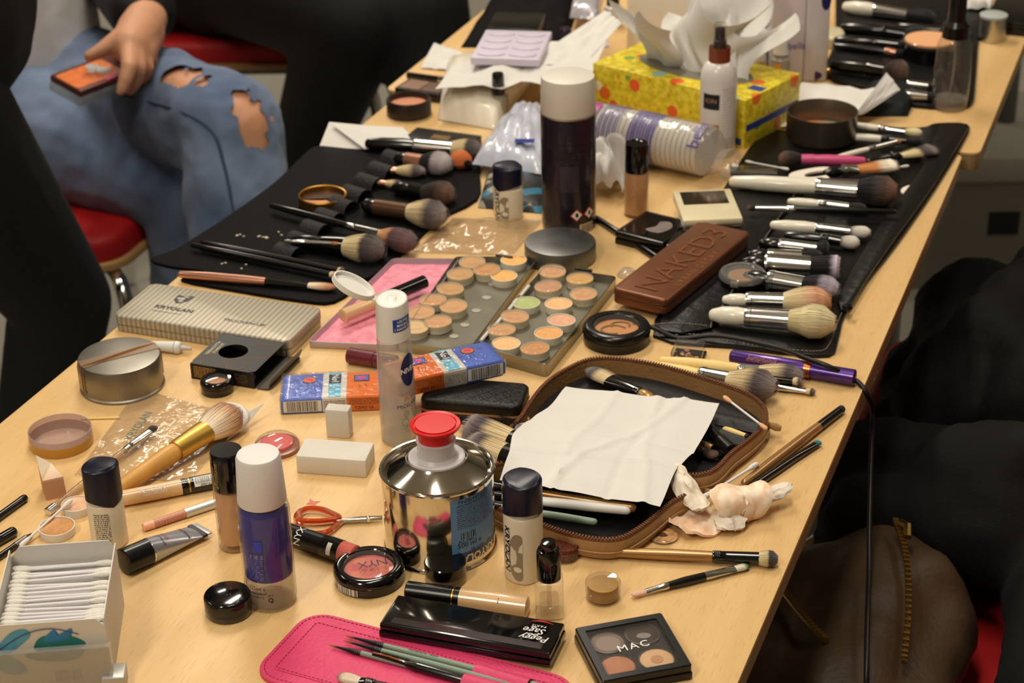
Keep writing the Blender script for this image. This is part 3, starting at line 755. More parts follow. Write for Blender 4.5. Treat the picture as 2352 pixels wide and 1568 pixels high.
def leather_bag():
    loc = Vector((-0.205, 1.405, sz)); t = thing('handbag', 'soft brown leather bag with brass zips on a red chair', 'bag', loc)
    mb = MB()
    for a, b_, ra, rb in [((-0.065, -0.10, 0.05), (-0.06, 0.06, 0.05), 0.05, 0.05), ((0.0, -0.12, 0.06), (0.0, 0.07, 0.065), 0.058, 0.062), ((0.045, -0.11, 0.05), (0.04, 0.05, 0.05), 0.05, 0.05), ((-0.05, 0.05, 0.055), (0.03, 0.06, 0.07), 0.05, 0.05)]:
        capsule(mb, a, b_, ra, rb)
    o = fuse(mb.build('body', M_BROWNL, t), 0.009, 6)
    tx = bpy.data.textures.new('bag_folds', 'CLOUDS'); tx.noise_scale = 0.09; d = o.modifiers.new('folds', 'DISPLACE'); d.texture = tx; d.strength = 0.02; d.mid_level = 0.6
    mz = mat('brass_zip', (168, 138, 74), 0.3, metal=1.0)
    def zipline(pts, nm):
        z = MB(); P = smooth_open(pts, 10)
        z.tube(P, 0.0028, 6)
        for i in range(0, len(P) - 1, 1): z.M = tr(*P[i]); z.box(-0.0026, 0.0026, -0.0012, 0.0012, 0.001, 0.0036)
        z.build(nm, mz, t)
    zipline([(0.005, 0.075, 0.135), (0.022, 0.03, 0.132), (0.036, -0.03, 0.122), (0.045, -0.10, 0.112)], 'zip')
    zipline([(-0.095, 0.02, 0.088), (-0.075, -0.02, 0.104), (-0.05, -0.06, 0.112), (-0.02, -0.10, 0.118)], 'zip')
    MB().tube([(0.010, 0.07, 0.138), (0.018, 0.06, 0.142), (0.02, 0.05, 0.137)], 0.004, 8).build('zip_pull', mz, t)
leather_bag()
# ================================================================ builders for small things
def lay(name, label, cat, A, B, zA, zB=None, group=None):
    zB = zA if zB is None else zB
    a, b = T(A[0], A[1], zA), T(B[0], B[1], zB)
    t = thing(name, label, cat, M=frame(a, b), group=group)
    return t, (b - a).length
def rod(t, name, x0, x1, r0, r1, m, e0=0.0, e1=0.0, n=20, sy=1.0, mid=None):
    """turned piece along x, ends rounded by e0 / e1; mid = [(x, r)] in between"""
    pr = []
    if e0: pr += [(0, x0), (r0 * 0.55, x0 + e0 * 0.12), (r0 * 0.86, x0 + e0 * 0.45), (r0, x0 + e0)]
    else: pr += [(0, x0), (r0, x0)]
    for x, r in (mid or []): pr.append((r, x))
    if e1: pr += [(r1, x1 - e1), (r1 * 0.86, x1 - e1 * 0.45), (r1 * 0.55, x1 - e1 * 0.12), (0, x1)]
    else: pr += [(r1, x1), (0, x1)]
    mb = MB(); mb.lathe(pr, n, 'X', sy)
    return mb.build(name, m, t)
def bristles(t, x0, L, r0, rm, m, shape='dome', flat=1.0, n=260, name='bristles'):
    def rad(u):
        if shape == 'dome':
            a = r0 + (rm - r0) * math.sin(min(u / 0.62, 1) * PI / 2)
            return a if u < 0.62 else max(1e-4, a * math.sqrt(max(0, 1 - ((u - 0.62) / 0.39) ** 2)))
        if shape == 'flat': return r0 + (rm - r0) * u ** 0.8 if u < 0.93 else (r0 + (rm - r0) * u) * (1 - 0.35 * ((u - 0.93) / 0.07) ** 2)
        if shape == 'ball':
            return max(1e-4, rm * math.sqrt(max(0, 1 - ((u - 0.55) / 0.46) ** 2))) if u > 0.2 else r0 + (rm * math.sqrt(max(0, 1 - (0.35 / 0.46) ** 2)) - r0) * (u / 0.2)
        return max(1e-4, r0 + (rm - r0) * math.sin(min(u / 0.3, 1) * PI / 2) if u < 0.3 else rm * (1 - ((u - 0.3) / 0.7) ** 1.6))
    mb = MB(); K = 14
    mb.lathe([(0, x0)] + [(rad(i / K) * 0.95, x0 + L * i / K * 0.98) for i in range(K + 1)] + [(0, x0 + L * 0.985)], 28, 'X', flat)
    w = rm * 0.020 + 0.00012
    for i in range(n):
        th = random.uniform(0, 2 * PI); rho = random.uniform(0.75, 1.0) ** 0.5; dl = random.uniform(0.92, 1.03); jt = random.gauss(0, 0.05)
        pts = []
        for k in range(5):
            u = k / 4 * 0.96; rr = (rad(u) if k < 4 else rad(u) * 0.9) * rho * 1.03; a = th + jt * u * 0.5
            pts.append(Vector((x0 + L * k / 4 * dl, rr * math.cos(a), flat * rr * math.sin(a))))
        vs = []; fs = []
        for k, p in enumerate(pts):
            ww = w * (1 - 0.85 * k / 4); tn = Vector((0, -math.sin(th), math.cos(th)))
            vs += [p - tn * ww, p + tn * ww]
        for k in range(4): fs.append((2 * k, 2 * k + 1, 2 * k + 3, 2 * k + 2))
        mb.add(vs, fs)
    return mb.build(name, m, t, 60)
HR = {
 'duo': ramp_mat('hair_cream_grey', [(0.0, (226, 206, 160)), (0.42, (216, 194, 150)), (0.62, (92, 80, 84)), (0.82, (120, 108, 108)), (1.0, (178, 166, 160))]),
 'duod': ramp_mat('hair_cream_dark', [(0.0, (222, 204, 158)), (0.45, (214, 196, 150)), (0.55, (70, 62, 62)), (0.75, (96, 86, 86)), (1.0, (130, 118, 112))]),
 'peach': ramp_mat('hair_peach_brown', [(0.0, (246, 232, 210)), (0.3, (240, 216, 184)), (0.65, (206, 158, 118)), (0.9, (176, 122, 96)), (1.0, (140, 100, 88))]),
 'cream': ramp_mat('hair_cream', [(0.0, (206, 190, 140)), (0.4, (226, 212, 164)), (1.0, (236, 224, 186))]),
 'black': ramp_mat('hair_black', [(0.0, (12, 11, 12)), (0.8, (24, 22, 24)), (1.0, (60, 56, 62))]),
 'lilac': ramp_mat('hair_black_white', [(0.0, (14, 13, 16)), (0.42, (26, 24, 30)), (0.58, (150, 142, 156)), (1.0, (206, 198, 208))]),
 'brown': ramp_mat('hair_brown', [(0.0, (24, 16, 14)), (0.5, (52, 36, 30)), (1.0, (120, 88, 70))]),
 'dkpink': ramp_mat('hair_peach_purple', [(0.0, (216, 160, 110)), (0.3, (206, 146, 100)), (0.42, (88, 64, 66)), (0.8, (116, 86, 88)), (1.0, (128, 100, 98))]),
 'white': ramp_mat('hair_white', [(0.0, (40, 38, 36)), (0.25, (210, 204, 194)), (1.0, (236, 232, 222))]),
 'orange': ramp_mat('hair_orange', [(0.0, (150, 90, 40)), (0.6, (196, 126, 60)), (1.0, (120, 70, 36))]),
 'used': ramp_mat('hair_white_orange', [(0.0, (204, 128, 70)), (0.45, (220, 150, 90)), (0.6, (238, 226, 204)), (1.0, (240, 232, 214))]),
 'teal': ramp_mat('hair_teal', [(0.0, (20, 90, 104)), (1.0, (40, 140, 150))]),
 'green': ramp_mat('hair_white_green', [(0.0, (228, 222, 208)), (0.55, (214, 212, 186)), (0.8, (86, 120, 52)), (1.0, (50, 80, 36))]),
}
M_FERB = mat('ferrule_black', (10, 10, 11), 0.14, coat=0.5)
M_FERS = mat('ferrule_silver', (205, 204, 200), 0.16, metal=1.0)
M_HGOLD = mat('handle_bronze', (168, 128, 78), 0.32, metal=0.55, coat=0.2)
M_HBLK = mat('handle_black', (14, 13, 13), 0.22, coat=0.4)
M_HWHT = mat('handle_white', (232, 226, 208), 0.3, coat=0.3)
M_HYEL = mat('handle_pale_wood', (236, 206, 132), 0.45, var=0.05, vscale=60)
M_HGRN = mat('handle_sage', (128, 150, 132), 0.4)
M_ROSE = mat('rose_gold', (206, 150, 128), 0.28, metal=0.8)
def brush(label, A, B, z, hm, fm, hair, fh, ff, hr, fr, br, shape='dome', flat=1.0, zB=None, fr2=None, group=None, n=220, fflat=None, bands=True, hshape=None):
    """handle to fraction fh of the length, ferrule to ff, bristles to the tip"""
    t, L = lay('makeup_brush', label, 'brush', A, B, z, zB, group)
    fr2 = fr if fr2 is None else fr2; ffl = flat if fflat is None else fflat
    x1, x2 = L * fh, L * ff
    if fh > 0: rod(t, 'handle', 0, x1, hr * 0.72, hr * 0.86, hm, hr * 0.7, 0, 16, mid=hshape or [(L * fh * 0.35, hr * 0.95), (L * fh * 0.75, hr)])
    mb = MB(); K = 6
    pr = [(0, x1 - 0.0006), (fr * 0.98, x1 - 0.0006)]
    if bands:
        for i in range(3):
            xx = x1 + 0.0012 + i * 0.0016; pr += [(fr, xx), (fr * 1.06, xx + 0.0004), (fr * 1.06, xx + 0.0008), (fr, xx + 0.0012)]
    x3 = pr[-1][1]
    rs = [(r, x, 1.0) for r, x in pr] + [(fr + (fr2 - fr) * i / K, x3 + (x2 - x3) * i / K, 1 + (ffl - 1) * i / K) for i in range(1, K + 1)]
    rings = [[(x, r * math.cos(2 * PI * j / 20), r * k * math.sin(2 * PI * j / 20)) for j in range(20)] for r, x, k in rs if r > 0]
    mb.rings(rings); mb.build('ferrule', fm, t)
    bristles(t, x2 - 0.001, L - x2 + 0.001, fr2 * 0.94, br, HR[hair] if isinstance(hair, str) else hair, shape, flat, n)
    return t
M_COTTON = mat('cotton', (228, 224, 216), 0.95, bump=0.5, bscale=600)
M_SWABST = mat('swab_stick', (226, 223, 225), 0.45)
SWAB = {}
def swab(label, A, B, z, zB=None, group=None, tipm=None, M=None):
    if M is None:
        t, L = lay('cotton_swab', label, 'cotton swab', A, B, z, zB, group)
    else: t = thing('cotton_swab', label, 'cotton swab', M=M, group=group); L = 0.072
    if 'stick' not in SWAB:
        k = MB(); k.lathe([(0, 0.004), (0.00115, 0.004), (0.00115, 0.068), (0, 0.068)], 8, 'X'); SWAB['stick'] = k.mesh('stick'); SWAB['stick'].materials.append(M_SWABST)
        k = MB(); k.lathe([(0, 0.0), (0.0014, 0.0004), (0.0022, 0.002), (0.0024, 0.005), (0.0021, 0.009), (0.0013, 0.0135), (0.0011, 0.014)], 10, 'X'); SWAB['tip'] = k.mesh('cotton_tip'); SWAB['tip'].materials.append(M_COTTON)
    s = L / 0.072
    a = link('stick', SWAB['stick'], t); b = link('cotton_tip', SWAB['tip'], t); c = link('cotton_tip', SWAB['tip'], t)
    c.location = (0.072, 0, 0); c.rotation_euler = (0, 0, PI)
    if tipm:
        me = SWAB['tip'].copy(); me.materials.clear(); me.materials.append(tipm); b.data = me; c.data = me
    t.scale = (s, s, s) if M is None else (1, 1, 1)
    return t
def pan(label, px, py, z, r, h, m, lid=None, tilt=(0, 0), group=None, cup=M_WHITE, name='makeup_pan', cat='make-up pan', dish=0.0, stuffed=None):
    t = thing(name, label, cat, T(px, py, z), random.uniform(0, 6), group)
    t.rotation_euler = (tilt[0], tilt[1], t.rotation_euler.z)
    k = MB(); k.lathe([(0, 0), (r * 0.93, 0), (r * 0.96, h * 0.1), (r, h * 0.9), (r, h), (r * 0.95, h), (r * 0.94, h * 0.75), (0, h * 0.74)], 32); cp = k.build('cup', cup, t)
    k = MB(); k.lathe([(0, h * 0.76), (r * 0.94, h * 0.76), (r * 0.935, h * 0.9), (r * 0.7, h * (0.93 - dish)), (r * 0.35, h * (0.9 - 1.6 * dish)), (0, h * (0.9 - 2 * dish))], 28)
    for i, p in enumerate(k.v):
        if p[2] > h * 0.78 and p[0] ** 2 + p[1] ** 2 < (r * 0.9) ** 2: k.v[i] = (p[0], p[1], min(h * 0.96, p[2] + random.uniform(-0.05, 0.05) * h))
    k.build('product', m, cp)
    if lid:
        k = MB(); k.lathe([(r * 1.03, h * 0.45), (r * 1.03, h * 1.12), (r * 0.97, h * 1.22), (r * 0.62, h * 1.22), (r * 0.58, h * 1.08), (r * 0.36, h * 1.05), (r * 0.33, h * 1.15), (0, h * 1.15)], 32); k.build('clear_lid', lid, t)
    return t
def boxed(name, label, cat, BL, BR, TL, ztop, h, group=None):
    """root of a flat box whose top corners are seen at three photo points; returns thing, length, depth"""
    a, b, c = T(BL[0], BL[1], ztop), T(BR[0], BR[1], ztop), T(TL[0], TL[1], ztop)
    t = thing(name, label, cat, (a.x, a.y, TH + ztop - h), math.atan2(b.y - a.y, b.x - a.x), group)
    x = (b - a).normalized(); y = Vector((-x.y, x.x, 0))
    return t, (b - a).length, (c - a).dot(y)

# ================================================================ cotton swab box, lower left
def swab_box():
    zt = 0.055
    fl, fr_, bl, br_ = T(-8, 1420, zt), T(226, 1411, zt), T(40, 1262, zt), T(266, 1246, zt)
    x = (br_ - bl).normalized(); y = Vector((-x.y, x.x, 0)); Wd = 0.0765; Dp = (bl - fl).dot(y) ; Dp = 0.094
    o = br_ - x * Wd - y * Dp; t = thing('cotton_swab_box', 'open white card box full of cotton swabs with teal leaf print', 'box', (o.x, o.y, TH), math.atan2(x.y, x.x))
    mc = mat('white_card', (212, 208, 200), 0.6, var=0.02); th = 0.0009
    MB().box(0, Wd, 0, Dp, 0, th).build('bottom', mc, t)
    MB().box(0, th, 0, Dp, th, zt).build('side_wall', mc, t); MB().box(Wd - th, Wd, 0, Dp, th, zt).build('side_wall', mc, t)
    k = MB(); k.M = tr(0, Dp, 0) @ rot('X', PI / 2); k.prism([(th, th), (Wd - th, th), (Wd - th, zt - 0.004), (Wd - 0.005, zt + 0.003), (0.008, zt + 0.003), (th, zt - 0.006)], 0, th); k.build('back_wall', mc, t)
    k = MB(); k.M = tr(0, th, 0) @ rot('X', PI / 2); k.prism([(th, th), (Wd - th, th), (Wd - th, zt - 0.006), (Wd - 0.006, zt), (th, zt)], 0, th); fw = k.build('front_wall', mc, t)
    def leaf(pts, nm, colr, z=0.0):
        k = MB(); k.M = rot('X', PI / 2); s = smooth_closed(pts, 4); c = [sum(p[i] for p in s) / len(s) for i in (0, 1)]
        k.add([(c[0], c[1], 0.0004 + z)] + [(a, b, 0.0004 + z) for a, b in s], [(0, i + 1, (i + 1) % len(s) + 1) for i in range(len(s))]); k.build('leaf_print', mat(nm, colr, 0.5, var=0.25, vscale=60), fw, 0)
    leaf([(0.0, 0.034), (0.012, 0.048), (0.022, 0.051), (0.026, 0.046), (0.018, 0.038), (0.006, 0.030)], 'leaf_blue', (78, 150, 180))
    leaf([(0.027, 0.036), (0.034, 0.044), (0.052, 0.043), (0.062, 0.035), (0.045, 0.032), (0.030, 0.032)], 'leaf_teal', (24, 116, 112), 0.0001)
    leaf([(0.034, 0.040), (0.042, 0.049), (0.044, 0.044), (0.054, 0.049), (0.050, 0.040)], 'leaf_azure', (40, 116, 168), 0.0002)
    leaf([(0.020, 0.030), (0.030, 0.024), (0.052, 0.023), (0.060, 0.031), (0.040, 0.033)], 'leaf_grey', (110, 140, 158), 0.0003)
    leaf([(0.002, 0.028), (0.010, 0.030), (0.020, 0.018), (0.012, 0.014), (0.002, 0.018)], 'leaf_blue', (78, 150, 180), 0.0003)
    k = MB(); pts = smooth_open([(0.004, -0.0006, 0.036), (0.022, -0.0006, 0.047), (0.040, -0.0006, 0.050), (0.058, -0.0006, 0.044)], 6); k.tube(pts, 0.00035, 5); k.build('line_print', mat('navy_line', (60, 70, 120), 0.5), fw)
    k = MB(); k.M = tr(0.047, -0.0007, 0.010) @ rot('X', PI / 2); v, f = patch2d(0.018, 0.008); k.add([(a, b, 0) for a, b in v], f); k.build('bar_code', bars_mat('bars_lilac', (214, 200, 200), (130, 120, 150), 2600, 'X', 0.5), fw, 0)
    # clear plastic lid standing in front
    l = MB(); zl = 0.036
    l.box(-0.002, Wd + 0.002, -0.0075, -0.0067, 0.0, zl).box(-0.002, -0.0012, -0.0067, 0, 0, zl).box(Wd + 0.0012, Wd + 0.002, -0.0067, 0, 0, zl).box(-0.0012, Wd + 0.0012, -0.0067, -0.002, zl - 0.0008, zl)
    l.build('clear_lid', M_CLEARW, t)
    # the swabs, layer on layer
    M0 = tr(o.x, o.y, TH) @ rot('Z', math.atan2(x.y, x.x))
    rows = 17
    for lay_ in range(2):
        for i in range(rows):
            yy = 0.0065 + (Dp - 0.013) * (i + 0.5 * lay_ * (i < rows - 1)) / (rows - 1); z = 0.0385 + lay_ * 0.0042 + random.uniform(0, 0.0008) - 0.004 * (i / rows) * 0
            if lay_ == 0 and False: continue
            swab('white cotton swab lying in the open card box', None, None, 0, group='cotton swabs in the card box', M=M0 @ tr(0.0022 + random.uniform(-0.001, 0.0012), yy, z) @ rot('Z', random.gauss(0, 0.035)))
    MB().box(0.0015, Wd - 0.0015, 0.0015, Dp - 0.0015, th, 0.0352).build('swab_filling', M_COTTON, t)
swab_box()

# ================================================================ pencils and bits at the left rim
def pencil(name, label, cat, A, B, r, segs, zz=None):
    t, L = lay(name, label, cat, A, B, r if zz is None else zz)
    for nm, a, b, r0, r1, m, e0, e1 in segs: rod(t, nm, L * a, L * b, r * r0, r * r1, m, r * e0, r * e1, 18)
    return t
pencil('eye_pencil', 'slim black eye pencil pointing at the used wedge sponge', 'pencil', (-60, 1228), (61, 1140), 0.0032, [('barrel', 0, 0.9, 1, 1, M_HBLK, 0.6, 0), ('cap', 0.9, 1, 1.05, 1.0, M_BLACKP, 0, 0.9)])
pencil('mascara', 'fat glossy black make-up tube between the eye pencil and the swab box', 'mascara', (-90, 1290), (37, 1217), 0.0042, [('barrel', 0, 0.55, 1, 1, M_BLACKG, 0.6, 0), ('cap', 0.551, 1, 1.02, 1.02, M_BLACKG, 0, 0.8)])
t = pencil('eye_pencil', 'thin dark pencil with white lettering and brown tip, beside a cotton swab', 'pencil', (-70, 1325), (74, 1226), 0.0026, [('barrel', 0, 0.72, 1, 1, M_HBLK, 0.6, 0), ('sleeve', 0.72, 0.9, 1.08, 1.08, mat('dark_silver', (120, 112, 104), 0.3, metal=0.7), 0, 0), ('tip', 0.9, 1, 1, 0.6, mat('brown_tip', (70, 44, 34), 0.5), 0, 0.9)])
swab('used cotton swab leaning over the round pans next to the swab box', (46, 1254), (165, 1147), 0.004, 0.011)
M_TAN = mat('cream_tan', (198, 142, 84), 0.45, var=0.14, vscale=90, bump=0.8, bscale=120)
M_BEIGE = mat('cream_beige', (222, 176, 140), 0.45, var=0.1, vscale=90, bump=0.6, bscale=120)
pan('open round pan of tan cream foundation in front of the swab', 133, 1226, 0, 0.0142, 0.0075, M_TAN, dish=0.12)
pan('open round pan of pink beige cream with white rim beside the off-white bottle', 178, 1174, 0, 0.0122, 0.0075, M_BEIGE, dish=0.1)
# wedge sponge
w = MB(); FL, FR, = Vector((0, 0, 0)), Vector((0.0165, 0, 0))
w.add([(0, 0, 0), (0.0165, 0, 0), (0.0165, 0.02, 0), (0, 0.02, 0), (-0.0008, 0.0, 0.019), (0.0158, 0, 0.0192), (0.010, 0.02, 0.022), (-0.001, 0.019, 0.033)], [(3, 2, 1, 0), (0, 1, 5, 4), (1, 2, 6, 5), (2, 3, 7, 6), (3, 0, 4, 7), (4, 5, 6, 7)])
m = bpy.data.materials.new('stained_sponge'); m.use_nodes = True; nt = m.node_tree; b = nt.nodes['Principled BSDF']; b.inputs['Roughness'].default_value = 0.95
tc = node(nt, 'ShaderNodeTexCoord'); sp = node(nt, 'ShaderNodeSeparateXYZ'); nt.links.new(tc.outputs['Object'], sp.inputs[0]); cr = node(nt, 'ShaderNodeValToRGB')
mm = node(nt, 'ShaderNodeMath', operation='MULTIPLY'); mm.inputs[1].default_value = 30; nt.links.new(sp.outputs['Z'], mm.inputs[0]); nt.links.new(mm.outputs[0], cr.inputs[0])
e = cr.color_ramp.elements; e[0].position = 0.50; e[0].color = lin((196, 146, 110)); e[1].position = 0.68; e[1].color = lin((240, 222, 198)); nt.links.new(cr.outputs[0], b.inputs['Base Color'])
one('wedge_sponge', 'used white wedge sponge stained with foundation standing by the clear lid', 'sponge', w, m, T(107, 1150), ang((107, 1150), (149, 1141)), smooth=0)
# clear lid with golden skirt
t = thing('jar_lid', 'upturned clear round lid with golden yellow skirt by the wedge sponge', 'lid', T(142, 1018))
r = 0.0268
MB().lathe([(0, 0.0005), (r * 0.93, 0.0005), (r * 0.955, 0.0015), (r * 0.965, 0.0145), (r, 0.0145), (r, 0.009)], 48).build('clear_wall', film('lilac_plastic', (240, 228, 230), 0.86, 0.1, 0.22), t)
MB().lathe([(r * 0.94, 0.0), (r * 0.99, 0.0005), (r * 1.005, 0.002), (r * 1.005, 0.0088), (r * 0.972, 0.0088), (r * 0.96, 0.0005)], 48).build('golden_skirt', film('gold_skirt', (232, 176, 72), 0.6, 0.2, 0.6), t)
one('wooden_pick', 'thin wooden pick pointing at the clear bag', 'toothpick', MB().tube([(0, 0, 0.0011), (0.034, 0, 0.0011)], 0.0010, 8), M_HYEL, T(186, 964), ang((186, 964), (285, 961)))

# ================================================================ tall bottles
def outline_scaled(o, k): return [(x * k, y * k) for x, y in o]
def lens_bottle(label, bx, by, top, rz, f, L=0.0345, wd=0.030, face_s=None, capname=None, textside=1, txt_on=True):
    h = hgt(bx, by, top); o = lens(L, wd, 12)
    o = inset(outline_scaled(o, 1.0), 0.0); t = thing('foundation_bottle', label, 'bottle', T(bx, by), rz)
    mbody = mat('bottle_offwhite', (226, 216, 192), 0.4, coat=0.2)
    MB().prism(outline_scaled(o, 0.985), 0, h * f, 0.002, 0.0015, 3).build('body', mbody, t)
    MB().prism(outline_scaled(o, 0.9), h * f, h * f + 0.0035, 0).build('collar', mat('clear_collar', (200, 198, 190), 0.2), t)
    # cap with lower lip that dips on the broad faces
    oc = outline_scaled(o, 1.0); n = len(oc); rs = []
    dip = [0.006 * (1 - abs(x) / (L / 2)) - 0.004 for x, y in oc]
    rs.append([(x * 0.9, y * 0.9, h * f - d) for (x, y), d in zip(oc, dip)]); rs.append([(x, y, h * f - d) for (x, y), d in zip(oc, dip)])
    rs.append([(x * 0.985, y * 0.985, h * 0.965) for x, y in oc])
    for k in range(1, 4):
        a = k / 3 * PI / 2; ins = inset(outline_scaled(o, 0.985), 0.0022 * (1 - math.cos(a))); rs.append([(x, y, h * 0.965 + h * 0.02 * math.sin(a) + 0.0016 * (1 - abs(x) / (L / 2)) * (k == 3)) for x, y in ins])
    cm = MB(); cm.rings(rs, False, True); cm.build('cap', M_NAVY, t)
    ob = outline_scaled(o, 0.985)
    mt = mat('face_grey', (148, 134, 112), 0.5)
    s0 = s_at(ob, face_s if face_s is not None else 0)
    if txt_on:
        wrap(t, text2d('KRYOLAN', 0.0085, bold=0.02), M_NAVY, ob, s0 - textside * 0.0085, h * f * 0.5, vertical=-1, off=0.0003)
        # half of a face: grey oval cut by the bottle's edge, pale eye and mouth
        v, fc = disc2d(0.0085, h * f * 0.36, 26); v = [(min(x, 0.0035), y) for x, y in v]
        wrap(t, (v, fc), mt, ob, s0 + textside * 0.002, h * f * 0.42, name='face_print', off=0.0003)
        wrap(t, disc2d(0.0034, 0.0024, 12), mbody, ob, s0 + textside * 0.0015, h * f * 0.24, name='face_highlight', off=0.0005)
        wrap(t, ([(0.0002, -0.004), (0.0038, -0.0045), (0.0038, 0.0045), (0.0012, 0.001)], [(0, 1, 2, 3)]), mbody, ob, s0 + textside * 0.002, h * f * 0.58, name='face_highlight', off=0.0005)
    return t, ob, h
t, ob, h = lens_bottle('off-white bottle with navy cap and grey face print beside the steel can', 1204, 1316, 1094, FRONT + 0.10, 0.67, face_s=-0.62)
t, ob, h = lens_bottle('off-white bottle with navy cap showing its lettered back, beside the cotton swab box', 254, 1246, 1064, FRONT - 0.85, 0.56, 0.0305, 0.0265, txt_on=False)
wrap(t, patch2d(0.012, 0.030), bars_mat('small_print_navy', (214, 204, 180), (96, 92, 96), 1500, 'Y', 0.47, 0.5, 560, 'Z', 0.45), ob, s_at(ob, 0.75), 0.019, off=0.0003, name='small_print')

def round_bottle(name, label, cat, bx, by, top, rz=0.0): 
    h = hgt(bx, by, top); return thing(name, label, cat, T(bx, by), rz), h
# foundation bottle behind the blue one
t, h = round_bottle('foundation_bottle', 'glass foundation bottle with tall black cap behind the blue two-phase bottle', 'bottle', 541, 1252, 1032, FRONT)
rb = 0.0128
MB().lathe([(0, 0.0), (rb * 0.9, 0.0), (rb, 0.002), (rb, h * 0.60), (rb * 0.93, h * 0.62), (rb * 0.8, h * 0.63)], 40).build('glass', M_CLEAR, t)
MB().lathe([(0, 0.006), (rb * 0.85, 0.006), (rb * 0.9, 0.008), (rb * 0.9, h * 0.59), (rb * 0.78, h * 0.625), (0, h * 0.625)], 36).build('foundation', mat('foundation_beige', (222, 172, 124), 0.3, coat=0.3), t)
MB().lathe([(0, h * 0.627), (rb * 0.98, h * 0.627), (rb * 1.0, h * 0.64), (rb * 0.98, h * 0.985), (rb * 0.93, h), (0, h)], 40).build('cap', M_BLACKG, t)
oc = ell(rb, rb, 40); wrap(t, text2d('affinitone', 0.006), mat('gold_ink', (180, 150, 96), 0.4), oc, s_at(oc, -0.7), h * 0.80, vertical=1)
# blue two-phase bottle
def blue_bottle():
    t, h = round_bottle('makeup_remover_bottle', 'clear bottle of blue and clear two-phase remover with frosted white cap', 'bottle', 624, 1376, 1040, FRONT)
    r = 0.0192
    MB().lathe([(0, 0.0016), (r * 0.8, 0.0016), (r * 0.86, 0), (r * 0.93, 0.0005), (r, 0.006), (r, h * 0.64), (r * 0.93, h * 0.68), (r * 0.82, h * 0.70), (r * 0.8, h * 0.72)], 48).build('bottle', M_CLEAR, t)
    MB().lathe([(0, 0.003), (r * 0.86, 0.003), (r * 0.92, 0.008), (r * 0.92, h * 0.205), (0, h * 0.205)], 40).build('clear_liquid', film('water_clear', (236, 232, 230), 0.98, 0.02, 0.12), t)
    MB().lathe([(0, h * 0.207), (r * 0.92, h * 0.207), (r * 0.93, h * 0.30), (r * 0.93, h * 0.62), (r * 0.85, h * 0.665), (r * 0.7, h * 0.68), (0, h * 0.68)], 40).build('blue_liquid', mat('blue_liquid', (38, 38, 150), 0.25, spec=0.3), t)
    MB().lathe([(0, h * 0.69), (r * 0.92, h * 0.69), (r * 0.93, h * 0.70), (r * 0.84, h * 0.975), (r * 0.78, h * 0.995), (r * 0.6, h), (0, h * 0.998)], 48).build('cap', mat('frosted_cap', (222, 220, 218), 0.45, sss=0.3), t)
    o = ell(r, r, 48); s0 = s_at(o, -0.45)
    wrap(t, patch2d(0.013, 0.022), bars_mat('print_on_blue', (40, 44, 132), (96, 104, 170), 1500, 'X', 0.5, 0.3, 620, 'Z', 0.5), o, s0, h * 0.32, name='small_print')
    wrap(t, patch2d(0.012, 0.0035), mat('print_grey_bar', (110, 112, 160), 0.4), o, s0 + 0.001, h * 0.395, name='label_bar')
    wrap(t, patch2d(0.006, 0.009), mat('print_blue_bar', (40, 60, 190), 0.3), o, s0 + 0.004, h * 0.465, name='label_bar')
    wrap(t, text2d('125ml e', 0.0042), M_NAVY, o, s0, h * 0.175); wrap(t, text2d('Beiersdorf', 0.0034, bold=0.02), M_NAVY, o, s0, h * 0.142); wrap(t, text2d('Hamburg', 0.0028), M_NAVY, o, s0, h * 0.118); wrap(t, text2d('PET', 0.0026), M_NAVY, o, s0 + 0.010, h * 0.128)
    wrap(t, text2d('Q', 0.005, bold=0.03), M_NAVY, o, s0 + 0.010, h * 0.098)
blue_bottle()
# black jar in front of it
t, h = round_bottle('cosmetic_jar', 'small round glossy black jar at the foot of the blue two-phase bottle', 'jar', 526, 1404, 1362)
MB().lathe([(0, 0), (0.0166, 0), (0.0172, 0.001), (0.0172, h * 0.3), (0, h * 0.3)], 40).build('jar', mat('dark_glass', (40, 32, 26), 0.1, coat=0.6), t)
MB().lathe([(0, h * 0.3), (0.0174, h * 0.3), (0.0174, h * 0.9), (0.0166, h * 0.975), (0.0158, h), (0, h * 0.985)], 44).build('lid', M_BLACKG, t)
# pink blusher with clear dome
t = thing('blusher', 'round pink blusher under a clear domed lid beside the white sponge', 'blusher', T(637, 1030))
MB().lathe([(0, 0), (0.0185, 0), (0.0192, 0.0015), (0.0192, 0.004), (0.017, 0.0045), (0, 0.0045)], 44).build('base', film('rose_base', (214, 140, 120), 0.6, 0.2, 0.5), t)
MB().lathe([(0, 0.0045), (0.0142, 0.0045), (0.0138, 0.007), (0.008, 0.0086), (0, 0.009)], 36).build('powder', mat('pink_powder', (232, 106, 108), 0.5), t)
MB().lathe([(0.0192, 0.004), (0.0186, 0.0065), (0.0165, 0.009), (0.012, 0.0118), (0.006, 0.0132), (0, 0.0136)], 44).build('dome', M_CLEAR, t)

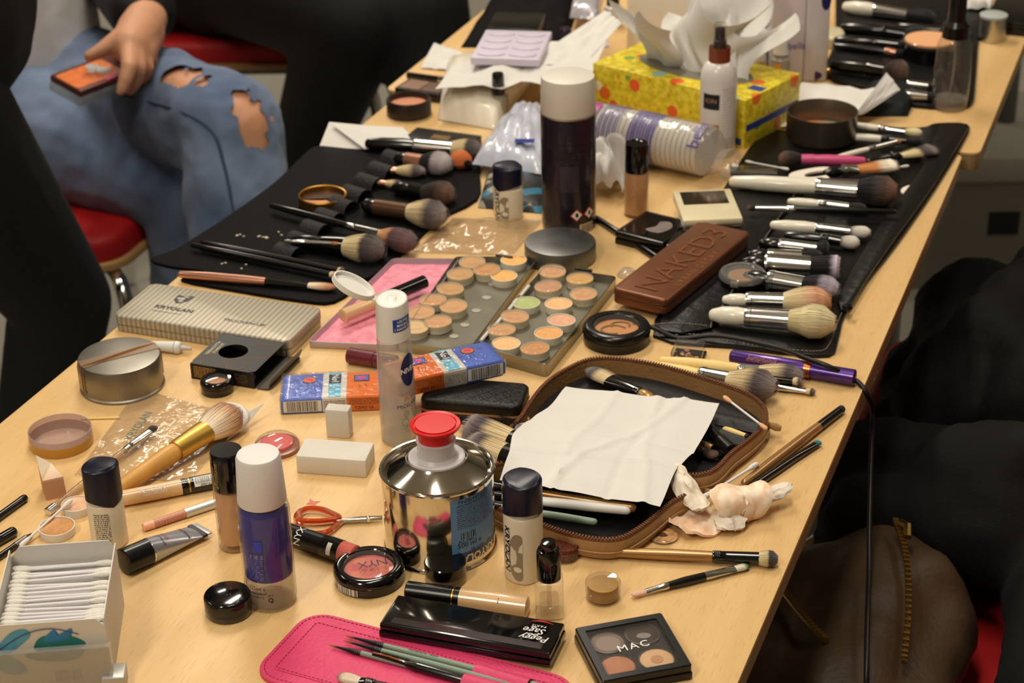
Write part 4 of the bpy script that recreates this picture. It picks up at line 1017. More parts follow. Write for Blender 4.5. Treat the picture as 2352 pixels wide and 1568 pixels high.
# ================================================================ tubes and concealers between the bottles
M_CONC = mat('concealer_beige', (222, 182, 134), 0.3, coat=0.5)
def ring(t, x, w_, r, m, nm='ring'): return rod(t, nm, x, x + w_, r, r, m, 0, 0)
def txt_rod(t, s, size, m, x, r, phi=0.0, flip=False, **kw):
    """lettering along the axis of a lying rod, phi = 0 on top, positive towards -y"""
    v, f = text2d(s, size, **kw); out = []
    for a, b in v:
        if flip == 2: a, b = -b, a
        elif flip: a, b = -a, -b
        an = phi - b / r; out.append((x + a, -math.sin(an) * (r + 0.0002), math.cos(an) * (r + 0.0002)))
    k = MB(); k.add(out, f); return k.build('lettering', m, t, 0)
def patch_rod(t, w_, h_, m, x, r, phi, nm='label', nn=8):
    v, f = patch2d(w_, h_, 1, nn); k = MB(); k.add([(x + a, -math.sin(phi - b / r) * (r + 0.0002), math.cos(phi - b / r) * (r + 0.0002)) for a, b in v], f); return k.build(nm, m, t, 0)
t, L = lay('concealer', 'beige concealer tube with black bar-coded cap lying behind the tall bottles', 'concealer', (272, 1146), (528, 1096), 0.0066)
rod(t, 'barrel', 0, L * 0.56, 0.0064, 0.0066, M_CONC, 0.002); ring(t, L * 0.56, L * 0.06, 0.0066, M_BLACKG, 'collar'); ring(t, L * 0.622, 0.0012, 0.0064, M_GOLD)
rod(t, 'cap', L * 0.64, L, 0.0066, 0.0066, M_BLACKG, 0, 0.002)
txt_rod(t, 'REVLON', 0.0052, M_INKW, L * 0.3, 0.0066, 0.65, space=1.1); txt_rod(t, 'COLORSTAY', 0.0034, M_INKW, L * 0.32, 0.0066, 1.1); txt_rod(t, 'REVLON', 0.003, M_INKW, L * 0.595, 0.0066, 0.5)
patch_rod(t, L * 0.26, 0.0085, M_INKW, L * 0.80, 0.0066, 0.75); k = patch_rod(t, L * 0.24, 0.0055, bars_mat('bars_black_fine', (236, 234, 228), (20, 20, 22), 2400, 'X', 0.5), L * 0.80, 0.00675, 0.6, 'bar_code')
txt_rod(t, '0997-6131', 0.0028, M_INK, L * 0.79, 0.0069, 1.25)
t, L = lay('lip_pencil', 'chubby pink lip pencil with silver cap in front of the concealer', 'lip pencil', (328, 1211), (512, 1150), 0.0036)
rod(t, 'tip', 0, L * 0.13, 0.0034, 0.0036, mat('peach_tip', (240, 176, 140), 0.4), 0.0006); rod(t, 'barrel', L * 0.13, L * 0.52, 0.0036, 0.0036, bars_mat('pink_print', (206, 140, 112), (170, 104, 84), 1400, 'X', 0.5, 0.4, 700, 'Y', 0.5)); rod(t, 'cap', L * 0.52, L, 0.0039, 0.0039, mat('satin_silver', (214, 212, 206), 0.35, metal=0.6), 0, 0.001)
# squeezed silver tube with black cap
t, L = lay('cosmetic_tube', 'silver squeeze tube with black cap and flat crimped end', 'tube', (281, 1291), (470, 1212), 0.0105, 0.0052)
rod(t, 'cap', 0, L * 0.30, 0.0104, 0.0104, M_BLACKP, 0.0012, 0, 28)
mb = MB(); rs = []
for i in range(11):
    u = i / 10; x = L * (0.31 + 0.58 * u); hw = 0.0098 + 0.0005 * u; hh = 0.0098 * (1 - u) ** 0.75 + 0.0012
    rs.append([(x, hw * math.cos(a) * (1 + 0.0 * u), hh * math.sin(a) - 0.0002 * u) for a in [2 * PI * j / 28 for j in range(28)]])
mb.rings(rs); mb.build('tube', mat('silver_tube', (178, 182, 190), 0.3, metal=0.75), t)
ring(t, L * 0.298, 0.0014, 0.0101, M_CHROME, 'collar')
mb = MB(); mb.box(L * 0.885, L * 0.94, -0.0103, 0.0103, -0.0012, 0.0010); mb.build('black_band', M_BLACKP, t); MB().box(L * 0.94, L, -0.0100, 0.0100, -0.0009, 0.0007, 0.0003).build('crimp', mat('crimp_grey', (186, 186, 186), 0.35, metal=0.5), t)
for s_, sz_, x0, mi_ in (('smashbox', 0.0046, 0.74, M_INK), ('24 HR', 0.0046, 0.50, mat('ink_red', (176, 90, 80), 0.5)), ('SHADOW PRIMER', 0.0022, 0.44, M_INK)):
    v, f = text2d(s_, sz_); out = []
    for a, b in v:      # across the tube, letters standing towards its crimped end
        x = L * x0 + b; u = (x / L - 0.31) / 0.58; out.append((x, -a, (0.0098 * (1 - u) ** 0.75 + 0.0012) * math.sqrt(max(0.05, 1 - (a / 0.0101) ** 2)) + 0.0004))
    k = MB(); k.add(out, f); k.build('lettering', mi_, t, 0)

# ================================================================ clear bag with brushes, powder puff
def quad_sheet(pts, nu, nv, zf):
    """bilinear sheet between four photo points (a b bottom, d c top) lifted by zf(u, v)"""
    a, b, c, d = [T(*p) for p in pts]
    return lambda u, v: (a.lerp(b, u).lerp(d.lerp(c, u), v) + Vector((0, 0, zf(u, v)))) - a, a
def bag(label, pts, zf, n=26, name='plastic_bag', m=M_BAGF, seam=True):
    fn, a = quad_sheet(pts, n, n, zf); t = thing(name, label, 'bag', a)
    k = MB(); k.grid(fn, n, n); k.build('top_film', m, t, 60)
    fn2, _ = quad_sheet(pts, n, n, lambda u, v: 0.0003); k = MB(); k.grid(fn2, 4, 4); k.build('bottom_film', m, t, 60)
    if seam:
        P = [fn(i / 12, 0.0) for i in range(13)]; k = MB(); k.tube([p + Vector((0, 0, 0.0004)) for p in P], 0.0005, 5); k.build('seal', M_CLEARW, t)
    return t, fn
def wr(u, v, s): return math.sin(7 * u + 3 * v + s) * math.sin(9 * v - 4 * u + 2 * s) + 0.5 * math.sin(23 * u + 11 * v + s)
t, fn = bag('crinkled clear plastic bag with printed name under the wooden powder brush', [(172, 1092), (432, 1108), (572, 962), (318, 894)], lambda u, v: 0.0012 + 0.006 * (math.sin(PI * u) * math.sin(PI * v)) ** 0.6 * (1 + 0.22 * wr(u, v, 1.3)))
bag_e = (fn(0.2, 0.75) - fn(0.2, 0.25)).normalized()
x_, y_ = bag_e, Vector((0, 0, 1)).cross(bag_e)
p_ = fn(0.28, 0.52) + Vector((0, 0, 0.002)); txt(t, 'KRYOLAN', 0.0105, mat('faded_green_ink', (70, 96, 88), 0.5), Matrix(((x_.x, y_.x, 0, p_.x), (x_.y, y_.y, 0, p_.y), (x_.z, y_.z, 1, p_.z), (0, 0, 0, 1))), bold=0.02)
t = brush('slim brush with clear handle and small brown head inside the plastic bag', (109, 1176), (359, 978), 0.0036, film('acrylic', (240, 226, 204), 0.85, 0.05, 0.12), M_FERS, 'brown', 0.70, 0.93, 0.0034, 0.0032, 0.0042, 'dome', 0.5, zB=0.0065, fr2=0.0038, n=90)
rod(t, 'end_cap', -0.0005, 0.0085, 0.0037, 0.0037, M_CHROME, 0.0006)
brush('large powder brush with bamboo handle and golden ferrule lying on the clear bag', (262, 1128), (544, 943), 0.0085, mat('bamboo', (206, 152, 74), 0.4, var=0.1, vscale=50), mat('brushed_gold', (196, 158, 74), 0.35, metal=0.8), 'peach', 0.49, 0.735, 0.0085, 0.0088, 0.0165, 'dome', 0.82, zB=0.0165, fr2=0.0112, n=700, bands=False, hshape=[(0.04, 0.0075), (0.062, 0.0086)])
t = thing('powder_puff', 'white oval powder puff under the head of the bamboo powder brush', 'powder puff', T(519, 962, 0.0095), ang((450, 960), (565, 975))); t.rotation_euler[0] = 0.28
MB().prism(ell(0.0205, 0.0185, 36), -0.003, 0.004, 0.0034, 0.0028, 4).build('pad', M_COTTON, t); MB().lathe([(0.0203, -0.0006), (0.0209, 0.0), (0.0207, 0.0008)], 36, sy=0.9).build('seam', M_WHITE, t)
def tri_paper(name, label, cat, pts, m, th=0.0004, curl=0.0):
    P = [T(*p[:2], p[2] if len(p) > 2 else 0.0008) for p in pts]; a = P[0].copy(); a.z = TH
    mb = MB(); n = len(P); top = [p - a for p in P]; mb.add(top + [p - Vector((0, 0, th)) for p in top], [tuple(range(n)), tuple(range(2 * n - 1, n - 1, -1))] + [(i, i + n, (i + 1) % n + n, (i + 1) % n) for i in range(n)])
    return one(name, label, cat, mb, m, a, smooth=0)
tri_paper('paper_scrap', 'folded corner of greaseproof paper sticking out beside the powder puff', 'paper', [(520, 1012, 0.001), (556, 986, 0.004), (606, 926, 0.016), (564, 950, 0.013), (548, 962, 0.010)], mat('greaseproof', (216, 212, 206), 0.5))

# ================================================================ sponges, scissors, lipsticks, compacts
M_SPONGE = mat('white_sponge', (219, 214, 202), 0.95, bump=0.25, bscale=900)
def block(name, label, cat, FLp, FRp, depth, h, m, b=0.0012, z0=0.0):
    a, c = T(*FLp, z0), T(*FRp, z0); L = (c - a).length
    mb = MB(); mb.box(0, L, 0, depth, 0, h, b); return one(name, label, cat, mb, m, a, math.atan2(c.y - a.y, c.x - a.x)), L
block('makeup_sponge', 'large white rectangular make-up sponge lying flat by the steel can', 'sponge', (682, 1086), (842, 1098), 0.030, 0.0165, M_SPONGE)
block('makeup_sponge', 'small white sponge standing on end behind the large one', 'sponge', (750, 1004), (804, 1008), 0.012, 0.027, M_SPONGE)
def scissors():
    t = thing('scissors', 'small scissors with translucent orange handles beside the steel can', 'scissors', T(740, 1200)); O = T(740, 1200)
    mo = mat('orange_plastic', (214, 84, 22), 0.12, trans=0.55, coat=0.5)
    for z, pts in ((0.0042, [(779, 1190), (760, 1178), (735, 1169), (705, 1168), (686, 1178), (681, 1192), (700, 1197), (740, 1197)]), (0.0022, [(781, 1196), (770, 1210), (752, 1222), (728, 1226), (700, 1224), (686, 1212), (690, 1202), (735, 1199)])):
        P = smooth_closed([tuple((T(x, y, z) - O)) for x, y in pts], 6); k = MB(); P = [Vector(p) for p in P]
        k.tube(P + [P[0]], 0.0026, 8, False); k.build('handle', mo, t)
    for dz, (e1, wy) in ((0.0042, ((878, 1186), 0.0024)), (0.0026, ((878, 1190), 0.0022))):
        a, b = T(772, 1194, dz) - O, T(*e1, dz) - O; d = (b - a).normalized(); s = Vector((-d.y, d.x, 0))
        k = MB(); o = [(a + s * 0.0018), (a - s * 0.0018), (a.lerp(b, 0.6) - s * wy), (b - s * wy * 0.8), (b + s * wy * 0.3), (a.lerp(b, 0.6) + s * wy * 0.8)]
        k.prism([(p.x, p.y) for p in o], dz - 0.0006, dz + 0.0006, 0.0002); k.build('blade', mat('steel_blade', (176, 172, 164), 0.25, metal=1.0), t)
    p = T(846, 1190, 0.0042) - O; k = MB(); k.M = tr(p.x, p.y, 0.0018); k.lathe([(0, 0), (0.002, 0), (0.002, 0.0034), (0.0012, 0.004), (0, 0.004)], 14); k.build('pivot', M_CHROME, t)
scissors()
one('smudge', 'small dry pink lipstick smear on the table top behind the scissors', 'smear', MB().prism([(x, y) for x, y in smooth_closed([(0, 0), (0.006, 0.001), (0.010, -0.003), (0.0075, 0.0035), (0.009, 0.008), (0.004, 0.006), (-0.001, 0.009), (0.001, 0.004)], 2)], 0, 0.0002), mat('lip_smear', (206, 116, 100), 0.6, var=0.2, vscale=200), T(703, 1158))
t, L = lay('lipstick', 'black lipstick with clear pink end lying in front of the orange scissors', 'lipstick', (660, 1224), (818, 1277), 0.0088)
rod(t, 'barrel', 0, L * 0.545, 0.0084, 0.0086, M_BLACKP, 0.0012); rod(t, 'cap', L * 0.548, L * 0.80, 0.0089, 0.0089, M_BLACKG); rod(t, 'pink_end', L * 0.80, L, 0.0086, 0.0084, mat('pink_clear', (206, 104, 94), 0.08, coat=0.8), 0, 0.0012)
txt_rod(t, 'NYX', 0.0085, M_INKW, L * 0.24, 0.0087, 0.75, flip=2, space=0.9); patch_rod(t, 0.004, 0.010, M_INKW, L * 0.69, 0.0089, 1.05); 
# pink powder compact with window
def compact(label, px, py, top, r, h, powder, name='powder_compact', win=0.72, cat='compact', body=M_BLACKG, group=None):
    t = thing(name, label, cat, T(px, py), FRONT + PI / 2, group)
    bs_ = MB().lathe([(0, 0), (r * 0.93, 0), (r * 0.97, h * 0.05), (r * 0.98, h * 0.52), (0, h * 0.52)], 48).build('base', body, t)
    ld_ = MB().lathe([(r * 0.975, h * 0.55), (r, h * 0.58), (r * 1.0, h * 0.78), (r * 0.95, h * 0.93), (r * 0.86, h), (r * (win + 0.03), h * 0.985), (r * win, h * 0.93), (r * win, h * 0.6), (r * 0.8, h * 0.55)], 56).build('lid', body, t)
    MB().lathe([(0, h * 0.53), (r * (win - 0.02), h * 0.53), (r * (win - 0.03), h * 0.66), (0, h * 0.68)], 40).build('powder', powder, bs_)
    MB().lathe([(r * win, h * 0.93), (r * win * 0.6, h * 0.97), (0, h * 0.985)], 40).build('window', M_CLEAR, ld_)
    return t
def checker(name, c1, c2, c3, s):
    if name in MC: return MC[name]
    m = bpy.data.materials.new(name); m.use_nodes = True; nt = m.node_tree; b = nt.nodes['Principled BSDF']; b.inputs['Roughness'].default_value = 0.6
    tc = node(nt, 'ShaderNodeTexCoord'); v = node(nt, 'ShaderNodeTexVoronoi'); v.inputs['Scale'].default_value = s; v.inputs['Randomness'].default_value = 0.2; nt.links.new(tc.outputs['Object'], v.inputs['Vector'])
    cr = node(nt, 'ShaderNodeValToRGB'); cr.color_ramp.interpolation = 'CONSTANT'; e = cr.color_ramp.elements; e.new(0.4); e.new(0.7)
    for i, (p, c) in enumerate(((0, c1), (0.35, c2), (0.65, c3), (0.9, c1))): e[i].position = p; e[i].color = lin(c)
    sp = node(nt, 'ShaderNodeSeparateColor'); nt.links.new(v.outputs['Color'], sp.inputs[0]); nt.links.new(sp.outputs[0], cr.inputs[0]); nt.links.new(cr.outputs[0], b.inputs['Base Color'])
    MC[name] = m; return m
t = compact('round black compact with window onto mosaic pink blusher in front of the lipstick', 849, 1330, 0, 0.0268, 0.0145, checker('pink_mosaic', (226, 116, 112), (214, 96, 104), (232, 134, 112), 110))
txt(t, 'NYX', 0.0115, M_INK, tr(0.003, 0.0, 0.0146) @ rot('Z', PI + 0.25), space=0.9); txt(t, 'POWDER BLUSH', 0.0025, M_INK, tr(0.0, 0.011, 0.0146) @ rot('Z', PI + 0.2))
o48 = ell(0.0263, 0.0263, 48); wrap(t, patch2d(0.020, 0.0058), bars_mat('bars_black', (232, 228, 220), (24, 24, 26), 1500, 'X', 0.5), o48, s_at(o48, -2.25), 0.0045, name='bar_code', off=0.0003)
MB().box(-0.004, 0.004, -0.0272, -0.0255, 0.004, 0.0085, 0.0006).build('clasp', M_BLACKG, t)
t, h = round_bottle('cosmetic_jar', 'clear glass jar with black screw lid standing against the steel can', 'jar', 1024, 1330, 1287)
MB().lathe([(0, 0), (0.0150, 0), (0.0157, 0.001), (0.0157, h * 0.42), (0.014, h * 0.45)], 40).build('glass', M_CLEAR, t)
MB().lathe([(0, 0.0035), (0.0130, 0.0035), (0.0132, h * 0.4), (0, h * 0.4)], 32).build('cream', mat('dark_cream', (120, 92, 66), 0.3), t)
MB().lathe([(0, h * 0.45), (0.0157, h * 0.45), (0.0157, h * 0.95), (0.0148, h), (0, h)], 44).build('lid', M_BLACKG, t)
t, L = lay('concealer', 'beige concealer wand with black cap lying behind the long black palette', 'concealer', (932, 1356), (1214, 1394), 0.0078)
rod(t, 'cap', 0, L * 0.385, 0.0076, 0.0078, M_BLACKP, 0.0015); ring(t, L * 0.39, 0.001, 0.0076, M_GOLD); rod(t, 'collar', L * 0.405, L * 0.45, 0.0078, 0.0078, M_BLACKP); rod(t, 'barrel', L * 0.45, L, 0.0078, 0.0078, M_CONC, 0, 0.001)
txt_rod(t, 'benefit', 0.0045, mat('pale_ink', (240, 214, 180), 0.5), L * 0.70, 0.0078, 0.2, flip=True); txt_rod(t, '1', 0.006, M_INK, L * 0.77, 0.0078, 0.7, flip=True)
# ================================================================ steel can with red cap
def can():
    t, h = round_bottle('solvent_can', 'shiny steel can with white spout, red plastic cap and blue label', 'can', 1012, 1248, 1068, FRONT)
    r = 0.0425; mt = mat('bright_tin', (214, 208, 196), 0.11, metal=1.0)
    MB().lathe([(0, 0.0015), (r * 0.95, 0.0015), (r * 1.02, 0.0), (r * 1.035, 0.0012), (r * 1.02, 0.0028), (r, 0.0036), (r, h - 0.003), (r * 0.99, h - 0.002)], 72).build('body', mt, t)
    MB().lathe([(r * 0.98, h - 0.0035), (r * 1.02, h - 0.003), (r * 1.04, h - 0.0012), (r * 1.02, h), (r * 0.985, h - 0.0002), (r * 0.97, h - 0.003), (r * 0.95, h - 0.0035), (r * 0.60, h + 0.0065), (r * 0.56, h + 0.0085), (r * 0.53, h + 0.0072), (r * 0.52, h + 0.003), (0, h + 0.003)], 72).build('lid', mt, t)
    fm = mat('frosted_spout', (206, 202, 204), 0.35, sss=0.3)
    MB().lathe([(0, h + 0.003), (r * 0.51, h + 0.0035), (r * 0.505, h + 0.0085), (r * 0.47, h + 0.0092), (r * 0.40, h + 0.0085), (r * 0.345, h + 0.011), (r * 0.335, h + 0.020), (r * 0.36, h + 0.0225), (r * 0.32, h + 0.0235), (0, h + 0.0235)], 48).build('spout', fm, t)
    rm = mat('red_plastic', (214, 26, 28), 0.35)
    MB().lathe([(0, h + 0.0235), (r * 0.315, h + 0.0235), (r * 0.33, h + 0.033), (r * 0.45, h + 0.0345), (r * 0.455, h + 0.0362), (r * 0.44, h + 0.0368), (r * 0.385, h + 0.0362), (r * 0.38, h + 0.0352), (r * 0.365, h + 0.0352), (r * 0.36, h + 0.0366), (0, h + 0.0368)], 56).build('cap', rm, t)
    o = ell(r, r, 96); s0 = s_at(o, 0.80)
    lb = mat('label_blue', (96, 142, 190), 0.35); W_ = 0.046
    T0 = t; t = wrap(t, patch2d(W_, h * 0.80, 20), lb, o, s0, h * 0.50, name='label', off=0.0002)
    wrap(t, patch2d(W_, h * 0.13, 20), mat('label_navy', (26, 60, 110), 0.35), o, s0, h * 0.165, name='label_band', off=0.0003)
    wrap(t, text2d('KRYOLAN', 0.0088, bold=0.03), mat('label_yellow', (226, 206, 150), 0.4), o, s0 - 0.002, h * 0.15, vertical=2, off=0.0004)
    wrap(t, patch2d(0.036, h * 0.30, 16), bars_mat('label_print', (96, 142, 190), (40, 52, 74), 1300, 'Y', 0.42, 0.4, 620, 'Z', 0.5), o, s0, h * 0.68, name='small_print', off=0.0004)
    wrap(t, patch2d(0.014, h * 0.075, 8), bars_mat('label_bars', (110, 156, 200), (16, 18, 26), 1100, 'Y', 0.5), o, s0 - 0.009, h * 0.44, name='bar_code', off=0.0004)
    wrap(t, text2d('500 ml e', 0.0062), M_INK, o, s0 - 0.008, h * 0.325, off=0.0004); wrap(t, text2d('Art. 3461', 0.0034), M_INK, o, s0 - 0.011, h * 0.375, off=0.0004)
    wrap(t, text2d('PINSELREINIGER', 0.0042), M_INK, o, s0 - 0.002, h * 0.865, off=0.0004); wrap(t, text2d('Cosmetic Brush Cleaner', 0.0028), M_INK, o, s0 - 0.002, h * 0.825, off=0.0004)
    wrap(t, text2d('SEE CODE   12M', 0.003), M_INK, o, s0 + 0.003, h * 0.245, off=0.0004)
can()

# ================================================================ long black palette, quad palette, pink brush case
t, Lx, Dy = boxed('eyeshadow_palette', 'long black palette with white script lettering lying on the pink case', 'palette', (868, 1432), (1264, 1502), (918, 1364), 0.0115 + 0.0035, 0.0115)
MB().box(0, Lx, 0, Dy, 0, 0.0055, 0.0012).build('base', M_BLACKG, t); MB().box(0.0006, Lx - 0.0006, 0.0006, Dy - 0.0006, 0.0059, 0.0115, 0.0014).build('lid', M_BLACKG, t)
MB().box(0.008, Lx - 0.008, 0.0035, 0.0105, 0.01145, 0.0117).build('window_strip', mat('smoked_window', (46, 36, 38), 0.1, coat=0.5), t)
for s_, yy, sz_ in (('Peggy', 0.027, 0.0092), ('Sage', 0.0355, 0.0092)): txt(t, s_, sz_, M_INKW, tr(Lx - 0.016 - (yy - 0.027) * 0.3, Dy - 0.045 + yy - 0.006, 0.0118) @ rot('Z', PI), shear=0.25)
txt(t, 'PARIS', 0.0034, M_INKW, tr(Lx - 0.017, Dy - 0.0095, 0.0118) @ rot('Z', PI), space=1.3)
k = MB(); k.add([(Lx - 0.024 + 0.016 * i / 8, Dy - 0.0055 + 0.0012 * math.sin(PI * i / 8), 0.0118) for i in range(9)] + [(Lx - 0.024 + 0.016 * i / 8, Dy - 0.0050 + 0.0024 * math.sin(PI * i / 8), 0.0118) for i in range(9)], [(i, i + 1, i + 10, i + 9) for i in range(8)]); k.build('red_swoosh', mat('red_ink', (190, 30, 36), 0.4), t, 0)

def quad_palette():
    h = 0.0125; t, Lx, Dy = boxed('eyeshadow_palette', 'square black palette with clear window over four round eyeshadows at the table edge', 'palette', (1382, 1566), (1597, 1526), (1321, 1442), h, h)
    Dy = Lx = (Lx + Dy) / 2
    MB().box(0, Lx, 0, Dy, 0, h * 0.55, 0.0015).build('base', M_BLACKP, t)
    fr = MB(); w_ = 0.0065
    o = rrect(Lx - 0.001, Dy - 0.001, 0.002, 3); i_ = rrect(Lx - 2 * w_, Dy - 2 * w_, 0.001, 3)
    c = tr(Lx / 2, Dy / 2, 0); rs = [[c @ Vector((x, y, z)) for x, y in oo] for oo, z in ((o, h * 0.6), (o, h * 0.94), (inset(o, 0.0008), h), (i_, h), (i_, h * 0.6))]
    fr.rings(rs, False, False); fr.build('lid_frame', M_BLACKP, t)
    MB().box(w_, Lx - w_, w_, Dy - w_, h * 0.555, h * 0.58).build('tray', mat('tray_black', (26, 25, 26), 0.6, var=0.5, vscale=300), t)
    for (x, y, nm, cc) in ((0.29, 0.72, 'shadow_mauve', (150, 128, 118)), (0.70, 0.76, 'shadow_dark', (70, 56, 48)), (0.27, 0.29, 'shadow_copper', (212, 146, 110)), (0.70, 0.29, 'shadow_peach', (246, 202, 154))):
        k = MB(); k.M = tr(x * Lx, y * Dy, 0); k.lathe([(0, h * 0.58), (0.0128, h * 0.58), (0.0128, h * 0.66), (0.0121, h * 0.68), (0.0118, h * 0.63), (0, h * 0.62)], 32); pn = k.build('pan', mat('pan_rim', (120, 112, 104), 0.4, metal=0.6), t)
        k = MB(); k.M = tr(x * Lx, y * Dy, 0); k.lathe([(0, h * 0.625), (0.0117, h * 0.632), (0.0112, h * 0.66), (0, h * 0.65)], 28); k.build('eyeshadow', mat(nm, cc, 0.7, var=0.08, vscale=120), pn)
        if 'dark' in nm:
            k = MB(); k.M = tr(x * Lx, y * Dy - 0.003, h * 0.665); k.prism(smooth_closed([(0.005, 0), (0.002, 0.003), (-0.003, 0.0032), (-0.0055, 0.0), (-0.002, -0.0028), (0.003, -0.003)], 3), 0, 0.0003); k.build('worn_pan', mat('pan_grey', (150, 146, 142), 0.4), pn)
        if 'mauve' in nm or 'peach' in nm:
            k = MB(); k.M = tr(x * Lx, y * Dy - (0.002 if 'mauve' in nm else 0.0005), h * 0.662); k.lathe([(0, 0.0003), (0.0088 if 'mauve' in nm else 0.0045, 0.0002), (0.0088 if 'mauve' in nm else 0.0045, 0)], 24); k.build('worn_spot', mat('spot_' + nm, (166, 150, 140) if 'mauve' in nm else (214, 162, 120), 0.6), pn)
    MB().box(w_ - 0.0005, Lx - w_ + 0.0005, w_ - 0.0005, Dy - w_ + 0.0005, h * 0.88, h * 0.93).build('window', film('scratched_window', (252, 251, 250), 0.96, 0.1, 0.012), t)
    txt(t, 'MAC', 0.0098, M_INKW, tr(Lx * 0.51, Dy * 0.505, h * 0.955) @ rot('Z', 0.06), space=1.25)
quad_palette()

M_PINK = mat('pink_leather', (214, 62, 106), 0.5, var=0.05, vscale=30, bump=0.35, bscale=350)
M_PINKD = mat('pink_thread', (150, 24, 62), 0.7)
def pink_case():
    zt = 0.0035
    c0 = T(712, 1398, zt); e1, e2 = T(560, 1636, zt), T(1385, 1574, zt)
    x = (e2 - c0).normalized(); y = (e1 - c0); y = (y - x * y.dot(x)).normalized(); L1, L2 = 0.215, 0.085
    t = thing('brush_case', 'hot pink leather brush case with stitched rounded corner', 'brush case', (c0.x, c0.y, TH), math.atan2(x.y, x.x))
    o = [(a + L1 / 2, b - L2 / 2) for a, b in rrect(L1, L2, 0.020, 8)]
    MB().prism(o, 0, zt, 0.0012, 0.0004, 3).build('cover', M_PINK, t)
    o2 = [(a + L1 / 2, b - L2 / 2) for a, b in rrect(L1 - 0.024, L2 - 0.024, 0.004, 4)]; MB().prism(o2, zt - 0.0004, zt + 0.0008, 0.0006, 0, 2).build('inner_panel', M_PINK, t)
    st = MB(); 
    for oo, step in ((inset(o, 0.0035), 0.0034), (inset(o2, 0.0016), 0.0034)):
        per = sum((Vector(oo[(i + 1) % len(oo)]) - Vector(oo[i])).length for i in range(len(oo))); n = int(per / step); zz = zt + (0.0008 if oo[0] != inset(o, 0.0035)[0] else 0)
        for i in range(n):
            p, nr = wrap_pt(oo, i * step); d = Vector((-nr.y, nr.x)); st.tube([(p.x - d.x * 0.0011, p.y - d.y * 0.0011, zz + 0.0001), (p.x, p.y, zz + 0.0003), (p.x + d.x * 0.0011, p.y + d.y * 0.0011, zz + 0.0001)], 0.0003, 4)
    s_ = st.build('stitching', M_PINKD, t); s_['kind'] = 'stuff'
    # elastic pockets that hold the brushes
    for (A, B, w_) in (((1092, 1545), (1215, 1580), 0.016), ((1065, 1568), (1190, 1600), 0.016)):
        a, b = T(*A, 0.004), T(*B, 0.004)
        aa, bb = Vector((a.x - c0.x, a.y - c0.y, 0)), Vector((b.x - c0.x, b.y - c0.y, 0)); R = Matrix.Rotation(-math.atan2(x.y, x.x), 3, 'Z'); aa, bb = R @ aa, R @ bb
        d = (bb - aa).normalized(); n = Vector((-d.y, d.x, 0)); k = MB()
        k.sheet(lambda u, v: aa.lerp(bb, u) + n * (v - 0.5) * w_ + Vector((0, 0, zt + 0.0008 + 0.0065 * math.sin(PI * v) ** 0.7)), 6, 10, 0.0006); k.build('brush_pocket', M_PINK, t)
pink_case()
M_LINER = ramp_mat('hair_liner', [(0.0, (110, 60, 24)), (0.6, (170, 104, 44)), (1.0, (120, 70, 30))])
for i, (a, b, z) in enumerate((((1340, 1600), (793, 1459), 0.0062), ((1330, 1612), (789, 1471), 0.0066), ((1200, 1596), (757, 1481), 0.0064))):
    lb = ('sage green liner brush with lettered handle in the pink case, beside the long black palette', 'middle sage green liner brush of the three in the pink case', 'sage green liner brush whose tip reaches furthest over the pink case, beside the black comb')[i]
    t = brush(lb, a, b, z, M_HGRN, mat('ferrule_matt', (24, 22, 24), 0.35), M_LINER, 0.83, 0.965, 0.0022, 0.0019, 0.0009, 'point', 1.0, fr2=0.0007, n=30, group='sage green liner brushes')
    if i == 0: 
        L_ = (T(*a, z) - T(*b, z)).length; txt_rod(t, 'RENESANS 1000R', 0.003, M_INK, L_ * 0.66, 0.0022, 0.1, flip=True)
def lash_comb():
    t, L = lay('lash_comb', 'black folding lash comb lying with the sage green brushes', 'comb', (1130, 1580), (856, 1503), 0.0070)
    rod(t, 'handle', 0, L * 0.62, 0.0030, 0.0036, M_HBLK, 0.002); rod(t, 'neck', L * 0.62, L * 0.72, 0.0036, 0.0022, M_HBLK)
    k = MB(); k.box(L * 0.70, L, -0.0022, 0.0022, -0.0016, 0.0022, 0.001); k.build('head', M_BLACKG, t)
    k = MB()
    for i in range(16): k.box(L * 0.72 + i * 0.0014, L * 0.72 + i * 0.0014 + 0.0005, -0.006, -0.002, -0.0004, 0.0006)
    k.build('teeth', M_BLACKG, t); k = MB(); k.tube([(L * 0.74, 0.001, 0.0024), (L * 0.85, 0.0012, 0.0036), (L * 0.98, 0.0006, 0.0025)], 0.0005, 6); k.build('clip', M_GOLD, t)
lash_comb()
brush('short white-haired brush with black handle at the front of the pink case', (960, 1596), (776, 1552), 0.0072, M_HBLK, M_FERB, ramp_mat('hair_white_dark', [(0.0, (236, 226, 206)), (0.7, (226, 206, 180)), (1.0, (80, 60, 44))]), 0.55, 0.72, 0.0036, 0.0038, 0.0052, 'dome', 0.6, n=160)
# scraps at the lower frame edge
block('eyeliner_box', 'grey silver carton standing beside the cotton swab box at the near edge', 'carton', (236, 1592), (290, 1588), 0.018, 0.012, mat('silver_card', (180, 178, 172), 0.35, metal=0.4))
tri_paper('paper_scrap', 'small scrap of pale card at the near edge, left of the pink case', 'paper', [(455, 1590), (545, 1585), (541, 1566), (500, 1570)], mat('pale_card', (190, 176, 140), 0.6))

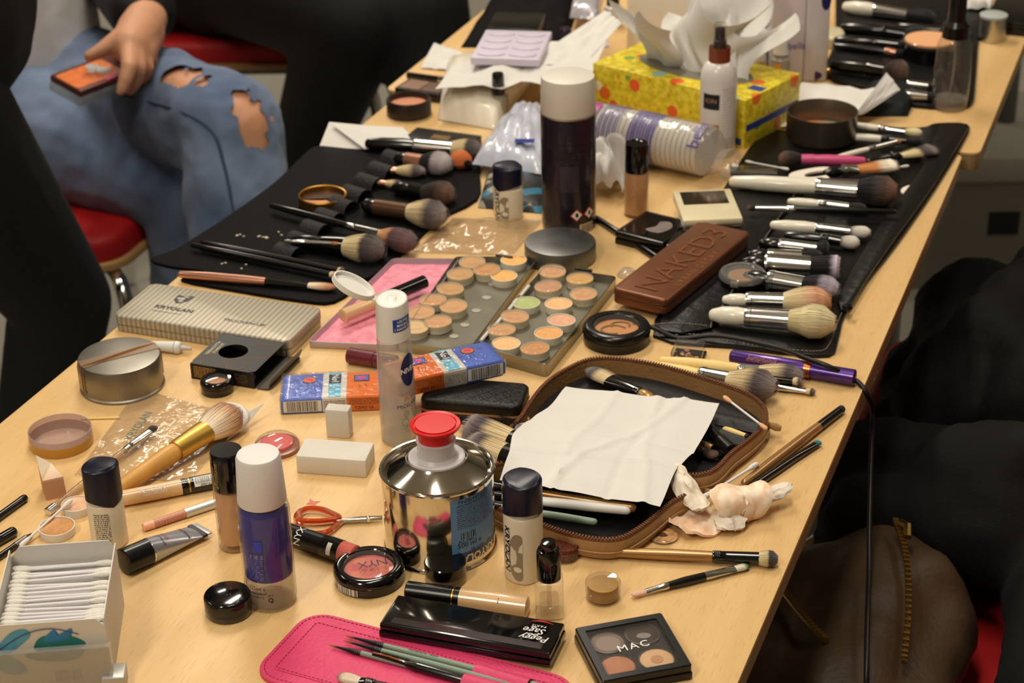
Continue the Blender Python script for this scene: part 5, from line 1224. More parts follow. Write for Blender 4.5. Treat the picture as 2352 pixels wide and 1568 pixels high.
# ================================================================ dropper bottle, little pots
def dropper():
    t, h = round_bottle('dropper_bottle', 'small clear glass dropper bottle with black cap beside the glitter pot', 'bottle', 1262, 1408, 1240, FRONT)
    w_ = 0.0205; o = rrect(w_, w_, 0.004, 5)
    MB().prism(o, 0, h * 0.50, 0.002, 0.001, 4, cap1=True).build('glass', film('thick_glass', (252, 252, 250), 0.98, 0.03, 0.07, 1.5), t)
    MB().prism(rrect(w_ * 0.68, w_ * 0.68, 0.003, 4), 0.004, h * 0.24, 0.001, 0.002).build('liquid', film('clear_oil', (250, 246, 236), 0.98, 0.02, 0.05, 1.3), t)
    MB().tube([(0, 0, h * 0.1), (0, 0, h * 0.52)], 0.0018, 10).build('pipette', M_CLEAR, t)
    MB().lathe([(0, h * 0.50), (0.0088, h * 0.50), (0.009, h * 0.52), (0.0088, h * 0.855), (0.0078, h * 0.885), (0.0062, h * 0.89), (0.0062, h * 0.945), (0.0052, h * 0.985), (0, h)], 40).build('cap', M_BLACKG, t)
dropper()
M_GLIT = mat('copper_glitter', (118, 62, 44), 0.35, metal=0.6, var=0.7, vscale=900, bump=1.0, bscale=900)
def pot(label, px, py, r, h, m, fill=0.5, lid=True, cat='pot', extra=None):
    t = thing('cosmetic_pot', label, cat, T(px, py))
    MB().lathe([(0, 0.0008), (r * 0.9, 0.0), (r * 0.97, 0.0008), (r * 0.97, h * 0.45), (r * 0.9, h * 0.5), (r * 0.9, h * 0.62)], 40).build('clear_base', M_CLEAR, t)
    MB().lathe([(0, h * 0.12), (r * 0.86, h * 0.12), (r * 0.87, h * (0.12 + fill)), (0, h * (0.12 + fill) + 0.0004)], 36).build('contents', m, t)
    if lid: MB().lathe([(r * 1.0, h * 0.45), (r, h * 0.95), (r * 0.96, h), (r * 0.88, h * 0.985), (0, h * 0.97)], 40).build('clear_lid', M_CLEAR, t)
    return t
pot('clear pot of copper glitter behind the dropper bottle', 1299, 1279, 0.0112, 0.0135, M_GLIT, 0.72, False)
pot('clear pot of golden powder standing alone on bare table', 1385, 1372, 0.0131, 0.0150, mat('gold_pigment', (172, 132, 66), 0.4, metal=0.4, var=0.1, vscale=100), 0.70)
t = pot('shallow clear dish with brown residue beside the tan zip case', 1524, 1233, 0.0128, 0.0075, mat('residue', (190, 146, 98), 0.5, var=0.5, vscale=260), 0.06, False)
k = MB(); k.M = tr(-0.001, 0.0, 0.0017); k.prism(smooth_closed([(0.004, 0), (0.001, 0.003), (-0.004, 0.002), (-0.006, -0.001), (0, -0.0025)], 3), 0, 0.0004); k.build('dark_speck', mat('residue_dark', (84, 52, 36), 0.6), t)

# ================================================================ brushes on the bare table, right
brush('bronze-handled brush with black ferrule lying along the front of the tan zip case', (1318, 1264), (1787, 1284), 0.0048, M_HGOLD, M_FERB, 'duod', 0.685, 0.91, 0.0048, 0.0046, 0.0068, 'dome', 0.95, zB=0.0062, fr2=0.0052, n=380, hshape=[(0.03, 0.0036), (0.075, 0.0046)])
t, L = lay('makeup_brush', 'double-ended black brush with silver ferrules and green-tipped head', 'brush', (1449, 1366), (1720, 1298), 0.0034)
rod(t, 'handle', L * 0.31, L * 0.62, 0.0028, 0.0034, M_HBLK, mid=[(L * 0.45, 0.0036)])
for a, b, r0, r1 in ((0.31, 0.12, 0.0028, 0.0022), (0.62, 0.88, 0.0033, 0.0030)):
    k = MB(); rs = []
    for i in range(9):
        u = i / 8; fl_ = 1 - 0.45 * u; rr = r0 + (r1 - r0) * u + (0.0003 if i in (1, 2) else 0); rs.append([(L * (a + (b - a) * u), rr * math.cos(2 * PI * j / 16) * (1 if b > a else -1) * (1 + 0.25 * u), rr * fl_ * math.sin(2 * PI * j / 16)) for j in range(16)])
    k.rings(rs); k.build('ferrule', M_FERS, t)
bristles(t, L * 0.88, L * 0.12, 0.0033, 0.0038, HR['green'], 'dome', 0.5, 120)
k = MB(); k.lathe([(0, 0), (0.0016, 0.001), (0.0028, 0.004), (0.0029, 0.008), (0.0022, L * 0.125)], 16, 'X', 0.55); k.build('sponge_tip', mat('sponge_pink', (226, 182, 160), 0.8), t)
brush('bronze-handled pencil brush with black ferrule pointing at the table edge', (1706, 1112), (1937, 936), 0.0044, M_HGOLD, M_FERB, 'black', 0.74, 0.955, 0.0046, 0.0040, 0.0036, 'dome', 1.0, fr2=0.0036, n=80, bands=False)
brush('black liner brush with teal-stained tip beside the bronze pencil brush', (1655, 1166), (1883, 1013), 0.0034, M_HBLK, M_FERB, 'teal', 0.74, 0.955, 0.0034, 0.0031, 0.0036, 'dome', 0.45, fr2=0.0034, n=60, bands=False)
swab('white cotton swab lying between the cotton pads and the bronze pencil brush', (1611, 1145), (1741, 1064), 0.011, 0.010)
swab('cotton swab with orange tips lying across the rim of the tan zip case', (1662, 910), (1762, 986), 0.027, 0.024, tipm=mat('cotton_orange', (226, 176, 136), 0.95))
t, L = lay('tweezers', 'short steel tweezers beside the rolled cotton pads', 'tweezers', (1585, 1108), (1662, 1136), 0.004)
for s in (-1, 1): k = MB(); k.sheet(lambda u, v: Vector((L * u, s * (0.0008 + 0.0022 * math.sin(PI * u)) , -0.0028 + 0.0056 * v)), 8, 2, 0.0007); k.build('arm', M_CHROME, t)
# used cotton pads
M_PAD = mat('cotton_pad', (228, 218, 202), 0.95, bump=0.5, bscale=260)
def stained(name, c1, c2, s):
    if name in MC: return MC[name]
    m = bpy.data.materials.new(name); m.use_nodes = True; nt = m.node_tree; b = nt.nodes['Principled BSDF']; b.inputs['Roughness'].default_value = 0.95
    tc = node(nt, 'ShaderNodeTexCoord'); n = node(nt, 'ShaderNodeTexNoise'); n.inputs['Scale'].default_value = s; nt.links.new(tc.outputs['Object'], n.inputs[0]); cr = node(nt, 'ShaderNodeValToRGB')
    e = cr.color_ramp.elements; e[0].position = 0.42; e[0].color = lin(c1); e[1].position = 0.62; e[1].color = lin(c2); nt.links.new(n.outputs[0], cr.inputs[0]); nt.links.new(cr.outputs[0], b.inputs['Base Color'])
    MC[name] = m; return m
from mathutils import noise
def pad(label, px, py, rz, fn, m, r=0.028, th=0.0022):
    """round cotton pad bent by fn(x, y) -> point"""
    t = MB(); seed = px * 0.01
    def f(u, v):
        rr = u * r; a = 2 * PI * v; p = fn(rr * math.cos(a), rr * math.sin(a)); q = Vector((math.cos(a) * rr, math.sin(a) * rr, seed)) * 95
        p = p + noise.noise_vector(q) * 0.0024 + noise.noise_vector(q * 2.3) * 0.0009; p.z = max(p.z, th + 0.0002); return p
    t.sheet(f, 14, 44, th); return one('cotton_pad', label, 'cotton pad', t, m, T(px, py), rz, smooth=70)
pad('grey-stained cotton pad folded long and leaning on the zip case', 1600, 1196, ang((1616, 1196), (1556, 1110)), lambda x, y: Vector((x * 1.05 + 0.016, y * 0.42 + 0.002 * math.sin(90 * x), 0.0075 + 0.20 * (x + 0.028) + 0.010 * (1 - (y / 0.028) ** 2) + 0.0012 * math.sin(140 * x + 60 * y))), stained('pad_grey', (238, 226, 206), (206, 190, 168), 60), 0.026)
pad('flat cotton pad stained with pink foundation, lying under the folded ones', 1602, 1204, 0.9, lambda x, y: Vector((x * 0.85, y * 0.85, 0.0042 + 0.0022 * math.sin(130 * x + 1) * math.cos(110 * y) + 0.010 * max(0, -x / 0.028) ** 3)), stained('pad_pink', (236, 196, 160), (246, 226, 202), 70), 0.026)
def roll(x, y):
    a = (x + 0.028) / 0.028 * 2.6; rr = 0.0095 + 0.0016 * a; return Vector((rr * math.cos(a) , y * (0.75 + 0.15 * math.sin(a)), 0.0135 + rr * math.sin(a) * 0.85 + 0.002 * math.sin(160 * y)))
pad('cotton pad rolled up like a rosebud on top of the heap', 1692, 1182, ang((1650, 1180), (1740, 1140)) + 1.2, roll, stained('pad_rose', (236, 200, 166), (248, 234, 212), 80), 0.028)
pad('cotton pad folded in half lying nearest the table edge beside the rosebud', 1768, 1165, ang((1735, 1175), (1800, 1150)), lambda x, y: Vector((x * 0.9, 0.4 * y, 0.004 + 0.011 * math.sqrt(max(0, 1 - (y / 0.0285) ** 2)) + 0.0012 * math.sin(120 * x))), M_PAD, 0.024)
pad('crushed cotton pad sticking out under the rosebud', 1676, 1212, ang((1640, 1225), (1700, 1200)), lambda x, y: Vector((x * 0.6, y * 0.55, 0.0045 + 0.0035 * abs(math.sin(150 * x + 60 * y)) + 0.004 * math.cos(90 * y))), M_PAD, 0.022)

# ================================================================ tan zip case
M_CASE = mat('tan_leather', (162, 122, 76), 0.4, var=0.1, vscale=30, bump=0.3, bscale=300)
M_ZIP = mat('zip_tape', (128, 78, 46), 0.45, bump=1.0, bscale=900)
M_LINING = mat('black_lining', (24, 24, 26), 0.55, var=0.25, vscale=40, bump=0.35, bscale=160)
def zip_half(t, O, pts, zt):
    P = [T(x, y, zt) - O for x, y in pts]; o = smooth_closed([(p.x, p.y) for p in P], 5)
    if area2(o) < 0: o = o[::-1]
    ou, i1, i2 = o, inset(o, 0.0035), inset(o, 0.0055); n = len(o)
    wl = MB(); wl.rings([[(x, y, z) for x, y in oo] for oo, z in ((inset(o, 0.004), 0.0), (inset(o, 0.0008), 0.002), (o, 0.006), (o, zt - 0.003), (inset(o, 0.0012), zt - 0.0008), (i1, zt - 0.001), (i1, 0.003))], False, False); wl.build('wall', M_CASE, t)
    MB().prism(inset(o, 0.0036), 0.0004, 0.0032, 0).build('lining', M_LINING, t)
    z = MB(); zz = inset(o, 0.0022); q = [Vector((x, y, zt)) for x, y in zz]; z.tube(q + [q[0], q[1]], 0.0015, 8, False); z.build('zip', M_ZIP, t)
    te = MB(); per = sum((Vector(zz[(i + 1) % n]) - Vector(zz[i])).length for i in range(n)); m_ = int(per / 0.0026)
    for i in range(m_):
        p, nr = wrap_pt(zz, i * per / m_); d = Vector((-nr.y, nr.x)); te.M = tr(p.x, p.y, zt + 0.0016) @ Matrix.Rotation(math.atan2(d.y, d.x), 4, 'Z'); te.box(-0.0007, 0.0007, -0.0016, 0.0016, 0, 0.0007)
    te_ = te.build('zip_teeth', M_ZIP, t); te_['kind'] = 'stuff'
    pip = MB(); q = [Vector((x, y, 0.0075)) for x, y in inset(o, -0.0003)]; pip.tube(q + [q[0], q[1]], 0.0009, 6, False); pip.build('piping', M_CASE, t)
    return o
O = T(1400, 1040); O.z = TH
tc_ = thing('zip_case', 'open tan leather zip case with black lining under the white tissue', 'brush case', O)
ZT = 0.0175
zip_half(tc_, O, [(1192, 958), (1240, 890), (1300, 846), (1375, 821), (1500, 834), (1620, 868), (1722, 905), (1764, 944), (1754, 986), (1690, 1040), (1606, 1096), (1380, 1066), (1150, 1030)], ZT)
zip_half(tc_, O, [(1128, 1066), (1360, 1082), (1590, 1118), (1545, 1160), (1480, 1213), (1418, 1243), (1330, 1237), (1230, 1205), (1130, 1160)], ZT)
for (A, B, w_) in (((1640, 962), (1745, 985), 0.02), ((1600, 985), (1715, 1012), 0.02), ((1585, 1020), (1690, 1040), 0.02)):
    a, b = T(*A, 0.005) - O, T(*B, 0.005) - O; d = (b - a).normalized(); n_ = Vector((-d.y, d.x, 0)); k = MB()
    k.sheet(lambda u, v: a.lerp(b, u) + n_ * (v - 0.5) * w_ + Vector((0, 0, 0.001 + 0.0045 * math.sin(PI * v))), 6, 8, 0.0006); k.build('elastic_loop', M_LINING, tc_)
k = MB(); p0 = T(1766, 975, 0.012) - O; k.tube([p0, p0 + Vector((0.006, 0.001, -0.002)), p0 + Vector((0.010, 0.002, -0.003))], [0.0025, 0.0034, 0.0024], 8); k.build('zip_pull', M_CASE, tc_)
# tissue over the case
def edge_sheet(left, right, nu, nv, zf, O):
    L_, R_ = smooth_open([tuple(T(*p)) for p in left], 6), smooth_open([tuple(T(*p)) for p in right], 6)
    def at(P, v): i = v * (len(P) - 1); a = min(int(i), len(P) - 2); return P[a].lerp(P[a + 1], i - a)
    return lambda u, v: at(L_, v).lerp(at(R_, v), u) - O + Vector((0, 0, zf(u, v)))
OT = T(1400, 1030); OT.z = TH
def crease(x, c, w, h): return h * math.exp(-((x - c) / w) ** 2)
fn = edge_sheet([(1148, 1102, 0.034), (1170, 1036, 0.034), (1186, 986, 0.033), (1258, 935, 0.029), (1300, 886, 0.025)], [(1516, 1164, 0.027), (1552, 1080, 0.028), (1578, 1052, 0.027), (1612, 1008, 0.025), (1652, 926, 0.023)], 44, 44, lambda u, v: crease(u, 0.34, 0.02, 0.0015) + crease(u, 0.67, 0.02, -0.0014) + crease(v, 0.30, 0.02, 0.0016) + crease(v, 0.62, 0.02, -0.0015) + 0.0012 * math.sin(9 * u + 13 * v) * math.sin(11 * v - 5 * u) + crease(u - v * 0.5, 0.28, 0.022, 0.0022) + crease(u + v * 0.3, 0.9, 0.025, 0.0018), OT)
k = MB(); k.sheet(fn, 44, 44, 0.0003); one('tissue', 'creased white paper tissue spread over the tan zip case', 'tissue', k, M_PAPER, OT, smooth=50)
# brushes in and around the zip case
brush('foundation brush with black ferrule and bronze handle slipped under the tissue', (1505, 922), (1351, 847), 0.010, M_HGOLD, M_FERB, 'duo', 0.22, 0.66, 0.0062, 0.0056, 0.0098, 'dome', 0.45, zB=0.012, fr2=0.0092, n=260)
brush('large dense cream and grey brush with black ferrule sticking out left of the tissue', (1290, 1052), (1074, 986), 0.0155, M_HBLK, M_FERB, 'duo', 0.25, 0.53, 0.009, 0.0125, 0.0170, 'flat', 0.9, zB=0.018, n=600, bands=False)
brush('second large cream and grey brush with black ferrule behind the steel can', (1290, 1090), (1082, 1024), 0.016, M_HBLK, M_FERB, 'duo', 0.25, 0.62, 0.009, 0.0125, 0.0150, 'flat', 0.9, zB=0.017, n=500, bands=False)
brush('small grey-haired brush with bronze ferrule beside the spiral lash brush', (1260, 962), (1184, 988), 0.021, M_HGOLD, M_HGOLD, 'duo', 0.35, 0.6, 0.003, 0.0035, 0.0058, 'dome', 0.7, n=120, bands=False)
t, L = lay('spiral_lash_brush', 'black spiral lash brush left of the tissue', 'brush', (1200, 985), (1146, 952), 0.0195)
rod(t, 'stem', 0, L * 0.35, 0.0012, 0.0012, M_BLACKP); k = MB()
for i in range(90):
    u = i / 90; a = i * 2.4; x = L * (0.3 + 0.7 * u); rr = 0.0036 * (1 - 0.3 * u); k.tube([(x, 0, 0), (x + 0.0004, rr * math.cos(a), rr * math.sin(a))], 0.00022, 4)
k.build('bristles', M_BLACKP, t)
def handle_only(label, A, B, z, r, m, name='makeup_brush', zB=None, extra=None, group=None):
    t, L = lay(name, label, 'brush', A, B, z, zB, group); rod(t, 'handle', 0, L * 0.9, r * 0.9, r * 0.8, m, r, 0, 16, mid=[(L * 0.3, r)]); rod(t, 'ferrule', L * 0.9, L, r * 0.8, r * 0.9, M_FERB); return t, L
t, L = handle_only('bronze brush handle with faint lettering along the front edge of the tissue', (1462, 1168), (1120, 1114), 0.0215, 0.0042, M_HGOLD)
txt_rod(t, 'M MAKEUP', 0.004, M_INK, L * 0.45, 0.0042, 0.2, flip=True)
handle_only('white brush handle lying in front of the bronze one in the tan zip case', (1450, 1172), (1122, 1138), 0.0205, 0.0042, mat('handle_pure_white', (240, 238, 232), 0.35))
handle_only('sage green brush handle at the front of the tan zip case', (1372, 1199), (1128, 1160), 0.0185, 0.0030, M_HGRN)
t, L = lay('makeup_tube', 'black tube slipped into the elastic loops at the right of the tan zip case', 'tube', (1622, 978), (1682, 1040), 0.014); rod(t, 'barrel', 0, L * 0.55, 0.0052, 0.0052, M_BLACKG, 0.001); rod(t, 'cap', L * 0.56, L, 0.0062, 0.0075, M_BLACKP, 0, 0.001)
brush('small purple-tipped brush in the elastic loops under the black tube', (1590, 1024), (1648, 1048), 0.009, M_HGOLD, M_FERS, 'brown', 0.25, 0.5, 0.004, 0.0045, 0.0058, 'dome', 0.6, n=90, bands=False)
handle_only('pale wooden brush handle under the elastic loops of the tan zip case', (1660, 984), (1718, 1003), 0.0095, 0.0030, M_HYEL)
handle_only('short bronze brush handle next to the purple-tipped brush', (1604, 1016), (1640, 1030), 0.012, 0.0034, M_HGOLD)

# ================================================================ purple mascara and pale brushes behind the case
t, L = lay('mascara', 'long metallic purple mascara with copper ring near the table edge', 'mascara', (1676, 818), (1966, 868), 0.0076)
mp_ = mat('purple_metal', (72, 40, 118), 0.3, metal=0.55, coat=0.3)
rod(t, 'barrel', 0, L * 0.60, 0.0070, 0.0076, mp_, 0.003); rod(t, 'ring', L * 0.60, L * 0.65, 0.0077, 0.0077, mat('copper_ring', (190, 112, 66), 0.25, metal=0.9)); rod(t, 'cap', L * 0.65, L, 0.0074, 0.0076, mp_, 0, 0.0015)
txt_rod(t, 'Sumptuous', 0.006, mat('copper_ink', (176, 110, 100), 0.4), L * 0.27, 0.0074, 0.75, shear=0.2); txt_rod(t, 'EXTREME LASH MULTIPLYING', 0.003, mat('copper_ink', (176, 110, 100), 0.4), L * 0.32, 0.0074, 1.15)
brush('pale wood brush with silver ferrule and rosy grey head against the purple mascara', (1512, 828), (1846, 864), 0.0062, M_HYEL, M_FERS, 'duo', 0.56, 0.70, 0.0062, 0.0056, 0.0105, 'dome', 0.9, zB=0.010, fr2=0.0062, n=300)
brush('pale wood brush with big fluffy cream and grey head beside the tan zip case', (1470, 838), (1782, 890), 0.0068, M_HYEL, M_FERS, 'duo', 0.455, 0.665, 0.0064, 0.0075, 0.0165, 'dome', 0.85, zB=0.017, fr2=0.009, n=650)
brush('thin brush with flat silver ferrule pointing past the fluffy brush', (1660, 872), (1873, 900), 0.0036, M_HBLK, M_FERS, 'duod', 0.5, 0.90, 0.0034, 0.0036, 0.0042, 'dome', 0.6, fr2=0.0036, n=120)
brush('short black brush with small rosy head lying on the thin silver one', (1700, 866), (1842, 876), 0.0095, M_HBLK, M_FERB, 'duo', 0.5, 0.86, 0.0034, 0.0036, 0.0050, 'dome', 0.7, n=120, bands=False)
# ================================================================ tins, cartons and packs of the middle left
M_TINM = mat('matt_tin', (146, 141, 130), 0.42, metal=1.0, var=0.12, vscale=40)
t, h = round_bottle('round_tin', 'round steel tin with strips of yellowed tape at the left table edge', 'tin', 282, 884, 815, FRONT)
r = 0.0366
MB().lathe([(0, 0.0005), (r * 1.0, 0.0), (r * 1.035, 0.0006), (r * 1.03, 0.002), (r, 0.003), (r, h * 0.55), (0, h * 0.55)], 64).build('base', M_TINM, t)
MB().lathe([(r * 1.008, h * 0.3), (r * 1.012, h * 0.5), (r * 1.005, h * 0.94), (r * 0.985, h * 0.985), (r * 0.95, h), (0, h * 0.995)], 64).build('lid', M_TINM, t)
mtp = film('old_tape', (216, 176, 118), 0.9, 0.35, 0.16)
for a0, w_, nm in ((2.05, 0.012, 'tape'), (2.25, 0.005, 'tape')):
    k = MB(); k.M = rot('Z', a0)
    def tp(u, v):
        s = (u - 0.5) * 2.0; rr = r * 1.02
        y = (v - 0.5) * w_
        if abs(s) < 0.72: return Vector((s / 0.72 * rr, y, h + 0.0004))
        return Vector((math.copysign(rr, s), y, h + 0.0004 - (abs(s) - 0.72) / 0.28 * h * 0.85))
    k.sheet(tp, 26, 3, 0.0002); k.build(nm, mtp, t)
t, L = lay('glue_tube', 'little white tube with pointed nozzle behind the taped tin', 'tube', (345, 792), (440, 801), 0.0055)
rod(t, 'tube', 0, L * 0.6, 0.004, 0.0056, M_WHITE, 0.002, mid=[(L * 0.3, 0.0048)]); rod(t, 'shoulder', L * 0.6, L * 0.76, 0.0062, 0.0058, M_WHITE, 0.001, 0.002); rod(t, 'nozzle', L * 0.76, L, 0.0028, 0.0014, mat('nozzle_grey', (190, 188, 184), 0.4), 0, 0.0004)
# black carton with hole
def carton():
    h = 0.0160; t, Lx, Dy = boxed('makeup_carton', 'open black carton with round cut-out and gold print in front of the striped tin', 'carton', (436, 833), (582, 857), (522, 763), h, h)
    mc = mat('black_card', (20, 19, 18), 0.4); th = 0.0006
    hole = (Lx * 0.42, Dy * 0.5); R = 0.0135
    k = MB(); n = 48; inner = [(hole[0] + R * math.cos(2 * PI * i / n), hole[1] + R * math.sin(2 * PI * i / n)) for i in range(n)]; outer = []
    for i in range(n):
        c, s = math.cos(2 * PI * i / n), math.sin(2 * PI * i / n); m = min([(Lx - hole[0]) / c if c > 1e-6 else 9, -hole[0] / c if c < -1e-6 else 9, (Dy - hole[1]) / s if s > 1e-6 else 9, -hole[1] / s if s < -1e-6 else 9]); outer.append((hole[0] + c * m, hole[1] + s * m))
    k.rings([[(x, y, h - th) for x, y in inner], [(x, y, h) for x, y in inner], [(x, y, h) for x, y in outer], [(x, y, h - th) for x, y in outer], [(x, y, h - th) for x, y in inner]], False, False)
    k.build('top_panel', mc, t, 20)
    MB().box(0, Lx, 0, Dy, 0, th).build('bottom_panel', mc, t); MB().box(0, Lx, 0, th, th, h - th).build('front_panel', mc, t); MB().box(0, Lx, Dy - th, Dy, th, h - th).build('back_panel', mc, t); MB().box(0, th, th, Dy - th, th, h - th).build('side_panel', mc, t)
    k = MB(); k.M = tr(Lx, 0, 0.0003) @ rot('Y', -0.12); o = [(a + 0.0075, b + Dy / 2) for a, b in rrect(0.015, Dy, 0.004, 4)]; k.prism(o, 0, th); k.build('end_flap', mat('card_grey', (86, 80, 72), 0.5), t)
    k = MB(); k.M = tr(Lx + 0.013, 0, 0.0022) @ rot('Y', -1.15); o = [(a + 0.006, b + Dy / 2) for a, b in rrect(0.012, Dy * 0.96, 0.004, 4)]; k.prism(o, 0, th); k.build('tuck_flap', mat('card_grey', (86, 80, 72), 0.5), t)
    mgo = mat('dull_gold_ink', (150, 112, 52), 0.4)
    txt(t, 'TERRACOTTA', 0.0042, mat('pale_gold', (200, 184, 150), 0.4), tr(0.0062, Dy * 0.5, h + 0.0002) @ rot('Z', PI / 2), bold=0.02); txt(t, 'STARDUST', 0.0042, mat('pale_gold', (200, 184, 150), 0.4), tr(0.0112, Dy * 0.52, h + 0.0002) @ rot('Z', PI / 2), bold=0.02)
    for cx, cy, rr in ((Lx * 0.30, Dy * 0.16, 0.0125), (Lx * 0.80, Dy * 0.62, 0.0135), (Lx * 0.66, Dy * 0.18, 0.0105)):
        k = MB(); pts = [(cx + rr * math.cos(a), cy + rr * math.sin(a), h + 0.0001) for a in [2 * PI * i / 30 for i in range(31)]]; pts = [p for p in pts if 0.001 < p[0] < Lx - 0.001 and 0.001 < p[1] < Dy - 0.001 and (p[0] - hole[0]) ** 2 + (p[1] - hole[1]) ** 2 > (R * 1.05) ** 2]
        run = []
        for p in pts:
            if run and (Vector(p) - Vector(run[-1])).length > 0.006:
                if len(run) > 2: k.tube(run, 0.0003, 4)
                run = []
            run.append(p)
        if len(run) > 2: k.tube(run, 0.0003, 4)
        if k.v: k.build('ring_print', mgo, t)
    k = MB(); v, f = patch2d(Lx * 0.36, h * 0.72); k.M = tr(Lx * 0.23, -0.0002, h * 0.5) @ rot('X', PI / 2); k.add([(a, b, 0) for a, b in v], f); k.build('small_print', bars_mat('gold_print', (20, 19, 18), (176, 128, 58), 900, 'X', 0.44, 0.4, 520, 'Z', 0.45), t, 0)
    k = MB(); v, f = patch2d(Lx * 0.2, h * 0.6); k.M = tr(Lx * 0.80, -0.0002, h * 0.5) @ rot('X', PI / 2); k.add([(a, b, 0) for a, b in v], f); k.build('small_print', bars_mat('dim_print', (20, 19, 18), (84, 68, 44), 600, 'Z', 0.44, 0.4, 620, 'X', 0.45), t, 0)
carton()
compact('small round black eyeshadow with nude powder in front of the black carton', 500, 897, 0, 0.0150, 0.0130, mat('nude_powder', (206, 156, 124), 0.5), win=0.66, name='eyeshadow', cat='eyeshadow')
# tissue packs
def pack(label, t, L, D, h):
    mats = (mat('pack_blue', (84, 112, 204), 0.3, coat=0.3), mat('pack_white', (226, 222, 214), 0.3, coat=0.3), mat('pack_orange', (240, 118, 22), 0.3, coat=0.3))
    def slab(x0, x1, m, nm):
        k = MB(); n = 10; rs = []
        for i in range(n + 1):
            x = x0 + (x1 - x0) * i / n; e = min(1.0, min(x, L - x) / 0.006 + 0.75); b = 0.0012; bul = 0.0004 * math.sin(40 * x)
            rs.append([(x, a * D / 2 + D / 2, h / 2 + c * h / 2 * e + bul * (c > 0)) for a, c in ((-1 + 0.03, -1), (1 - 0.03, -1), (1, -0.85), (1, 0.85), (1 - 0.05, 1), (-1 + 0.05, 1), (-1, 0.85), (-1, -0.85))])
        k.rings([[(p[0], p[1], p[2]) for p in r_] for r_ in rs]); k.build(nm, m, t, 30)
    a, b = L * 0.36, L * 0.57
    slab(0, a, mats[0], 'blue_end'); slab(a, b, mats[1], 'white_band'); slab(b, L, mats[2], 'orange_end')
    zt = h + 0.0006
    def flat(v, f, nm, m, M): k = MB(); k.M = M; k.add([(x, y, 0) for x, y in v], f); k.build(nm, m, t, 0)
    flat(*patch2d(L * 0.11, D * 0.97), 'blue_stripe', mat('pack_lightblue', (110, 190, 222), 0.35), tr(L * 0.465, D / 2, zt + 0.0001))
    flat(*patch2d(L * 0.105, D * 0.36), 'name_panel', mat('pack_navy', (16, 28, 62), 0.35), tr(L * 0.467, D * 0.72, zt + 0.0002))
    txt(t, 'No1', 0.0088, M_INKW, tr(L * 0.467, D * 0.72, zt + 0.0004) @ rot('Z', -PI / 2), bold=0.02); txt(t, 'bella', 0.005, M_INKW, tr(L * 0.467, D * 0.44, zt + 0.0004))
    flat(*disc2d(0.0062, 0.0058), 'circle_print', M_INK, tr(L * 0.24, D * 0.72, zt + 0.00015)); flat(*disc2d(0.0056, 0.0052), 'circle_print', mats[2], tr(L * 0.24, D * 0.72, zt + 0.0002)); flat(*disc2d(0.003, 0.0028), 'circle_print', mat('magenta_ink', (226, 50, 130), 0.4), tr(L * 0.24, D * 0.72, zt + 0.0003))
    flat(*patch2d(0.0135, 0.011), 'square_print', M_INK, tr(L * 0.70, D * 0.72, zt + 0.00015)); flat(*patch2d(0.0118, 0.0095), 'square_print', mats[0], tr(L * 0.70, D * 0.72, zt + 0.0002)); flat(*patch2d(0.0066, 0.005), 'square_print', mat('magenta_ink', (226, 50, 130), 0.4), tr(L * 0.70, D * 0.72, zt + 0.0003))
    for u, v_, a_ in ((0.22, 0.44, 0.1), (0.255, 0.43, -0.1), (0.12, 0.72, 1.4), (0.685, 0.38, 0.1), (0.74, 0.42, 0.5), (0.345, 0.5, 1.2)):
        flat(*patch2d(0.0005, 0.005), 'dash_print', M_INK, tr(L * u, D * v_, zt + 0.0002) @ rot('Z', a_))
    fr = lambda x: tr(x, -0.0001, h * 0.5) @ rot('X', PI / 2)
    flat(*patch2d(L * 0.33, h * 0.74), 'bar_code_panel', M_INKW, fr(L * 0.185)); flat(*patch2d(L * 0.27, h * 0.66), 'bar_code', bars_mat('bars_black2', (232, 230, 222), (18, 18, 20), 1300, 'X', 0.5), tr(L * 0.185, -0.0002, h * 0.5) @ rot('X', PI / 2))
    flat(*patch2d(L * 0.19, h * 0.6), 'small_print', bars_mat('pack_print', (226, 222, 214), (90, 80, 80), 1300, 'X', 0.42, 0.4, 700, 'Z', 0.45), fr(L * 0.465)); flat(*patch2d(L * 0.36, h * 0.42), 'small_print', bars_mat('pack_print_o', (240, 118, 22), (90, 44, 14), 1300, 'X', 0.42, 0.4, 700, 'Z', 0.45), tr(L * 0.77, -0.0001, h * 0.66) @ rot('X', PI / 2))
    txt(t, 'TZMO SA', 0.004, M_INK, tr(L * 0.72, -0.0003, h * 0.24) @ rot('X', PI / 2))
    k = MB(); k.box(-0.0008, L + 0.0008, -0.0008, D + 0.0008, 0.0, h + 0.0014, 0.0005); k.build('film_wrap', film('wrap_film', (250, 250, 250), 0.985, 0.08, 0.012, 1.4, bump=0.5, bscale=160), t)
a, b = T(647, 952), T(862, 942); t = thing('tissue_pack', 'blue and orange pocket tissue pack lying on the bare table', 'tissues', a, math.atan2(b.y - a.y, b.x - a.x))
pack('', t, 0.100, 0.046, 0.0145)
ZW = 0.0222
a, b = T(1161, 862, ZW), T(962, 905, ZW); t = thing('tissue_pack', 'blue and orange pocket tissue pack lying upside down on the black wallet', 'tissues', a, math.atan2(b.y - a.y, b.x - a.x))
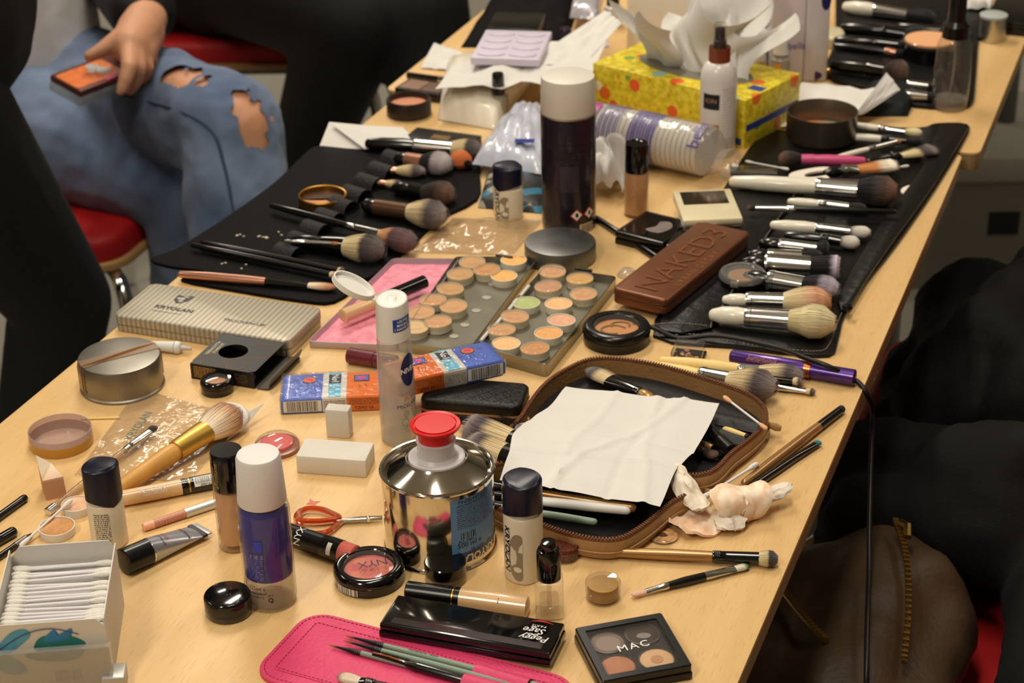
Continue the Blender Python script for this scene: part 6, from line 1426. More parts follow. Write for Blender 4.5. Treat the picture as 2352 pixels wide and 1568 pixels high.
# mirrored layout: its long front side still faces the bottles
t.rotation_euler[2] += PI; ca, sa = math.cos(t.rotation_euler[2]), math.sin(t.rotation_euler[2]); t.location = (b.x - ca * 0.004, b.y - sa * 0.004, TH + ZW)
L2 = 0.100
t.location = (a.x - ca * L2, a.y - sa * L2, TH + ZW)
def mirror_x(root, L):
    for c in root.children:
        me = c.data; me.transform(Matrix.Translation((L, 0, 0)) @ (Matrix.Rotation(0, 4, 'Z') @ Matrix.Scale(-1, 4, (1, 0, 0)))); me.flip_normals()
        if c.name.startswith('lettering'):      # lettering keeps its reading direction: turned, not mirrored
            cx = sum(v.co.x for v in me.vertices) / len(me.vertices); cz = sum(v.co.z for v in me.vertices) / len(me.vertices); cy = sum(v.co.y for v in me.vertices) / len(me.vertices)
            me.transform(Matrix.Translation((cx, cy, cz)) @ Matrix.Scale(-1, 4, (1, 0, 0)) @ Matrix.Translation((-cx, -cy, -cz))); me.flip_normals()
pack('', t, L2, 0.040, 0.0155); mirror_x(t, L2)
# black quilted wallet
t, Lx, Dy = boxed('wallet', 'black quilted wallet with gold zip edge under the tissue pack', 'wallet', (962, 916), (1182, 934), (1010, 862), 0.022, 0.022)
Lx += 0.005
for z0, z1, nm in ((0.0, 0.010, 'lower_half'), (0.0122, 0.022, 'upper_half')):
    o = [(a + Lx / 2, b + Dy / 2) for a, b in rrect(Lx, Dy, 0.008, 5)]; MB().prism(o, z0, z1, 0.003, 0.002, 3).build(nm, M_LEATHERB, t)
MB().prism([(a + Lx / 2, b + Dy / 2) for a, b in rrect(Lx + 0.001, Dy + 0.001, 0.008, 5)], 0.0102, 0.0120, 0.0005).build('zip_edge', mat('gold_zip', (168, 126, 84), 0.35, metal=0.6), t)
k = MB()
for i in range(-6, 16):
    for s in (1, -1):
        seg = [(x, y) for x, y in [(i * 0.012 + s * 0 + u * Dy * 0.9, u * Dy if s > 0 else Dy - u * Dy) for u in [j / 10 for j in range(11)]] if 0.003 < x < Lx - 0.003 and 0.003 < y < Dy - 0.003]
        if len(seg) > 1: k.tube([(x, y, 0.0219) for x, y in seg], 0.0004, 4)
k.build('quilting', mat('quilt_thread', (10, 10, 10), 0.5), t)
MB().tube([(Lx + 0.001, 0.008, 0.011), (Lx + 0.006, 0.004, 0.009), (Lx + 0.009, -0.004, 0.0045)], 0.0018, 8).build('zip_pull', mat('gold_zip', (168, 126, 84), 0.35, metal=0.6), t)

# ================================================================ micellar water bottle with flipped lid
def micellar():
    t, h = round_bottle('micellar_water_bottle', 'half full clear bottle with white flip-top cap standing open', 'bottle', 917, 1002, 682, FRONT)
    ow = lambda k: ell(0.0205 * k, 0.0150 * k, 44)
    def rings(prof): return [[(x, y, z) for x, y in ow(k)] for k, z in prof]
    fr = film('frosted_pet', (246, 244, 240), 0.93, 0.2, 0.26)
    k = MB(); k.rings(rings([(0.9, 0.0), (1.0, 0.002), (1.03, h * 0.15), (1.03, h * 0.45), (0.98, h * 0.62), (0.93, h * 0.76)]), True, False); k.build('bottle', fr, t)
    k = MB(); k.rings(rings([(0.9, 0.003), (0.96, 0.005), (0.98, h * 0.45), (0.965, h * 0.46)]), True, True); k.build('water', film('micellar', (240, 238, 234), 0.94, 0.03, 0.16), t)
    wm = mat('frosted_white', (232, 230, 224), 0.4, sss=0.3)
    k = MB(); k.rings(rings([(0.70, h * 0.745), (0.955, h * 0.745), (0.95, h * 0.80), (0.89, h * 0.965), (0.86, h * 0.99), (0.80, h * 0.995), (0.78, h * 0.988), (0.3, h * 0.988), (0.2, h * 0.998)]), True, True); k.build('cap', wm, t)
    # flip lid hinged at the left rear, seen from inside
    k = MB(); d = Vector((-math.sin(0), 0, 0)); R = Matrix.Rotation(0, 4, 'Z')
    hx = T(858, 688, 0.0) ; M = tr(-0.004, -0.016, h * 0.985) @ rot('Z', -PI / 2 - 0.15) @ rot('Y', -0.50)
    k.M = M @ tr(0.0185, 0, 0); k.prism(ell(0.0185, 0.0145, 36), -0.0012, 0.0008, 0.0005, 0.0005); 
    o1, o2 = ell(0.0185, 0.0145, 36), ell(0.0172, 0.0132, 36); k.rings([[(x, y, z) for x, y in oo] for oo, z in ((o1, 0.0), (o1, 0.004), (o2, 0.004), (o2, 0.0))], False, False); k.build('flip_lid', wm, t)
    k = MB(); k.M = M; k.box(-0.003, 0.003, -0.004, 0.004, -0.001, 0.001, 0.0004); k.build('hinge', wm, t)
    o = ow(0.93); s0 = s_at(o, 0.62)
    cl = wrap(t, patch2d(0.019, 0.0115, 10), mat('label_cobalt', (20, 64, 158), 0.4), o, s0, h * 0.865, name='cap_label', off=0.0003)
    for i, s in enumerate(('USUWA', 'MAKIJAŻ', 'I NAWILŻA')): wrap(cl, text2d(s, 0.0033, bold=0.02), M_INKW, o, s0, h * 0.865 + 0.0034 - i * 0.0034, off=0.0005)
    o = ow(1.03); s0 = s_at(o, 0.74)
    dl = wrap(t, disc2d(0.0088, 0.0150, 30), mat('label_navyblue', (18, 26, 92), 0.35), o, s0, h * 0.545, name='logo_disc', off=0.0003)
    wrap(dl, text2d('NIVEA', 0.0064, bold=0.03), M_INKW, o, s0, h * 0.545, off=0.0005)
    wrap(t, text2d('PIELĘGNUJĄCY', 0.003), mat('ink_rose', (196, 120, 120), 0.5), o, s0, h * 0.385, off=0.0004); wrap(t, text2d('PŁYN', 0.0056), mat('ink_rose', (196, 120, 120), 0.5), o, s0, h * 0.345, off=0.0004); wrap(t, text2d('MICELARNY', 0.0050), mat('ink_navyl', (40, 50, 120), 0.5), o, s0, h * 0.30, off=0.0004)
    for i, (dx, zz, rr) in enumerate(((-0.005, 0.24, 0.0028), (-0.0065, 0.185, 0.0036), (-0.004, 0.13, 0.0030))):
        v1 = [(rr * math.cos(2 * PI * j / 20), rr * math.sin(2 * PI * j / 20)) for j in range(20)]; v2 = [(x * 0.82, y * 0.82) for x, y in v1]
        wrap(t, (v1 + v2, [(j, (j + 1) % 20, 20 + (j + 1) % 20, 20 + j) for j in range(20)]), mat('bubble_ink', (120, 150, 176), 0.4), o, s0 + dx, h * zz, name='bubble_print', off=0.0004)
micellar()
t, L = lay('lipstick', 'dark red lipstick tube behind the micellar water bottle', 'lipstick', (799, 815), (912, 834), 0.0075)
rod(t, 'barrel', 0, L * 0.55, 0.0074, 0.0075, mat('burgundy', (98, 24, 40), 0.35, coat=0.3), 0.001); rod(t, 'cap', L * 0.56, L, 0.0072, 0.0072, mat('burgundy', (98, 24, 40), 0.35), 0, 0.001)

# ================================================================ striped grey tin
def striped():
    h = 0.0175; t, Lx, Dy = boxed('palette_tin', 'long closed grey striped metal tin with shield emblem', 'tin', (259, 722), (662, 784), (346, 648), h, h)
    m = bpy.data.materials.new('striped_tin'); m.use_nodes = True; nt = m.node_tree; b = nt.nodes['Principled BSDF']; b.inputs['Roughness'].default_value = 0.4; b.inputs['Metallic'].default_value = 0.35
    tc = node(nt, 'ShaderNodeTexCoord'); sp = node(nt, 'ShaderNodeSeparateXYZ'); nt.links.new(tc.outputs['Object'], sp.inputs[0]); mu = node(nt, 'ShaderNodeMath', operation='MULTIPLY'); mu.inputs[1].default_value = 2 * PI / 0.0052; nt.links.new(sp.outputs['X'], mu.inputs[0]); si = node(nt, 'ShaderNodeMath', operation='SINE'); nt.links.new(mu.outputs[0], si.inputs[0])
    cr = node(nt, 'ShaderNodeValToRGB'); e = cr.color_ramp.elements; e[0].position = 0.2; e[0].color = lin((150, 142, 124)); e[1].position = 0.8; e[1].color = lin((184, 176, 156)); mr = node(nt, 'ShaderNodeMapRange'); mr.inputs['From Min'].default_value = -1; nt.links.new(si.outputs[0], mr.inputs['Value']); nt.links.new(mr.outputs[0], cr.inputs[0]); nt.links.new(cr.outputs[0], b.inputs['Base Color'])
    o = [(a + Lx / 2, c + Dy / 2) for a, c in rrect(Lx, Dy, 0.008, 6)]
    MB().prism(o, 0, h * 0.44, 0.0008, 0.0015, 2).build('base', m, t); MB().prism(inset(o, -0.0006), h * 0.47, h, 0.0022, 0.0005, 3).build('lid', m, t)
    mk = mat('tin_ink', (44, 44, 52), 0.5)
    sh = [(-0.008, 0.008), (0.0, 0.0065), (0.009, 0.0095), (0.0075, -0.002), (0.003, -0.0075), (-0.0015, -0.009), (-0.007, -0.003)]
    k = MB(); k.M = tr(0.047, Dy * 0.66, h + 0.0003); k.add([(x, y, 0) for x, y in sh], [tuple(range(len(sh) - 1, -1, -1))]); k.build('emblem', mk, t, 0)
    for cx, cy, rx_, ry_ in ((-0.001, 0.001, 0.0042, 0.0024), (0.001, -0.004, 0.0032, 0.0016), (0.003, 0.005, 0.003, 0.0010)):
        k = MB(); k.M = tr(0.047 + cx, Dy * 0.66 + cy, h + 0.0004); v, f = disc2d(rx_, ry_, 14); k.add([(x, y, 0) for x, y in v], f); k.build('emblem_face', m, t, 0)
    txt(t, 'KRYOLAN', 0.0088, mk, tr(0.050, Dy * 0.38, h + 0.0003), bold=0.03); txt(t, 'PROFESSIONAL MAKE-UP', 0.0028, mk, tr(0.047, Dy * 0.26, h + 0.0003)); txt(t, 'TROCKEN-UP', 0.007, mk, tr(Lx * 0.69, Dy * 0.30, h + 0.0003))
striped()

# ================================================================ open palette tins and pans
def tray(name, label, BL, BR, TR, TL, zt, wallm, floorm, rim=0.004, floor=0.002, rr=0.006):
    P = [T(*p, zt) for p in (BL, BR, TR, TL)]; a = P[0]; O_ = Vector((a.x, a.y, TH)); c = sum((p for p in P), Vector()) / 4
    t = thing(name, label, 'palette', O_); pts = []
    for i in range(4):
        p, q, s = P[i - 1], P[i], P[(i + 1) % 4]; d1, d2 = (p - q).normalized(), (s - q).normalized()
        for j in range(5):
            u = j / 4; b = q + d1 * rr * (1 - u) ** 2 + d2 * rr * u ** 2; pts.append((b.x - O_.x, b.y - O_.y))
    if area2(pts) < 0: pts = pts[::-1]
    k = MB(); i1 = inset(pts, 0.0008); i2 = inset(pts, 0.0022); k.rings([[(x, y, z) for x, y in oo] for oo, z in ((i1, 0.0), (pts, 0.0012), (pts, zt - 0.0004), (inset(pts, 0.0004), zt), (i1, zt), (i2, floor))], True, False); k.build('tray', wallm, t)
    MB().prism(inset(pts, 0.0014), floor - 0.001, floor, 0).build('tray_floor', floorm, t)
    return t, pts, O_
M_TRAY = mat('tray_tin', (150, 148, 138), 0.25, metal=0.9)
M_MIRR = mat('dull_mirror', (150, 146, 132), 0.3, metal=0.7, var=0.15, vscale=30)
tp_, pts, OP = tray('palette_tin', 'shallow tin lid lined with crinkled pink tissue', (706, 783), (912, 792), (1056, 593), (902, 592), 0.0075, mat('lilac_tin', (186, 172, 182), 0.35, metal=0.4), mat('pink_tissue', (236, 146, 166), 0.7, var=0.22, vscale=110, bump=1.0, bscale=90))
tA, pA, OA = tray('palette_tin', 'open mirrored lid of the pan palette, filled with cream make-up pans', (908, 786), (1075, 806), (1238, 589), (1046, 588), 0.010, M_TRAY, M_MIRR)
tB, pB, OB = tray('palette_tin', 'deep metal tray of the pan palette, filled with cream make-up pans', (1088, 790), (1256, 838), (1418, 634), (1252, 610), 0.0135, M_TRAY, M_MIRR, floor=0.005)
for (x, y) in ((1178, 700), (1145, 738), (1205, 668), (1115, 770)):
    p = T(x, y, 0.0125) - OB; k = MB(); d = (T(1240, 610, 0.0125) - T(1090, 790, 0.0125)).normalized(); k.tube([p - d * 0.012, p + d * 0.012], 0.0016, 8); k.build('hinge_sleeve', M_WHITE, tB)
for (x, y) in ((1158, 588), (1340, 618)):
    tt, OO = (tA, OA) if x < 1200 else (tB, OB); p = T(x, y, 0.0105) - OO; k = MB(); k.M = tr(p.x, p.y, p.z); k.box(-0.009, 0.009, -0.0012, 0.0012, -0.003, 0.001, 0.0005); k.build('clasp', mat('clasp_dark', (70, 68, 62), 0.4, metal=0.6), tt)
for (x, y) in ((1118, 683), (1094, 713), (1068, 746), (1043, 772), (1132, 652)):
    p = T(x, y, 0.0022) - OA; k = MB(); k.M = tr(p.x, p.y, 0.002); k.prism(ell(0.0046, 0.004, 18), 0, 0.0006, 0.0002); k.build('white_dot', mat('dot_white', (168, 168, 154), 0.5), tA)
PC = {}
def pm(nm, c): return mat('pan_' + nm, c, 0.5, var=0.08, vscale=90, bump=0.4, bscale=120)
LIDM = film('pan_lid', (250, 242, 228), 0.95, 0.1, 0.12)
A_ = [(1085, 618, 'sand', 1), (1119, 636, 'ochre', 1), (1180, 613, 'amber', 0), (1158, 650, 'amber', 0), (1058, 646, 'sand', 1), (1034, 680, 'sand', 1), (995, 706, 'beige', 1), (1043, 720, 'beige', 1), (968, 734, 'beige', 1), (1007, 756, 'beige', 1), (952, 768, 'ivory', 1)]
B_ = [(1269, 640, 'beige', 1), (1332, 657, 'honey', 1), (1260, 675, 'rose', 1), (1341, 692, 'beige', 1), (1209, 712, 'green', 0), (1283, 714, 'apricot', 0), (1182, 744, 'beige', 1), (1289, 752, 'rose', 2), (1152, 775, 'beige', 1), (1260, 782, 'ochre', 0), (1163, 806, 'apricot', 0), (1230, 818, 'ochre', 1)]
CC = {'sand': (224, 179, 123), 'ochre': (228, 166, 100), 'amber': (241, 179, 100), 'beige': (232, 183, 136), 'ivory': (241, 218, 175), 'honey': (241, 196, 115), 'rose': (224, 170, 138), 'green': (175, 188, 119), 'apricot': (246, 185, 128)}
WORD = {'sand': 'sandy', 'ochre': 'ochre', 'amber': 'amber', 'beige': 'beige', 'ivory': 'ivory', 'honey': 'honey yellow', 'rose': 'rosy beige', 'green': 'pale green', 'apricot': 'apricot'}
for lst, z, wh in ((A_, 0.0022, 'the mirrored palette lid'), (B_, 0.0052, 'the deep palette tray')):
    for x, y, c, ld in lst:
        nm = '%s round pan of %s cream make-up in %s' % ({0: 'open', 1: 'lidded', 2: 'flat open'}[ld], WORD[c], wh)
        pan(nm, x, y, z, 0.0133, 0.0082, pm(c, CC[c]), lid=LIDM if ld == 1 else None, group='pans in ' + wh, tilt=(random.uniform(-0.05, 0.05), random.uniform(-0.05, 0.05)) if ld else (0.0, 0.0), cup=mat('pan_cup', (226, 220, 200), 0.45))
# gloss tube on the pink tissue
t, L = lay('lip_gloss', 'nude lip gloss with black cap lying on the pink tissue', 'lip gloss', (786, 726), (976, 646), 0.0145, 0.0145)
rod(t, 'barrel', 0, L * 0.56, 0.0068, 0.0068, mat('nude_gloss', (226, 186, 138), 0.15, coat=0.7), 0.001); rod(t, 'cap', L * 0.56, L, 0.0066, 0.0066, M_BLACKG, 0, 0.001)

# ================================================================ round tin, hairspray, foundation, compacts in the middle
t, h = round_bottle('round_tin', 'low round grey steel tin in front of the hairspray can', 'tin', 1287, 594, 553)
r = 0.0362; MB().lathe([(0, 0), (r * 0.95, 0), (r * 0.98, 0.001), (r * 0.98, h * 0.5), (0, h * 0.5)], 60).build('base', M_TINM, t); MB().lathe([(r, h * 0.12), (r, h * 0.9), (r * 0.98, h * 0.98), (r * 0.95, h), (r * 0.3, h * 0.985), (0, h * 0.985)], 60).build('lid', mat('lid_tin', (122, 122, 120), 0.4, metal=0.9, var=0.12, vscale=50), t)
def hairspray():
    t, h = round_bottle('hairspray_can', 'tall dark purple-black spray can with broad white cap', 'spray can', 1307, 516, 172, FRONT)
    r = 0.0285; md = mat('can_aubergine', (34, 28, 40), 0.3, metal=0.3, coat=0.3)
    MB().lathe([(0, 0.001), (r * 0.9, 0.0), (r * 0.98, 0.002), (r, 0.006), (r, h * 0.765), (r * 0.97, h * 0.78), (0, h * 0.78)], 56).build('can', md, t)
    MB().lathe([(0, h * 0.765), (r * 0.985, h * 0.765), (r * 1.0, h * 0.775), (r * 0.965, h * 0.985), (r * 0.95, h * 0.995), (r * 0.9, h), (0, h)], 56).build('cap', mat('cap_cream', (220, 214, 202), 0.45), t)
    MB().lathe([(r * 1.002, h * 0.76), (r * 1.012, h * 0.765), (r * 1.002, h * 0.77)], 56).build('cap_rim', M_STEEL, t)
    for z in (0.60, 0.555, 0.50): MB().lathe([(r * 1.001, h * z), (r * 1.003, h * z + 0.0006), (r * 1.001, h * z + 0.0012)], 56).build('ring_groove', mat('can_dark', (18, 14, 22), 0.3), t)
    o = ell(r, r, 64); s0 = s_at(o, 0.40)
    wrap(t, patch2d(0.020, h * 0.17, 10), bars_mat('can_print', (34, 28, 40), (58, 52, 66), 1200, 'Y', 0.45, 0.3, 460, 'Z', 0.5), o, s_at(o, 0.0), h * 0.38, name='small_print', off=0.0003)
    for dx, k_ in ((-0.004, 1), (0.011, 1)):
        v = [(0, 0.0072), (-0.0072, 0), (0, -0.0072), (0.0072, 0)]
        wrap(t, (v, [(0, 1, 2, 3)]), mat('hazard_red', (196, 52, 40), 0.4), o, s0 + dx, h * 0.135, name='hazard_sign', off=0.0003); wrap(t, ([(x * 0.78, y * 0.78) for x, y in v], [(0, 1, 2, 3)]), M_INKW, o, s0 + dx, h * 0.135, name='hazard_sign', off=0.0005)
        wrap(t, disc2d(0.0016, 0.0026, 10), M_INK, o, s0 + dx, h * 0.137, name='flame_sign', off=0.0007)
    wrap(t, patch2d(0.018, h * 0.07, 8), mat('can_label_cream', (196, 176, 140), 0.5), o, s0 + 0.008, h * 0.035, name='label', off=0.0003); wrap(t, patch2d(0.015, h * 0.05, 8), bars_mat('can_bars', (196, 176, 140), (40, 32, 30), 1500, 'Y', 0.5), o, s0 + 0.009, h * 0.035, name='bar_code', off=0.0005)
hairspray()
t, h = round_bottle('foundation_bottle', 'glass foundation bottle with black cap standing behind the cream compact', 'bottle', 1461, 492, 328, FRONT)
rb = 0.0131
MB().lathe([(0, 0.0), (rb * 0.9, 0.0), (rb, 0.002), (rb, h * 0.60), (rb * 0.93, h * 0.625), (rb * 0.8, h * 0.63)], 40).build('glass', M_CLEAR, t)
MB().lathe([(0, 0.003), (rb * 0.92, 0.003), (rb * 0.94, h * 0.59), (rb * 0.78, h * 0.625), (0, h * 0.625)], 36).build('foundation', mat('foundation_tan', (204, 146, 92), 0.3, coat=0.3), t)
MB().lathe([(0, h * 0.625), (rb * 0.95, h * 0.625), (rb * 0.96, h * 0.97), (rb * 0.9, h), (rb * 0.8, h * 0.985), (0, h * 0.985)], 40).build('cap', M_BLACKG, t)
lens_bottle('off-white bottle with navy cap and grey face print in front of the patterned pouch', 1168, 496, 378, FRONT + 0.95, 0.60, face_s=-1.35)
# brown embossed palette
def choco():
    h = 0.0165; z0 = 0.0073; t, Lx, Dy = boxed('eyeshadow_palette', 'long chocolate brown palette with big embossed lettering', 'palette', (1406, 660), (1530, 690), (1652, 516), h + z0, h)
    mb_ = mat('choc_metal', (118, 72, 46), 0.36, metal=0.45, var=0.06, vscale=40)
    o = [(a + Lx / 2, c + Dy / 2) for a, c in rrect(Lx, Dy, 0.006, 5)]
    MB().prism(o, 0, h * 0.5, 0.001, 0.002, 3).build('base', mb_, t); MB().prism(inset(o, -0.0004), h * 0.54, h, 0.0022, 0.0004, 3).build('lid', mb_, t)
    k = MB(); v, f = text2d('NAKED3', 0.050, bold=-0.004, space=1.02); M = tr(Lx * 0.52, Dy * 0.5, h - 0.0003) @ rot('Z', PI / 2)
    xs = [p[0] for p in v]; wd_ = max(xs) - min(xs); sx = Dy * 0.86 / wd_
    k.M = M; k.add([(x * sx, y * 0.72, 0.0011) for x, y in v], f); k.build('lettering', mat('choc_light', (150, 96, 60), 0.3, metal=0.5), t, 0)
    txt(t, 'URBAN DECAY', 0.0105, mat('choc_gold', (176, 118, 70), 0.3, metal=0.5), tr(Lx * 0.885, Dy * 0.42, h + 0.0003) @ rot('Z', PI / 2), space=1.3)
choco()
t, Lx, Dy = boxed('powder_compact', 'cream square compact with mirror window lying on the black palettes', 'compact', (1570, 506), (1706, 500), (1495, 440), 0.027, 0.0115)
MB().box(0, Lx, 0, Dy, 0, 0.004, 0.001).build('base', M_CHROME, t); MB().box(-0.0004, Lx + 0.0004, -0.0004, Dy + 0.0004, 0.0045, 0.0115, 0.0018).build('lid', mat('cream_lacquer', (226, 214, 178), 0.25, coat=0.4), t)
MB().box(Lx * 0.10, Lx * 0.88, Dy * 0.50, Dy * 0.93, 0.0113, 0.0117).build('window', mat('brown_mirror', (116, 102, 84), 0.08, metal=0.9), t); MB().box(Lx * 0.4, Lx * 0.6, -0.0016, 0.0004, 0.003, 0.0065, 0.0005).build('clasp', M_CHROME, t)
def flat_palette(label, BL, BR, TL, zt, h, win=True):
    t, Lx, Dy = boxed('eyeshadow_palette', label, 'palette', BL, BR, TL, zt, h)
    MB().box(0, Lx, 0, Dy, 0, h * 0.5, 0.0012).build('base', M_BLACKP, t); MB().box(0, Lx, 0, Dy, h * 0.54, h, 0.0015).build('lid', M_BLACKP, t)
    if win:
        MB().box(Lx * 0.08, Lx * 0.92, Dy * 0.08, Dy * 0.92, h, h + 0.0003).build('glossy_panel', mat('dark_mirror', (52, 44, 42), 0.08, metal=0.8), t)
        k = MB(); k.M = tr(Lx * 0.6, Dy * 0.5, h + 0.0004); k.prism(smooth_closed([(0.012, 0.004), (0.004, 0.016), (-0.006, 0.012), (-0.004, 0.0), (-0.010, -0.012), (0.006, -0.014)], 3), 0, 0.0002); k.build('powder_smear', mat('smear_grey', (120, 108, 104), 0.5, var=0.2, vscale=120), t)
    return t
flat_palette('black square palette with smeared glossy lid beside the low round tin', (1412, 530), (1524, 558), (1506, 488), 0.0145, 0.0145)
flat_palette('second black palette half hidden under the cream compact', (1528, 562), (1600, 572), (1640, 520), 0.0145, 0.0145, False)
pencil('eye_pencil', 'black pencil running from the hairspray can to the brown palette', 'pencil', (1368, 500), (1516, 596), 0.0035, [('barrel', 0, 0.6, 1, 1, M_HBLK, 0.6, 0), ('cap', 0.6, 1, 1.08, 1.05, M_BLACKP, 0, 0.8)])
t = thing('lid', 'little clear plastic cap beside the brown palette', 'lid', T(1441, 632)); MB().lathe([(0.0092, 0), (0.0088, 0.004), (0.006, 0.0062), (0, 0.0066)], 28).build('dome', M_CLEARW, t); MB().lathe([(0.0092, 0), (0.0104, 0.0002), (0.0104, 0.001), (0.0092, 0.0012)], 28).build('rim', M_CLEARW, t)
t = compact('large round black bronzer compact with embossed peach powder', 1416, 782, 0, 0.0315, 0.0180, mat('bronzer', (224, 156, 96), 0.5, var=0.06, vscale=60), win=0.68, body=M_BLACKP)
k = MB(); 
for cx, cy, rr, a0, a1 in ((0.004, 0.007, 0.0065, -0.5, 3.6), (-0.003, -0.002, 0.0085, 0.3, 5.0)): k.tube([(cx + rr * 1.35 * math.cos(a), cy + rr * math.sin(a), 0.0127) for a in [a0 + (a1 - a0) * i / 20 for i in range(21)]], 0.0009, 6)
k.build('embossed_logo', mat('emboss_olive', (150, 126, 60), 0.4), t)
# clear box of little gems
t, Lx, Dy = boxed('gem_box', 'tiny clear box of pink gems beside the large bronzer compact', 'box', (1538, 808), (1610, 816), (1556, 774), 0.0135, 0.0135)
MB().box(0, Lx, 0, Dy, 0, 0.003, 0.0008).build('base', M_BLACKP, t); MB().box(0.0006, Lx - 0.0006, 0.0006, Dy - 0.0006, 0.003, 0.0135, 0.0012).build('clear_lid', M_CLEAR, t)
for i in range(12): k = MB(); k.M = tr(random.uniform(0.005, Lx - 0.005), random.uniform(0.005, Dy - 0.005), 0.0032); s = random.uniform(0.002, 0.0034); k.lathe([(0, 0), (s, s * 0.4), (s * 0.6, s), (0, s)], 6); k.build('gem', mat('gem_%d' % (i % 3), ((206, 150, 126), (150, 100, 84), (226, 186, 160))[i % 3], 0.15, coat=0.5), t, 10)
# crinkled clear sleeve
bag('crinkled clear plastic sleeve lying in front of the patterned pouch', [(948, 580), (1178, 588), (1246, 508), (1040, 502)], lambda u, v: 0.0012 + 0.010 * (math.sin(PI * u) * math.sin(PI * v)) ** 0.6 * (1 + 0.3 * wr(u, v, 0.4)), name='plastic_sleeve')
# ================================================================ brush rolls
M_ROLL = mat('roll_leather', (12, 11, 11), 0.38, spec=0.35, var=0.2, vscale=18, bump=0.5, bscale=90)
def slab(t, O, pts, z0, z1, m, nm, k=3, b=0.0008):
    P = [T(x, y, z1) - O for x, y in pts]; o = [(p.x, p.y) for p in P]
    if k: o = smooth_closed(o, k)
    MB().prism(o, z0, z1, b, b, 2).build(nm, m, t); return o
def stitch(t, O, pts, z, m, r=0.0005, step=0.004):
    P = smooth_open([tuple(T(x, y, z) - O) for x, y in pts], 10); k = MB(); acc = 0; last = P[0]
    for i in range(0, len(P) - 1):
        a, b = P[i], P[i + 1]; n = max(1, int((b - a).length / step))
        for j in range(n): k.tube([a.lerp(b, j / n), a.lerp(b, (j + 0.3) / n) + Vector((0, 0, r)), a.lerp(b, (j + 0.65) / n)], r, 4)
    o = k.build('stitching', m, t); o['kind'] = 'stuff'; return o
M_STW = mat('pale_thread', (128, 120, 108), 0.7)
def right_roll():
    O = T(1850, 550); O.z = TH
    t = thing('brush_roll', 'long unrolled black leather brush roll along the right table edge', 'brush roll', O)
    slab(t, O, [(1500, 768), (1560, 650), (1610, 560), (1662, 432), (1750, 306), (1830, 300), (1960, 290), (2110, 292), (2150, 282), (2222, 284), (2216, 320), (2150, 430), (2060, 560), (1985, 655), (1942, 716), (1925, 780), (1905, 814), (1800, 808), (1680, 794)], 0.0, 0.0035, M_ROLL, 'leather')
    slab(t, O, [(1512, 756), (1632, 752), (1668, 700), (1742, 572), (1790, 500), (1846, 440), (1790, 430), (1664, 440), (1606, 570), (1556, 662)], 0.0035, 0.0068, M_ROLL, 'pocket_band', 2)
    slab(t, O, [(1945, 712), (1990, 640), (2060, 540), (2140, 430), (2216, 306), (2220, 286), (2160, 288), (2120, 380), (2060, 460), (1990, 560), (1940, 650), (1925, 690)], 0.0035, 0.0085, M_ROLL, 'turned_flap', 2, 0.002)
    stitch(t, O, [(1632, 752), (1640, 725), (1668, 690), (1742, 570), (1790, 498), (1830, 440)], 0.0074, M_STW, 0.0006)
    stitch(t, O, [(1512, 772), (1600, 768), (1690, 785), (1790, 800), (1880, 806), (1905, 790), (1920, 750), (1935, 715)], 0.0040, M_STW)
    stitch(t, O, [(1500, 745), (1560, 742), (1625, 748)], 0.0072, M_STW)
    k = MB(); k.M = tr(*(T(1946, 715, 0.007) - O)); k.lathe([(0, 0), (0.004, 0.001), (0.0052, 0.004), (0.004, 0.007), (0, 0.008)], 16); k.build('cord_knob', M_BLACKP, t)
right_roll()
Z = 0.0125
RB = lambda *a, **k: brush(*a, group='brushes in the right brush roll', **k)
RB('white-handled powder brush with big round cream head, first in the right roll', (1628, 722), (1918, 741), 0.0135, M_HWHT, M_FERS, 'cream', 0.30, 0.645, 0.0090, 0.0092, 0.0175, 'ball', 0.92, zB=0.0205, fr2=0.0105, n=700)
RB('white-handled brush with peach-tinted head behind the cream one', (1658, 688), (1908, 692), 0.0125, M_HWHT, M_FERS, ramp_mat('hair_cream_peach', [(0, (226, 210, 166)), (0.4, (230, 204, 160)), (0.6, (226, 176, 146)), (1, (222, 168, 116))]), 0.23, 0.57, 0.0062, 0.0078, 0.0165, 'dome', 0.85, zB=0.017, fr2=0.009, n=600)
RB('silver-ferruled brush with black and lilac-white head beside the gold eyeshadow', (1706, 634), (1926, 664), 0.0125, M_HBLK, M_FERS, 'lilac', 0.28, 0.64, 0.0075, 0.0092, 0.0140, 'dome', 0.85, zB=0.015, n=420)
RB('broad silver-ferruled stippling brush with black head and lilac-white tips', (1700, 604), (1929, 614), 0.0135, M_HBLK, M_FERS, ramp_mat('hair_stipple', [(0.0, (12, 11, 13)), (0.62, (22, 20, 24)), (0.76, (170, 160, 176)), (1.0, (206, 196, 208))]), 0.26, 0.71, 0.0085, 0.0112, 0.0150, 'flat', 0.85, zB=0.0155, fr2=0.0115, n=420)
RB('black-headed brush with long narrow silver ferrule above the stippling brush', (1715, 585), (1890, 588), 0.0115, M_HBLK, M_FERS, 'black', 0.28, 0.72, 0.0062, 0.0065, 0.0085, 'dome', 0.8, n=200)
RB('black brush with silver ferrule beside the brown palette corner', (1742, 558), (1905, 572), 0.0115, M_HBLK, M_FERS, 'black', 0.30, 0.83, 0.0066, 0.0068, 0.0110, 'dome', 0.8, n=220)
RB('white-handled eyeshadow brush with white head in the right roll', (1768, 516), (2000, 534), 0.0130, M_HWHT, M_FERS, 'white', 0.46, 0.80, 0.0066, 0.0058, 0.0082, 'dome', 0.75, n=220)
RB('black brush with oval white head lying below the white-handled eyeshadow brush', (1800, 540), (1974, 558), 0.0110, M_HBLK, M_FERB, 'white', 0.5, 0.76, 0.0058, 0.0058, 0.0085, 'dome', 0.8, n=200)
